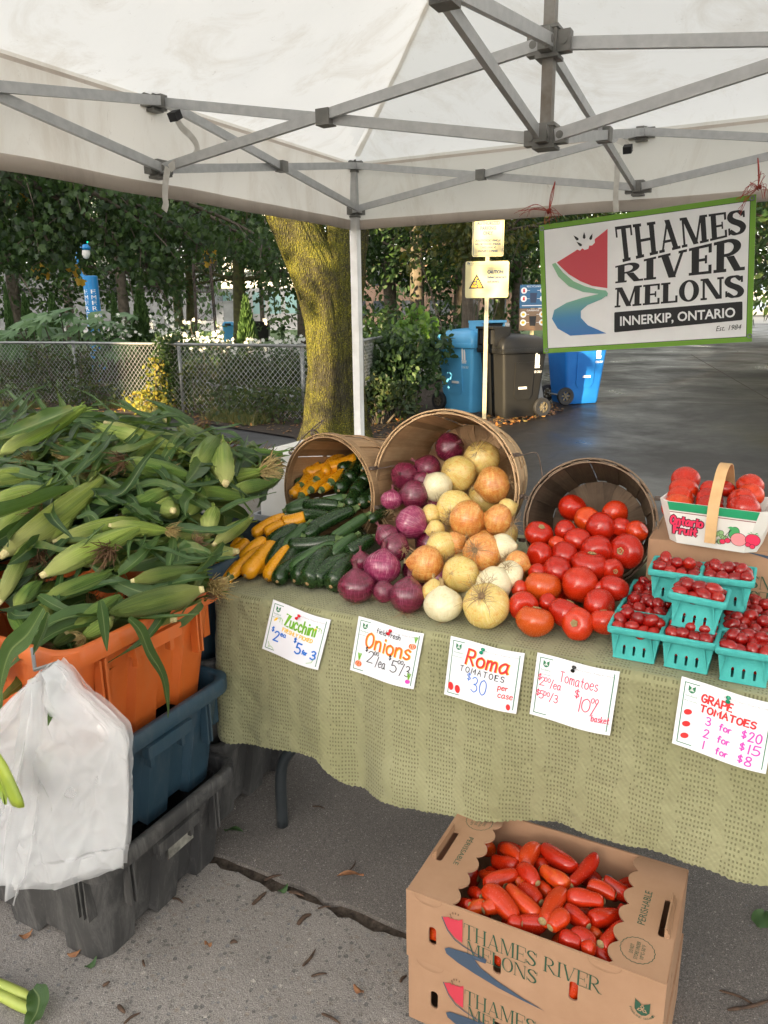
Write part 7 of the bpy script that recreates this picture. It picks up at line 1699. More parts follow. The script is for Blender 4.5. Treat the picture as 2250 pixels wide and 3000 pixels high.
# ================================================================== white fruit basket with a wooden handle
fb = on_z(Z7(1320, 600), TOP + BXH + .002); FBR = STALL_ROT - math.radians(7)
ft = thing('fruit_basket', 'white printed cardboard basket with a bent wooden handle full of tomatoes', 'basket', fb.to_tuple(), FBR)
FW0, FW1, FD0, FD1, FH = .092, .117, .062, .078, .098      # half sizes, bottom and top
M_FRUIT = mat('white_card_mat', (.74, .73, .70), (.68, .66, .62), 9, .45)
def fring(q, ins=0.0): a, b = FW0 + (FW1 - FW0) * q - ins, FD0 + (FD1 - FD0) * q - ins; c = .022; return [(-a, -b + c, FH * q), (-a + c, -b, FH * q), (a - c, -b, FH * q), (a, -b + c, FH * q), (a, b - c, FH * q), (a - c, b, FH * q), (-a + c, b, FH * q), (-a, b - c, FH * q)]
def flift(p): return (p[0], p[1] + .070, p[2])
mb = MB(); rg = [fring(q / 6) for q in range(7)] + [fring(1, .003)] + [fring(q / 6, .003) for q in range(5, -1, -1)]; mb.loft([[flift(p) for p in x] for x in rg], cap1=True, cap0=True); mb.build('body', M_FRUIT, ft)
def fside(x, y, z):
    q = y / FH; b = FD0 + (FD1 - FD0) * q; return (x, -b + .070 - z - .0006, y)
mk = Marks(); hw = lambda q: FW0 + (FW1 - FW0) * q - .022
mk.poly([(-hw(.80), .80 * FH), (hw(.80), .80 * FH), (hw(1), FH), (-hw(1), FH)], 0, tris=[(0, 1, 2, 3)]); mk.poly([(-hw(.75), .75 * FH), (hw(.75), .75 * FH), (hw(.77), .77 * FH), (-hw(.77), .77 * FH)], 1, tris=[(0, 1, 2, 3)])
rw = random.Random(2)
for w_, col in ((.0085, 2), (.0046, 3)):
    mk.write('Ontario', -.086, .046, .019, w_, col, width=.068, slant=.1, jitter=0, rnd=rw); mk.z += 3e-5; mk.write('Fruit', -.078, .024, .018, w_, col, width=.048, slant=.1, jitter=0, rnd=rw); mk.z += 3e-5
gr_ = random.Random(3)
for i in range(15): x, y = -.002 + gr_.uniform(0, .034), .016 + gr_.uniform(0, .028); mk.disc(x, y, .0055, .0055, 2); mk.disc(x, y, .0047, .0047, 4)
mk.disc(.048, .044, .011, .015, 2, -.3); mk.disc(.048, .044, .010, .014, 5, -.3); mk.poly([(.034, .054), (.040, .058), (.052, .056), (.044, .051)], 5)
for x, y, rx, cl_ in ((.058, .030, .0165, 6), (.086, .033, .0155, 3), (.026, .020, .0065, 3), (.036, .024, .0065, 3), (.086, .018, .0060, 3), (.077, .021, .0055, 3)): mk.disc(x, y, rx, rx * .95, 2); mk.disc(x, y, rx - .001, rx * .95 - .001, cl_)
mk.ribbon([(.026, .026), (.034, .040), (.042, .05)], .0010, 2); mk.ribbon([(.036, .03), (.037, .04), (.042, .05)], .0010, 2); [mk.poly([(.086 + .011 * math.cos(a_ - .3), .047 + .004 * math.sin(a_ - .3)), (.086, .0455), (.086 + .012 * math.cos(a_), .047 + .006 * math.sin(a_))], 5) for a_ in (.1, .9, 2.2, 3.0)]
mk.build('lettering', [ink('fruit_green_mat', (.01, .28, .12)), ink('maroon_ink_mat', (.22, .03, .05)), I_BLACK, I_PINK, ink('grape_green_mat', (.26, .45, .20)), ink('pear_green_mat', (.06, .36, .12)), ink('peach_pink_mat', (.80, .28, .30))], ft, fn=fside)
mb = MB(); hp = [(-FD1 + .062 - .001, .018), (-FD1 + .066 - .004, FH * .9), (-FD1 + .072, .115), (-.052 + .07, .150), (-.030 + .07, .172), (.07, .180), (.030 + .07, .172), (.052 + .07, .150), (FD1 + .068, .115), (FD1 + .074, FH * .9), (FD1 + .078 - .008, .018)]
C_ = catmull([Vector((0, a_, b_)) for a_, b_ in hp], 5); rg = []
for i, p in enumerate(C_):
    d = (C_[min(i + 1, len(C_) - 1)] - C_[max(i - 1, 0)]).normalized(); nrm = Vector((1, 0, 0)).cross(d) * .0013; sx = Vector((.0115, 0, 0)); off = Vector((.004, 0, 0)); rg.append([p - sx - nrm + off, p + sx - nrm + off, p + sx + nrm + off, p - sx + nrm + off])
mb.loft(rg, cap0=True, cap1=True); mb.build('handle', mat('veneer_mat', (.62, .40, .19), (.50, .30, .13), 18, .55), ft); MB().box((.006, -FD1 + .0685, .040), (.012, .0006, .0012)).build('staple', M_GALV, ft)
r = random.Random(23); items = []
for X, Y, R_ in [(1187, 205, 88), (1178, 262, 88), (1160, 312, 84), (1140, 360, 92), (1330, 262, 64), (1412, 262, 66), (1325, 318, 80), (1322, 365, 86), (1556, 240, 82), (1560, 292, 78), (1512, 335, 92), (1520, 372, 104)]:
    q = (Y - 200) / 170; y_ = .128 - .085 * q; g0 = Vector((math.cos(FBR + PI / 2), math.sin(FBR + PI / 2), 0)); P = on_plane(Z7(X, Y), fb + g0 * y_, g0); rad = R_ * .5124 / CAM_F * depth(P) * .92
    o = tomato(P, rad, Vector((r.uniform(-.5, .5), r.uniform(-.2, .6), -1)), r, grp='tomatoes in the white fruit basket', calyx=False); items.append((o, None))
name_rows(items, 'deep red tomato', 'in the white fruit basket', 'the tipped basket', 3)

# ================================================================== teal pulp punnets of grape tomatoes
k = NT('teal_pulp_mat'); co = k.co(); k.set(color=k.ramp(k.noise(co, 30, 6, .7), [(.3, (.050, .34, .32)), (.7, (.080, .42, .39))]), rough=.9, spec=.15); k.bump(k.math('ADD', k.noise(co, 420, 4, .7), k.math('MULTIPLY', k.noise(co, 60, 3), .7)), .55, .0016); M_PULP = k.mat
PT, PB, PH = .0490, .0380, .066
def punnet_mesh():
    mb = MB(); sl = math.hypot(PH, PT - PB); th = .0022
    V, F = plate([(-PB, 0), (PB, 0), (PT, sl), (-PT, sl)], [[(x - .0022, .010), (x + .0022, .010), (x + .0026, .026), (x + .0015, .029), (x - .0015, .029), (x - .0026, .026)] for x in (-.019, 0, .019)], th)
    for i in range(4):
        Rz = Matrix.Rotation(i * PI / 2, 4, 'Z'); Mx = Rz @ Matrix.Translation((0, -PB, 0)) @ Matrix.Rotation(math.atan2(PH, PT - PB) , 4, 'X') @ Matrix.Diagonal((1, 1, -1, 1)) @ Matrix.Translation((0, 0, -th))
        VV_ = [Mx @ Vector(p) for p in V]; mb.add([Rz @ Vector((q.x, q.y, q.z)) if False else q for q in VV_], [tuple(reversed(f)) for f in F])
        for x in (-.0105, .0105): mb.bar(Mx @ Vector((x, .004, th)), Mx @ Vector((x, sl * .8, th)), .006, .0016, (Mx.to_3x3() @ Vector((0, 0, 1))))
    mb.box((0, 0, .0015), (PB * 2, PB * 2, .003)); return mb.mesh('side_wall', M_PULP)
def punnet_rim():
    mb = MB(); mb.loft([[(x, y, z) for x, y in rrect(-a, -a, a, a, .006, 4)] for a, z in ((PT - .003, PH - .002), (PT - .0032, PH + .003), (PT - .001, PH + .004), (PT + .0032, PH + .0035), (PT + .0036, PH + .001), (PT + .003, PH - .008), (PT + .0012, PH - .010), (PT - .002, PH - .008))]); return mb.mesh('rim', M_PULP, True)
PM, PR = punnet_mesh(), punnet_rim()
M_GRAPE = m_tomato('grape_tomato_mat', [(0, (.16, .003, .003)), (.5, (.23, .004, .003)), (.9, (.30, .009, .004)), (1, (.38, .04, .006))], .14)
def grape_fn(sq):
    return lambda a, th: (1 + .01 * math.cos(3 * a), -math.cos(th) * sq)
GRAPE = [blob('grape_tomato', 1.0, 18, 14, grape_fn(s_), M_GRAPE) for s_ in (1.25, 1.4, 1.1)]
r = random.Random(29)
def punnet(label, short, x, y, z, rz, tilt=(0, 0), n=12):
    P = SW(x, y, z); t = thing('pulp_punnet', label, 'punnet', P.to_tuple(), 0, 'teal pulp punnets'); t.rotation_euler = (tilt[0], tilt[1], STALL_ROT + rz)
    put('side_wall', PM, t); put('rim', PR, t)
    Mx = Matrix.LocRotScale(P, t.rotation_euler, None); it = []
    for j in range(3):
        for i in range(4):
            rad = r.uniform(.0118, .0140); p = Mx @ Vector((-.033 + .022 * i + r.uniform(-.004, .004), -.029 + .029 * j + r.uniform(-.004, .004), PH - .004 + r.uniform(-.005, .008) + (.006 if i in (1, 2) and j == 1 else 0)))
            o = put('grape_tomato', r.choice(GRAPE), None, axis_M(p, Vector((r.uniform(-1, 1), r.uniform(-1, 1), r.uniform(-.3, .6))), 0, (rad,) * 3)); tag(o, None, 'tomato', 'grape tomatoes in the teal punnets'); it.append((o, None))
    for i in range(3):
        p = Mx @ Vector((-.024 + .024 * i, r.uniform(-.012, .012), PH + .013)); o = put('grape_tomato', r.choice(GRAPE), None, axis_M(p, Vector((r.uniform(-1, 1), r.uniform(-1, 1), r.uniform(-.3, .6))), 0, (r.uniform(.012, .014),) * 3)); tag(o, None, 'tomato', 'grape tomatoes in the teal punnets'); it.append((o, None))
    for i in range(3):
        for j in range(3):
            if (i, j) == (1, 1): continue
            p = Mx @ Vector((-.021 + .021 * i, -.021 + .021 * j, .030)); o = put('grape_tomato', GRAPE[0], None, axis_M(p, rdir(r), 0, (.0112,) * 3)); tag(o, None, 'tomato', 'grape tomatoes in the teal punnets'); it.append((o, 'lower grape tomato'))
    name_rows(it, 'grape tomato', short, 'the onions', 6)
U1 = TOP + PH + .004
XS, YS = (1.023, 1.122, 1.222), (.080, .180, .280)
for j, (row, labs) in enumerate((('edge', ('teal punnet at the cloth edge beside the loose tomatoes', 'teal punnet at the cloth edge under the tilted one', 'teal punnet at the cloth edge with a corn leaf across it')),
        ('second', ('teal punnet just behind the one by the loose tomatoes', 'teal punnet in the second row below the tilted one', 'teal punnet in the second row behind the leafy one')),
        ('third', ('teal punnet low in the third row against the loose tomatoes', 'teal punnet low in the third row under the upper pair', 'teal punnet low in the third row by the upturned box')))):
    for i, lab in enumerate(labs): punnet(lab, f'in the {row} punnet {("by tomatoes", "amid its row", "by the leaf")[i]}', XS[i], YS[j] - (.012 if i == 2 else 0), TOP, (.02, -.02, .015)[(i + j) % 3])
punnet('teal punnet riding tilted on top between two edge punnets', 'in the tilted top punnet', 1.126, .104, U1 + .004, -.02, (-.05, .06))
punnet('teal punnet stacked on top toward the tipped tomato basket', 'in the top punnet by the basket', 1.070, .225, U1 + .010, .02, (.0, .02))
punnet('teal punnet stacked on top against the upturned box lettering', 'in the top punnet by the box', 1.172, .230, U1 + .010, .0, (0, -.02))

# white carton behind the zucchini basket
wc = on_z(rayD(690, 985), .845); t = thing('white_carton', 'white waxed carton behind the zucchini basket', 'box', (SW(-.405, 1.29, .562)).to_tuple(), STALL_ROT - .03)
MB().box((0, 0, .149), (.56, .37, .298)).build('body', M_FRUIT, t); MB().box((-.03, .06, .3005), (.47, .20, .003)).build('flap', M_FRUIT, t)
mk = Marks(); mk.text('PÉRISSABLE', -.06, -.07, .10, -.04, 0); mk.rect(-.09, -.025, .02, -.012, 0); mk.ribbon([(-.17, .01), (-.05, .00), (.06, .02), (.17, .0)], .002, 1); mk.build('lettering', [ink('mint_ink_mat', (.10, .48, .30)), I_GREY], t, M=Matrix.Translation((.02, .06, .3025)))
t2 = thing('plastic_crate', 'grey plastic crate under the white carton at the tent leg', 'crate', SW(-.405, 1.29, 0).to_tuple(), STALL_ROT - .03)
mb = MB(); mb.loft([[(x, y, z) for x, y in rrect(-a, -b, a, b, .03, 4)] for a, b, z in ((.27, .19, 0), (.29, .21, .55), (.305, .225, .555), (.305, .225, .597), (.295, .215, .597), (.28, .20, .30))], cap0=True, cap1=True); mb.build('body', mat('grey_crate_mat', (.16, .175, .19), (.20, .21, .22), 9, .5), t2)
# ================================================================== corn
def m_husk(name, base, pale, dark):
    k = NT(name); v, z = k.stalks(.25); co = k.co(); r_ = k.rand(); fine = k.noise(k.map(v, (22, 22, 1)), 2.4, 3, .6); big = k.noise(k.map(v, (1.6, 1.6, 2)), 1.5, 3)
    butt = k.ramp(k.math('ADD', z, k.math('MULTIPLY', big, .10)), [(.0, 1.0), (.24, .55), (.45, .0)])
    c = k.mix(k.ramp(big, [(.36, 0), (.66, 1)]), dark, base); c = k.mix(k.math('MULTIPLY', butt, .85), c, pale); c = k.mix(k.ramp(fine, [(.46, 0), (.68, .6)]), c, pale)
    hs_ = k.n('HueSaturation'); k.l(c, hs_.inputs['Color']); k.l(k.math('ADD', .488, k.math('MULTIPLY', r_, .022)), hs_.inputs['Hue']); k.l(k.math('ADD', .72, k.math('MULTIPLY', r_, .5)), hs_.inputs['Value'])
    bl_ = k.ramp(k.noise(co, 9, 5, .75), [(.66, 0), (.80, .5)]); k.set(color=k.mix(bl_, hs_.outputs[0], (.22, .15, .06)), rough=.5, spec=.35); k.bump(fine, .8, .006); return k.mat
M_HUSK, M_HUSKD = m_husk('husk_mat', (.215, .31, .034), (.55, .57, .20), (.105, .19, .022)), m_husk('dark_husk_mat', (.085, .165, .020), (.34, .40, .10), (.04, .10, .014))
k = NT('corn_leaf_mat'); uvn = k.n('UVMap').outputs[0]; u_, v_, _ = k.sep(uvn); mid = k.math('LESS_THAN', k.math('ABSOLUTE', k.math('SUBTRACT', u_, .5)), .035); vein = k.noise(k.comb(k.math('MULTIPLY', u_, 60.0), v_, k.math('MULTIPLY', k.rand(), 9.0)), 1.6, 2)
lc = k.ramp(k.math('ADD', k.math('MULTIPLY', k.rand(), .55), k.math('MULTIPLY', k.noise(k.co(), 5, 3), .5)), [(.2, (.010, .036, .008)), (.5, (.022, .066, .013)), (.75, (.050, .105, .020)), (.9, (.19, .19, .05)), (1, (.30, .24, .09))])
lc = k.mix(k.ramp(vein, [(.5, 0), (.66, .30)]), lc, (.13, .19, .07)); lc = k.mix(k.math('MULTIPLY', mid, .5), lc, (.25, .31, .12)); k.set(color=lc, rough=.46, spec=.45); k.bump(vein, .3, .003); k.translucent(.22, (.14, .22, .03)); M_BLADE = k.mat
M_SILK = mat('corn_silk_mat', (.085, .042, .018), (.16, .085, .035), 40, .8); M_SILKP = mat('pale_silk_mat', (.34, .27, .10), (.20, .12, .04), 40, .7); M_BUTT = mat('corn_butt_mat', (.56, .52, .26), (.42, .32, .14), 60, .8); M_TAN = mat('dry_husk_mat', (.45, .33, .15), (.28, .17, .07), 20, .8)
def husk_mesh(seed, m):
    """unit ear along z: butt at 0, tip at 1, about .13 wide in its middle; overlapping husk leaves"""
    r = random.Random(seed); mb = MB(); n = 44; rings = []; ph = r.uniform(0, 6); bend = r.uniform(-.05, .05)
    for i in range(33):
        q = i / 32
        if q < .14: rr = .044 + .056 * (q / .14) ** 1.1
        elif q < .40: rr = .100 + .025 * math.sin((q - .14) / .26 * PI / 2)
        else: rr = .125 * (1 - max(0, (q - .46) / .54) ** 2.3 * .80)
        ring = []
        for j in range(n):
            a = 2 * PI * j / n; tw = a * 3 / (2 * PI) + q * .55 + ph; saw = (tw % 1.0); k_ = 1 + .15 * (saw ** 3 - .3) * min(1, q * 6) + .02 * mnoise.noise(Vector((a * 3, q * 7, seed)))
            ring.append((rr * k_ * math.cos(a) + bend * 4 * (q - .5) ** 2 - bend, rr * k_ * math.sin(a), q))
        rings.append(ring)
    mb.loft(rings, cap0=True, cap1=True)
    for i in range(4):                                        # loose husk tongues at the tip
        a = r.uniform(0, 6.28); L = r.uniform(.16, .34); rows = []
        for t_ in range(7):
            q = t_ / 6; w = .05 * (1 - q ** 1.6) + .004; out = .055 * (1 - q) + .12 * q * q * r.uniform(.5, 1); rows.append([(math.cos(a + e * w * 10) * (out + abs(e) * .01), math.sin(a + e * w * 10) * (out + abs(e) * .01), .74 + L * q + .06) for e in (-1, -.5, 0, .5, 1)])
        mb.loft(rows, closed=False)
    return mb.mesh('corn_ear', m, True, angle=50)
HUSK = [husk_mesh(i, M_HUSK) for i in range(5)]; HUSKD = [husk_mesh(i + 10, M_HUSKD) for i in range(4)]
mb = MB(); mb.lathe([(.001, -.055), (.030, -.055), (.036, -.02), (.044, .03)], 16, fn=lambda a, z: 1 + .05 * math.cos(4 * a)); BUTT = mb.mesh('stalk_end', M_BUTT, True)
def silk_mesh(seed, m, n=80, L=.34):
    r = random.Random(seed); mb = MB()
    for _ in range(n):
        d = Vector((r.gauss(0, .35), r.gauss(0, .35), 1)).normalized(); s = Vector((r.gauss(0, .012), r.gauss(0, .012), .93)); e = s + d * L * r.uniform(.5, 1.1); mb.tube(catmull([s, s + (e - s) * .5 + rdir(r) * .04, e + rdir(r) * .06], 4), [.0075] * 6 + [.006, .004, .0025], 3)
    return mb.mesh('silk', m)
SILK = [silk_mesh(1, M_SILK), silk_mesh(2, M_SILK, 90, .26), silk_mesh(3, M_SILKP, 80, .30)]
def blade(P, w0, up, wav, seed, fold=.35):
    """a long strap leaf along the points P; returns mesh data in world coordinates relative to P[0]"""
    r = random.Random(seed); C = catmull(P, 6); n = len(C); mb = MB(); uv = []; rows = []; U = Vector(up)
    for i, p in enumerate(C):
        q = i / (n - 1); d = (C[min(i + 1, n - 1)] - C[max(i - 1, 0)]).normalized(); s = d.cross(U)
        if s.length < 1e-3: s = d.orthogonal()
        s.normalize(); nn = s.cross(d); w = w0 * .5 * min(1, .42 + q * 2.6) * (1 - q ** 2.6) + .0006
        row = []
        for j in range(7):
            e = j / 3 - 1; ed = wav * w0 * (abs(e) ** 2) * math.sin(q * 23 + seed + (2 if e > 0 else 0)); row.append(p - P[0] + s * (w * e * math.cos(fold * abs(e))) + nn * (w * abs(e) * math.sin(fold) + ed)); uv.append((j / 6, q * 3))
        rows.append(row)
    mb.loft(rows, closed=False); me = mb.mesh('leaf', M_BLADE, True, uv); return me
# leaves that come with an ear, in the ear's own unit frame (length 1 = one ear)
def ear_leaf(seed):
    r = random.Random(seed); a = r.uniform(0, 6.28); o = Vector((math.cos(a), math.sin(a), 0)); s0 = r.choice((.05, .1, .75, .9)); L = r.uniform(.8, 1.6); sg = r.choice((1, 1, -1)); sd = Vector((-o.y, o.x, 0)) * r.uniform(-.5, .5)
    P0 = o * .09 + Vector((0, 0, s0)); return blade([P0, P0 + (o * .10 + Vector((0, 0, sg * .35)) + sd * .2) * L, P0 + (o * .22 + Vector((0, 0, sg * .7)) + sd * .7) * L, P0 + (o * r.uniform(.1, .4) + Vector((0, 0, sg * 1.0)) + sd * 1.4) * L], r.uniform(.17, .30), o, .06, seed, r.uniform(.15, .6)), P0
ELEAF = [ear_leaf(i) for i in range(9)]
cr_ = random.Random(31)
def off_heap(X, Y): return X > min(850, 850 - (Y - 1340) * .55)
def corn(a, b, rad, dark, silk, nleaf=2):
    d = b - a; L = d.length; w = rad / .125; me = cr_.choice(HUSKD if dark else HUSK)
    o = put('corn_ear', me, None, axis_M(a, d, cr_.uniform(0, 6), (w, w, L))); tag(o, None, 'corn', 'ears of corn heaped on the crates')
    bt = put('stalk_end', BUTT, o)
    if silk is not None: put('silk', SILK[silk], o)
    MW = o.matrix_basis
    for i in range(nleaf):
        best = None
        for _ in range(7):
            me_, p0 = cr_.choice(ELEAF); ra = cr_.uniform(0, 6.28); Rz = Matrix.Rotation(ra, 4, 'Z'); s_ = MW @ (Rz @ p0); e_ = MW @ (Rz @ (p0 + me_.vertices[-4].co)); X_, Y_ = proj(e_); dz = e_.z - s_.z
            bad = abs(dz + .03) + (5 if off_heap(X_, Y_) else 0)
            if best is None or bad < best[0]: best = (bad, me_, p0, ra)
        if best[0] > 3: continue
        lf = put('leaf', best[1], o); lf.location = Matrix.Rotation(best[3], 4, 'Z') @ best[2]; lf.rotation_euler = (0, 0, best[3])
    return o
def heap_z(x, y):
    """height of the corn heap in the stall frame"""
    rise = min(1, max(0, (y + .50) / .62)); z = .80 + .30 * rise ** .85
    z -= .17 * max(0, (x + .34) / .40) ** 1.5 * (.35 + .65 * rise)
    z -= .10 * max(0, (y - .22) / .3) ** 2; z -= .05 * max(0, min(1, (x + .25) / .3)) * max(0, min(1, (-.2 - y) / .2)); z += .018 * mnoise.noise(Vector((x * 7, y * 7, 3))); return z
def on_heap(ray, lift=0.0):
    a, b = to_stall(CAM_P), to_stall(CAM_P + ray); d = b - a; t0, t1 = .5, 4.0; prev = None
    for i in range(200):
        t_ = .7 + i * .012; p = a + d * t_
        if p.z - lift < heap_z(p.x, p.y): return CAM_P + ray * t_
    return CAM_P + ray * 2.05
def on_heap_xy(x, y, lift): return SW(x, y, heap_z(x, y) + lift)
items = []
for a, b, R_, dark, silk, lift, lab in [
    ((0, 345), (490, 78), 52, 0, None, .02, 'tall pale corn ear pointing up'), ((620, 180), (1060, 350), 44, 0, None, .0, 'long pale corn ear across the crest'), ((1110, 450), (1240, 255), 62, 1, None, .02, 'short fat dark green corn ear'), ((1290, 515), (1285, 290), 66, 0, None, .02, 'corn ear facing out with a split husk'),
    ((35, 915), (590, 490), 78, 0, None, .03, 'big light green corn ear with a tan stump'), ((-120, 900), (300, 540), 62, 0, None, .0, 'corn ear tucked behind the big light one'), ((-60, 640), (260, 545), 48, 0, None, .0, 'corn ear low at the heap edge'), ((-60, 510), (200, 475), 52, 0, None, .0, 'yellowish corn ear at the heap edge'),
    ((262, 1035), (810, 770), 68, 0, None, .03, 'big pale corn ear in the middle of the heap'), ((330, 850), (830, 730), 52, 0, None, .0, 'light green corn ear above the big pale one'), ((210, 840), (420, 690), 58, 0, None, .01, 'striped corn ear beside the brown silk'), ((1140, 1130), (630, 1260), 74, 1, None, .03, 'fat dark corn ear above the orange crate rim'),
    ((770, 1075), (1170, 1010), 46, 1, None, .02, 'olive corn ear with a dry tan tip'), ((390, 1370), (690, 1160), 50, 1, None, .02, 'green corn ear ending in bushy silk'), ((1185, 800), (1235, 660), 50, 0, None, .0, 'small corn ear standing stump out'), ((1230, 865), (1440, 720), 42, 0, None, .0, 'corn ear wedged next to the zucchini'),
    ((700, 400), (1110, 490), 56, 1, None, .0, 'olive brown corn ear in the shade'), ((270, 1170), (640, 1030), 52, 1, None, .01, 'dark corn ear under the big pale one'), ((5, 1190), (210, 790), 46, 0, None, .03, 'whitish slim corn ear pointing down'), ((90, 1230), (230, 1080), 50, 1, None, .0, 'dark corn ear near the crate corner'),
    ((470, 1330), (300, 1450), 40, 1, 0, .01, 'corn ear with dark bushy silk at the rim'), ((640, 1290), (470, 1400), 48, 0, 2, .02, 'corn ear with blond silk at the crate rim'), ((330, 560), (240, 900), 42, 1, 0, .0, 'corn ear with long brown silk'), ((60, 1240), (150, 1390), 38, 1, 0, .01, 'corn ear with silk hanging at the crate corner'),
    ((640, 760), (960, 790), 44, 0, 2, .02, 'corn ear with stringy blond silk'), ((900, 640), (1140, 610), 38, 1, None, .0, 'slim corn ear with a cut stump'), ((1000, 910), (1120, 860), 42, 1, 0, .0, 'corn ear with tangled silk by the zucchini'), ((560, 560), (720, 600), 50, 1, None, -.01, 'shaded corn ear in the gap'),
    ((980, 560), (700, 690), 52, 1, None, -.01, 'dark corn ear across the middle'), ((300, 300), (620, 260), 46, 0, None, -.01, 'light corn ear just under the crest'), ((820, 250), (560, 190), 44, 0, None, .0, 'corn ear lying along the crest'), ((1090, 560), (1400, 600), 46, 1, None, -.01, 'dark corn ear behind the tan basket'), ((1330, 560), (1560, 520), 40, 1, None, -.01, 'dark corn ear touching the tan basket'), ((1080, 700), (1180, 520), 46, 1, None, -.01, 'corn ear below the short fat one')]:
    pa, pb = on_heap(Z5(*a), lift + .022), on_heap(Z5(*b), lift + .022); L = (pb - pa).length
    d = pb - pa
    if L > .34: pb = pa + d * (.34 / L)
    rad = R_ * .5124 / CAM_F * depth((pa + pb) / 2) * 1.0
    items.append((corn(pa, pb, rad, dark, silk, 1 if silk is None else 2), lab))
for i in range(150):
    x, y = cr_.uniform(-.95, .12), cr_.uniform(-.46, .56); c = on_heap_xy(x, y, cr_.uniform(-.10, -.02)); a_ = cr_.uniform(0, 6.28); d = Vector((math.cos(a_), math.sin(a_), cr_.uniform(-.25, .25))).normalized() * .12
    if any(off_heap(X_, Y_) for X_, Y_ in (proj(c - d), proj(c + d))): continue
    items.append((corn(c - d, c + d, cr_.uniform(.023, .030), cr_.random() < .65, cr_.choice((None, None, None, 0, 1, 2)), 2), cr_.choice(('half buried corn ear', 'corn ear deep among leaves', 'partly hidden corn ear'))))
# blades that lie draped over the heap, each grown from the ear under it
ears = [(o, o.matrix_basis.translation) for o, _ in items]
for i in range(125):
    for _ in range(9):
        x, y = cr_.uniform(-.95, .14), cr_.uniform(-.40, .56); a_ = cr_.uniform(0, 6.28); st_ = cr_.uniform(.055, .10); P = []
        lf0 = cr_.uniform(.0, .03); tip = cr_.choice((-.02, -.01, .0, .04, .10)); px, py = x, y
        for j in range(5): P.append(on_heap_xy(px, py, lf0 + .012 * math.sin(j * 2.1 + i) + (tip * (j / 4) ** 2))); a_ += cr_.uniform(-.45, .45); px += math.cos(a_) * st_; py += math.sin(a_) * st_
        if not any(off_heap(*proj(p)) for p in P): break
    else: continue
    o, _ = min(ears, key=lambda e: (e[1] - P[0]).length); me_ = blade(P, cr_.uniform(.013, .040), (cr_.uniform(-.5, .5), cr_.uniform(-.9, .1), .8), cr_.uniform(.05, .12), i, cr_.uniform(.2, .8)); me_.transform(o.matrix_basis.inverted() @ Matrix.Translation(P[0])); put('leaf', me_, o)
name_rows(items, 'corn ear', 'of its heap', 'the frame edge', 12)
for o, lk in items:
    if not (lk.startswith('half') or lk.startswith('corn ear deep') or lk.startswith('partly')): o['label'] = lk + ' in the corn heap'
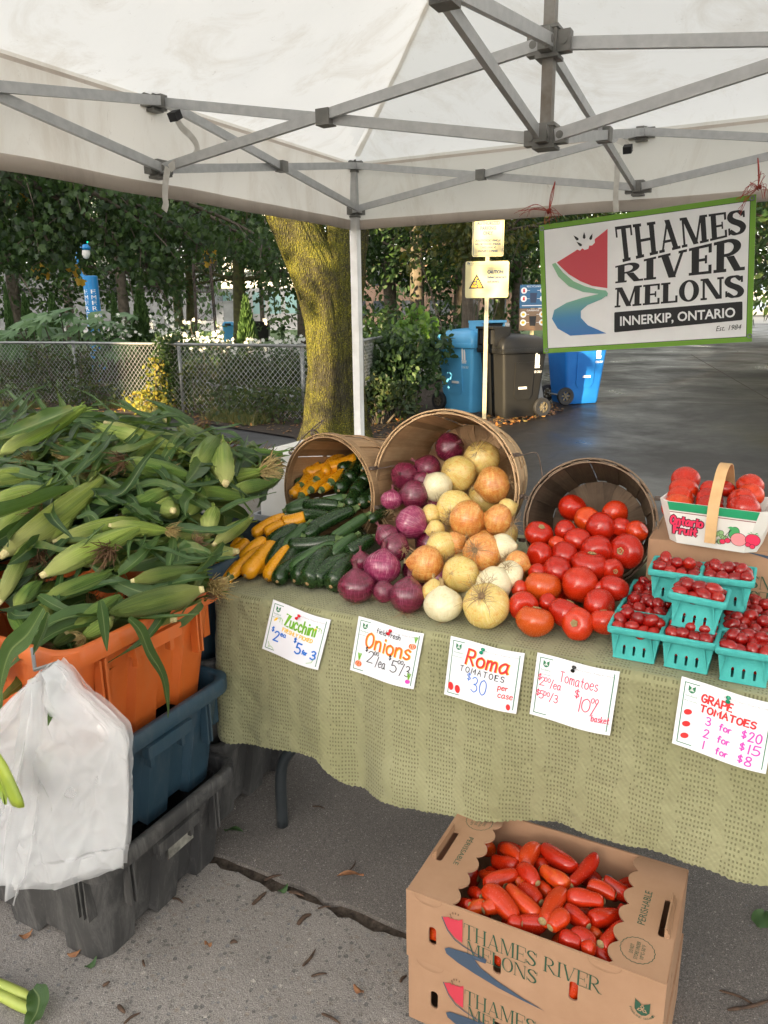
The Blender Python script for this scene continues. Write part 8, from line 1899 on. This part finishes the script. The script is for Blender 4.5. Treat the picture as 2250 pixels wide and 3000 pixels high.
# long blades lying over the heap: each a loose leaf
def strip(label, pts, wpx, seed, lift=.02, up=None, wav=.05, fold=.35, plane=None, name='corn_leaf', m=None):
    P = []
    for i, (x, y) in enumerate(pts):
        if plane is not None: P.append(on_plane(Z5(x, y), *plane))
        else: P.append(on_heap(Z5(x, y), lift + .01 * math.sin(i * 2 + seed)))
    w = wpx * .5124 / CAM_F * depth(P[len(P) // 2]); t = put(name, blade(P, w, up if up is not None else Vector((0, -.6, .8)), wav, seed, fold), None, Matrix.Translation(P[0])); tag(t, label, 'leaf', 'loose leaves over the corn heap')
PU = (SW(-.38, .10, 0), -VN); PF = (SW(0, -.53, 0), VN); PR_ = (SW(.095, 0, 0), VX)
for i, a in enumerate([
    ('broad upright corn leaf rising from the crest', [(395, 345), (405, 230), (370, 120), (325, -10)], 88, .0, (.75, -.66, .1), PU), ('corn leaf arching off the crest over the fence foot', [(1130, 225), (1050, 150), (950, 90), (830, 35)], 62, .0, (.2, -.8, .6), (SW(-.25, .42, 0), VN)),
    ('long dark corn leaf across the upper heap', [(-20, 225), (120, 255), (260, 290), (400, 345)], 60), ('pointed corn leaf slanting across the upper heap', [(130, 178), (230, 260), (330, 320), (450, 375)], 46), ('broad folded corn leaf below the upright one', [(440, 470), (500, 400), (580, 330), (650, 225)], 80),
    ('grey-green corn leaf along the crest', [(615, 335), (720, 330), (830, 290), (945, 225)], 70), ('wide dark corn leaf at the heap edge', [(10, 425), (110, 460), (230, 490), (350, 505)], 84), ('narrow corn leaf above the wide dark one', [(-20, 380), (120, 400), (250, 415), (380, 430)], 42),
    ('slim corn leaf pointing at the white carton', [(1120, 240), (1210, 215), (1300, 200), (1390, 172)], 40), ('corn leaf running down the middle of the heap', [(610, 490), (680, 580), (760, 670), (870, 770)], 66), ('corn leaf standing in the middle of the heap', [(890, 755), (840, 660), (800, 560), (770, 440)], 48),
    ('pale edged corn leaf over the light green ear', [(320, 840), (500, 845), (700, 845), (935, 850)], 38), ('wide corn leaf below the stringy blond silk', [(680, 1040), (770, 970), (860, 880), (940, 785)], 86), ('short corn leaf hooked over the big pale ear', [(965, 990), (985, 910), (990, 840), (975, 770)], 56),
    ('long corn leaf reaching over the yellow zucchini', [(990, 985), (1120, 965), (1240, 955), (1365, 938)], 52), ('rippled corn leaf above the crate rim', [(330, 1190), (450, 1130), (590, 1095), (730, 1075)], 72), ('broad corn leaf over the olive ear', [(880, 1120), (990, 1090), (1100, 1065), (1215, 1055)], 84), ('corn leaf lying along the orange rim', [(620, 1265), (800, 1285), (970, 1280), (1140, 1265)], 34),
    ('dark corn leaf by the crate corner', [(220, 1160), (300, 1210), (390, 1250), (480, 1270)], 70), ('corn leaf crossing the dark ears', [(560, 560), (640, 610), (720, 640), (830, 660)], 50), ('leaf blade over the short fat ear', [(1160, 380), (1250, 400), (1330, 470), (1400, 640)], 34), ('leaf blade near the split husk', [(1350, 480), (1370, 400), (1395, 320), (1420, 240)], 40),
    ('corn leaf across the shaded gap', [(820, 580), (890, 570), (960, 555), (1030, 545)], 40), ('corn leaf lying beside the tan basket', [(1240, 700), (1340, 640), (1440, 610), (1580, 570)], 44), ('corn leaf behind the split husk ear', [(1350, 320), (1450, 350), (1560, 370), (1640, 400)], 50), ('thin corn leaf at the back of the heap', [(1180, 300), (1300, 330), (1400, 380), (1470, 420)], 36), ('corn leaf curling under the big light ear', [(440, 720), (520, 700), (560, 760), (520, 830)], 46)]):
    lab, pts, w = a[:3]; strip(lab, pts, w, i, a[3] if len(a) > 3 else .035, Vector(a[4]) if len(a) > 4 else None, .06, .4, a[5] if len(a) > 5 else None)
for i, (lab, pts, w, pl) in enumerate([
    ('narrow corn leaf hanging down the orange crate front', [(575, 1190), (590, 1290), (600, 1380), (612, 1480)], 66, (SW(.08, -.505, 0), (VN * .55 - VX * .83))), ('long corn leaf hanging past the orange crate onto the blue one', [(735, 1290), (800, 1360), (850, 1480), (925, 1610), (955, 1755), (960, 1860)], 74, (SW(.115, -.3, 0), VX)),
    ('wide split corn leaf hanging by the bag bundle', [(250, 1230), (160, 1380), (60, 1480), (10, 1640), (0, 1780), (-40, 1880)], 130, (SW(-.2, -.60, 0), VN)), ('corn leaf drooping at the crate corner', [(280, 1260), (250, 1360), (215, 1440), (190, 1500)], 60, (SW(0, -.56, 0), VN))]):
    strip(lab, pts, w, 60 + i, 0, -pl[1] if pl[1].dot(VN) > .3 else pl[1], .03, .35, pl)
# a cut yellow-green stalk piece hanging by the bags and a stray stalk on the ground
t = thing('corn_stalk', 'yellow-green cut corn stalk hanging in front of the bags', 'stalk', on_plane(rayD(20, 1680), SW(-.2, -.68, 0), VN).to_tuple()); o_ = Vector(t.location)
q = lambda x, y, dz=0: on_plane(rayD(x, y), SW(-.2, -.68 - dz, 0), VN) - o_
M_STALK = mat('stalk_mat', (.34, .40, .04), (.20, .28, .03), 9, .35); mb = MB(); rg = []
for x, y, w in ((-30, 1600, 12), (0, 1650, 16), (18, 1690, 17), (32, 1722, 17), (38, 1738, 16)):
    c = q(x, y); rg.append([c + VX * (w / 1050 * math.cos(a)) * 1.2 - VN * (w / 1050 * .5 * math.sin(a)) for a in [PI * j / 7 * 2 for j in range(7)]])
mb.loft(rg, cap0=True, cap1=True); mb.build('stem', M_STALK, t, smooth=True); mb = MB(); mb.loft([[q(x + e * w, y, .005 * abs(e)) for e in (-1, 0, 1)] for x, y, w in ((-20, 1640, 10), (-2, 1680, 12), (5, 1710, 11), (12, 1738, 3))], closed=False); mb.build('husk_strip', M_STALK, t)
gp = lambda x, y, z=.012: on_z(rayD(x, y), z)
t = thing('fallen_stalk', 'pale green corn stalk with a leaf lying on the concrete', 'stalk', gp(60, 2170, 0).to_tuple()); o_ = Vector(t.location)
mb = MB(); mb.tube(catmull([gp(-60, 2110) - o_, gp(0, 2128) - o_, gp(40, 2145) - o_, gp(75, 2160) - o_], 4), [.012] * 10 + [.010, .009, .008], 8); mb.tube(catmull([gp(-60, 2125, .010) - o_, gp(0, 2150, .010) - o_, gp(50, 2175, .012) - o_, gp(75, 2178, .012) - o_], 4), [.011] * 13, 8); mb.build('stem', mat('pale_stalk_mat', (.40, .46, .10), (.30, .38, .07), 14, .4), t, smooth=True)
me = blade([gp(72, 2135, .03), gp(84, 2155, .03), gp(80, 2185, .02), gp(66, 2210, .015), gp(60, 2230, .012)], .05, (0, -.4, .9), .06, 3, .4); lf = put('leaf', me, t); lf.location = gp(72, 2135, .03) - o_

# ================================================================== litter on the concrete
M_TWIG = mat('bark_chip_mat', (.045, .028, .019), (.095, .055, .034), 60, .9); M_DRY = mat('dry_leaf_mat', (.26, .12, .05), (.17, .07, .03), 60, .8); M_GRN = mat('green_scrap_mat', (.03, .075, .02), (.05, .10, .03), 60, .6)
r = random.Random(51)
def litter(label, x, y, L, wd, ang, kind):
    P = gp(x, y, .004 if kind == 'chip' else .005); mb = MB(); d = Vector((math.cos(ang), math.sin(ang), 0)); s = Vector((-d.y, d.x, 0))
    if kind == 'chip': mb.tube(catmull([-d * L / 2 + rdir(r) * .002, s * r.uniform(-.12, .12) * L + Vector((0, 0, .002)), d * L / 2 + rdir(r) * .002], 4), [wd * .3, wd * .5, wd * .5, wd * .45, wd * .5, wd * .45, wd * .4, wd * .3, wd * .12], 5); m, nm, ct = M_TWIG, 'bark_chip', 'bark chip'
    else:
        rows = []
        for i in range(8):
            q = i / 7; w = wd / 2 * math.sin(PI * min(.97, q * .93 + .06)) ** .8; rows.append([d * (L * (q - .5)) + s * (w * e) + Vector((0, 0, .003 + .010 * abs(e) * math.sin(q * 4 + L * 90) + .004 * q)) for e in (-1, -.4, 0, .4, 1)])
        mb.loft(rows, closed=False); m, nm, ct = (M_GRN if kind == 'green' else M_DRY), 'fallen_leaf', 'leaf'
    for i in range(len(mb.v)): v = mb.v[i]; mb.v[i] = (v[0], v[1], max(v[2], -.003))
    tag(put(nm, mb.mesh(nm, m, True), None, Matrix.Translation(P)), label, ct, 'litter on the concrete')
for a in [('rust brown dry leaf by the black crate foot', 57, 2020, .030, .016, .5, 'dry'), ('orange brown dry leaf before the black crate corner', 162, 2060, .034, .014, .2, 'dry'), ('dark green leaf scrap under the crate corner', 197, 2083, .03, .016, .9, 'green'), ('green leaf scrap beside the crate back corner', 505, 1797, .06, .014, -.3, 'green'), ('tan husk scrap with a stem on the slab', 757, 1893, .07, .012, .05, 'dry'), ('thin twig standing off the tan husk scrap', 762, 1870, .04, .004, 1.2, 'chip'),
          ('long bark chip by the joint', 560, 1940, .05, .010, .9, 'chip'), ('bark chip lying on the joint grit', 590, 1895, .045, .008, .4, 'chip'), ('bark chip in the middle of the concrete', 657, 1985, .045, .012, .8, 'chip'), ('slender bark chip nearer the tomato boxes', 668, 2068, .05, .007, 1.0, 'chip'), ('brown seed husk beside the boxes', 775, 2140, .035, .014, -.9, 'dry'), ('short dark chip off the crate side', 384, 1945, .035, .006, -.4, 'chip'),
          ('dark chip near the lower frame', 262, 2180, .03, .010, -.8, 'chip'), ('thin chip near the lower frame', 285, 2200, .035, .006, .7, 'chip'), ('little bark chip mid concrete', 312, 2082, .02, .006, -1.0, 'chip'), ('small dark chip before the crate', 230, 2125, .018, .008, .5, 'chip'), ('light brown chip toward the boxes', 690, 2105, .035, .006, .3, 'chip'), ('curved chip by the box corner', 870, 2115, .022, .007, .8, 'chip'), ('thin reddish chip low before the boxes', 715, 2200, .045, .006, -.5, 'chip'), ('dark twig on the slab by the table leg', 690, 1745, .045, .004, -.3, 'chip'),
          ('bark piece along the joint', 640, 1930, .04, .009, -.4, 'chip'), ('tiny reddish chip on the concrete', 505, 2035, .015, .008, 0, 'chip'), ('small chip past the green scrap', 700, 1960, .03, .005, .2, 'chip'), ('dark lobed leaf on the slab beyond the boxes', 1645, 1990, .05, .045, .9, 'green'), ('tangle of dry stems beyond the boxes', 1620, 2170, .11, .008, .2, 'chip'), ('dry stem crossing the tangle beyond the boxes', 1600, 2160, .08, .006, -.6, 'chip'), ('tiny green sprout in the joint', 612, 1922, .03, .018, .7, 'green'), ('fleck of brown leaf toward the joint', 450, 2042, .016, .01, .3, 'dry')]: litter(*a)
# leaves strewn over the mulch: too many to count
r = random.Random(71); mb = MB()
def sp_(xs): return xs
for _ in range(2600):
    k_ = r.random()
    if k_ < .55: x = r.uniform(-9, -.6); y0 = 11.6 if x < -3.7 else 11.3 + (x + 3.7) * -.80; y = y0 + r.uniform(-.15, 1.5)
    else: x = r.uniform(-.3, 2.6); y = 8.3 + max(0, x - .5) * 1.2 + abs(r.gauss(0, 1.1))
    leaf(mb, Vector((x, y, .012)), rdir(r) * Vector((1, 1, .15)), Vector((r.uniform(-.4, .4), r.uniform(-.4, .4), 1)), r.uniform(.03, .075), SH_O)
tag(mb.build('fallen_leaves', m_leaf('litter_leaf_mat', [(.16, .06, .02), (.28, .11, .03), (.36, .19, .05), (.10, .05, .025), (.20, .16, .05)], .1, (.2, .1, .02))), 'dry brown leaves strewn over the mulch', None, None, 'stuff')
r = random.Random(72); mb = MB()
for _ in range(9000):
    x = r.uniform(-8, -.2); y0 = 11.9 if x < -4 else 11.4 + (x + 3.7) * -.80; y = y0 + abs(r.gauss(0, .5)); h = r.uniform(.05, .2)
    if mnoise.noise(Vector((x * 1.3, y * 1.3, 2))) < .05: continue
    mb.v += [(x, y, 0), (x + .012, y, 0), (x + r.uniform(-.08, .08), y + r.uniform(-.06, .06), h)]; n = len(mb.v); mb.f.append((n - 3, n - 2, n - 1)); mb.m.append(0)
tag(mb.build('verge_grass', m_leaf('verge_grass_mat', [(.04, .07, .015), (.10, .11, .03), (.20, .17, .05)], .3, (.12, .14, .03))), 'rough grass along the foot of the wire fence', None, None, 'stuff')
# a corn leaf across the end punnet
P = [SW(1.255, .055, TOP + .095), SW(1.29, .09, TOP + .098), SW(1.33, .13, TOP + .11), SW(1.37, .20, TOP + .14)]
tag(put('corn_leaf', blade(P, .02, (0, -.4, .9), .03, 99, .3), None, Matrix.Translation(P[0])), 'stray corn leaf lying across the end punnet of grape tomatoes', 'leaf', 'loose leaves over the corn heap')
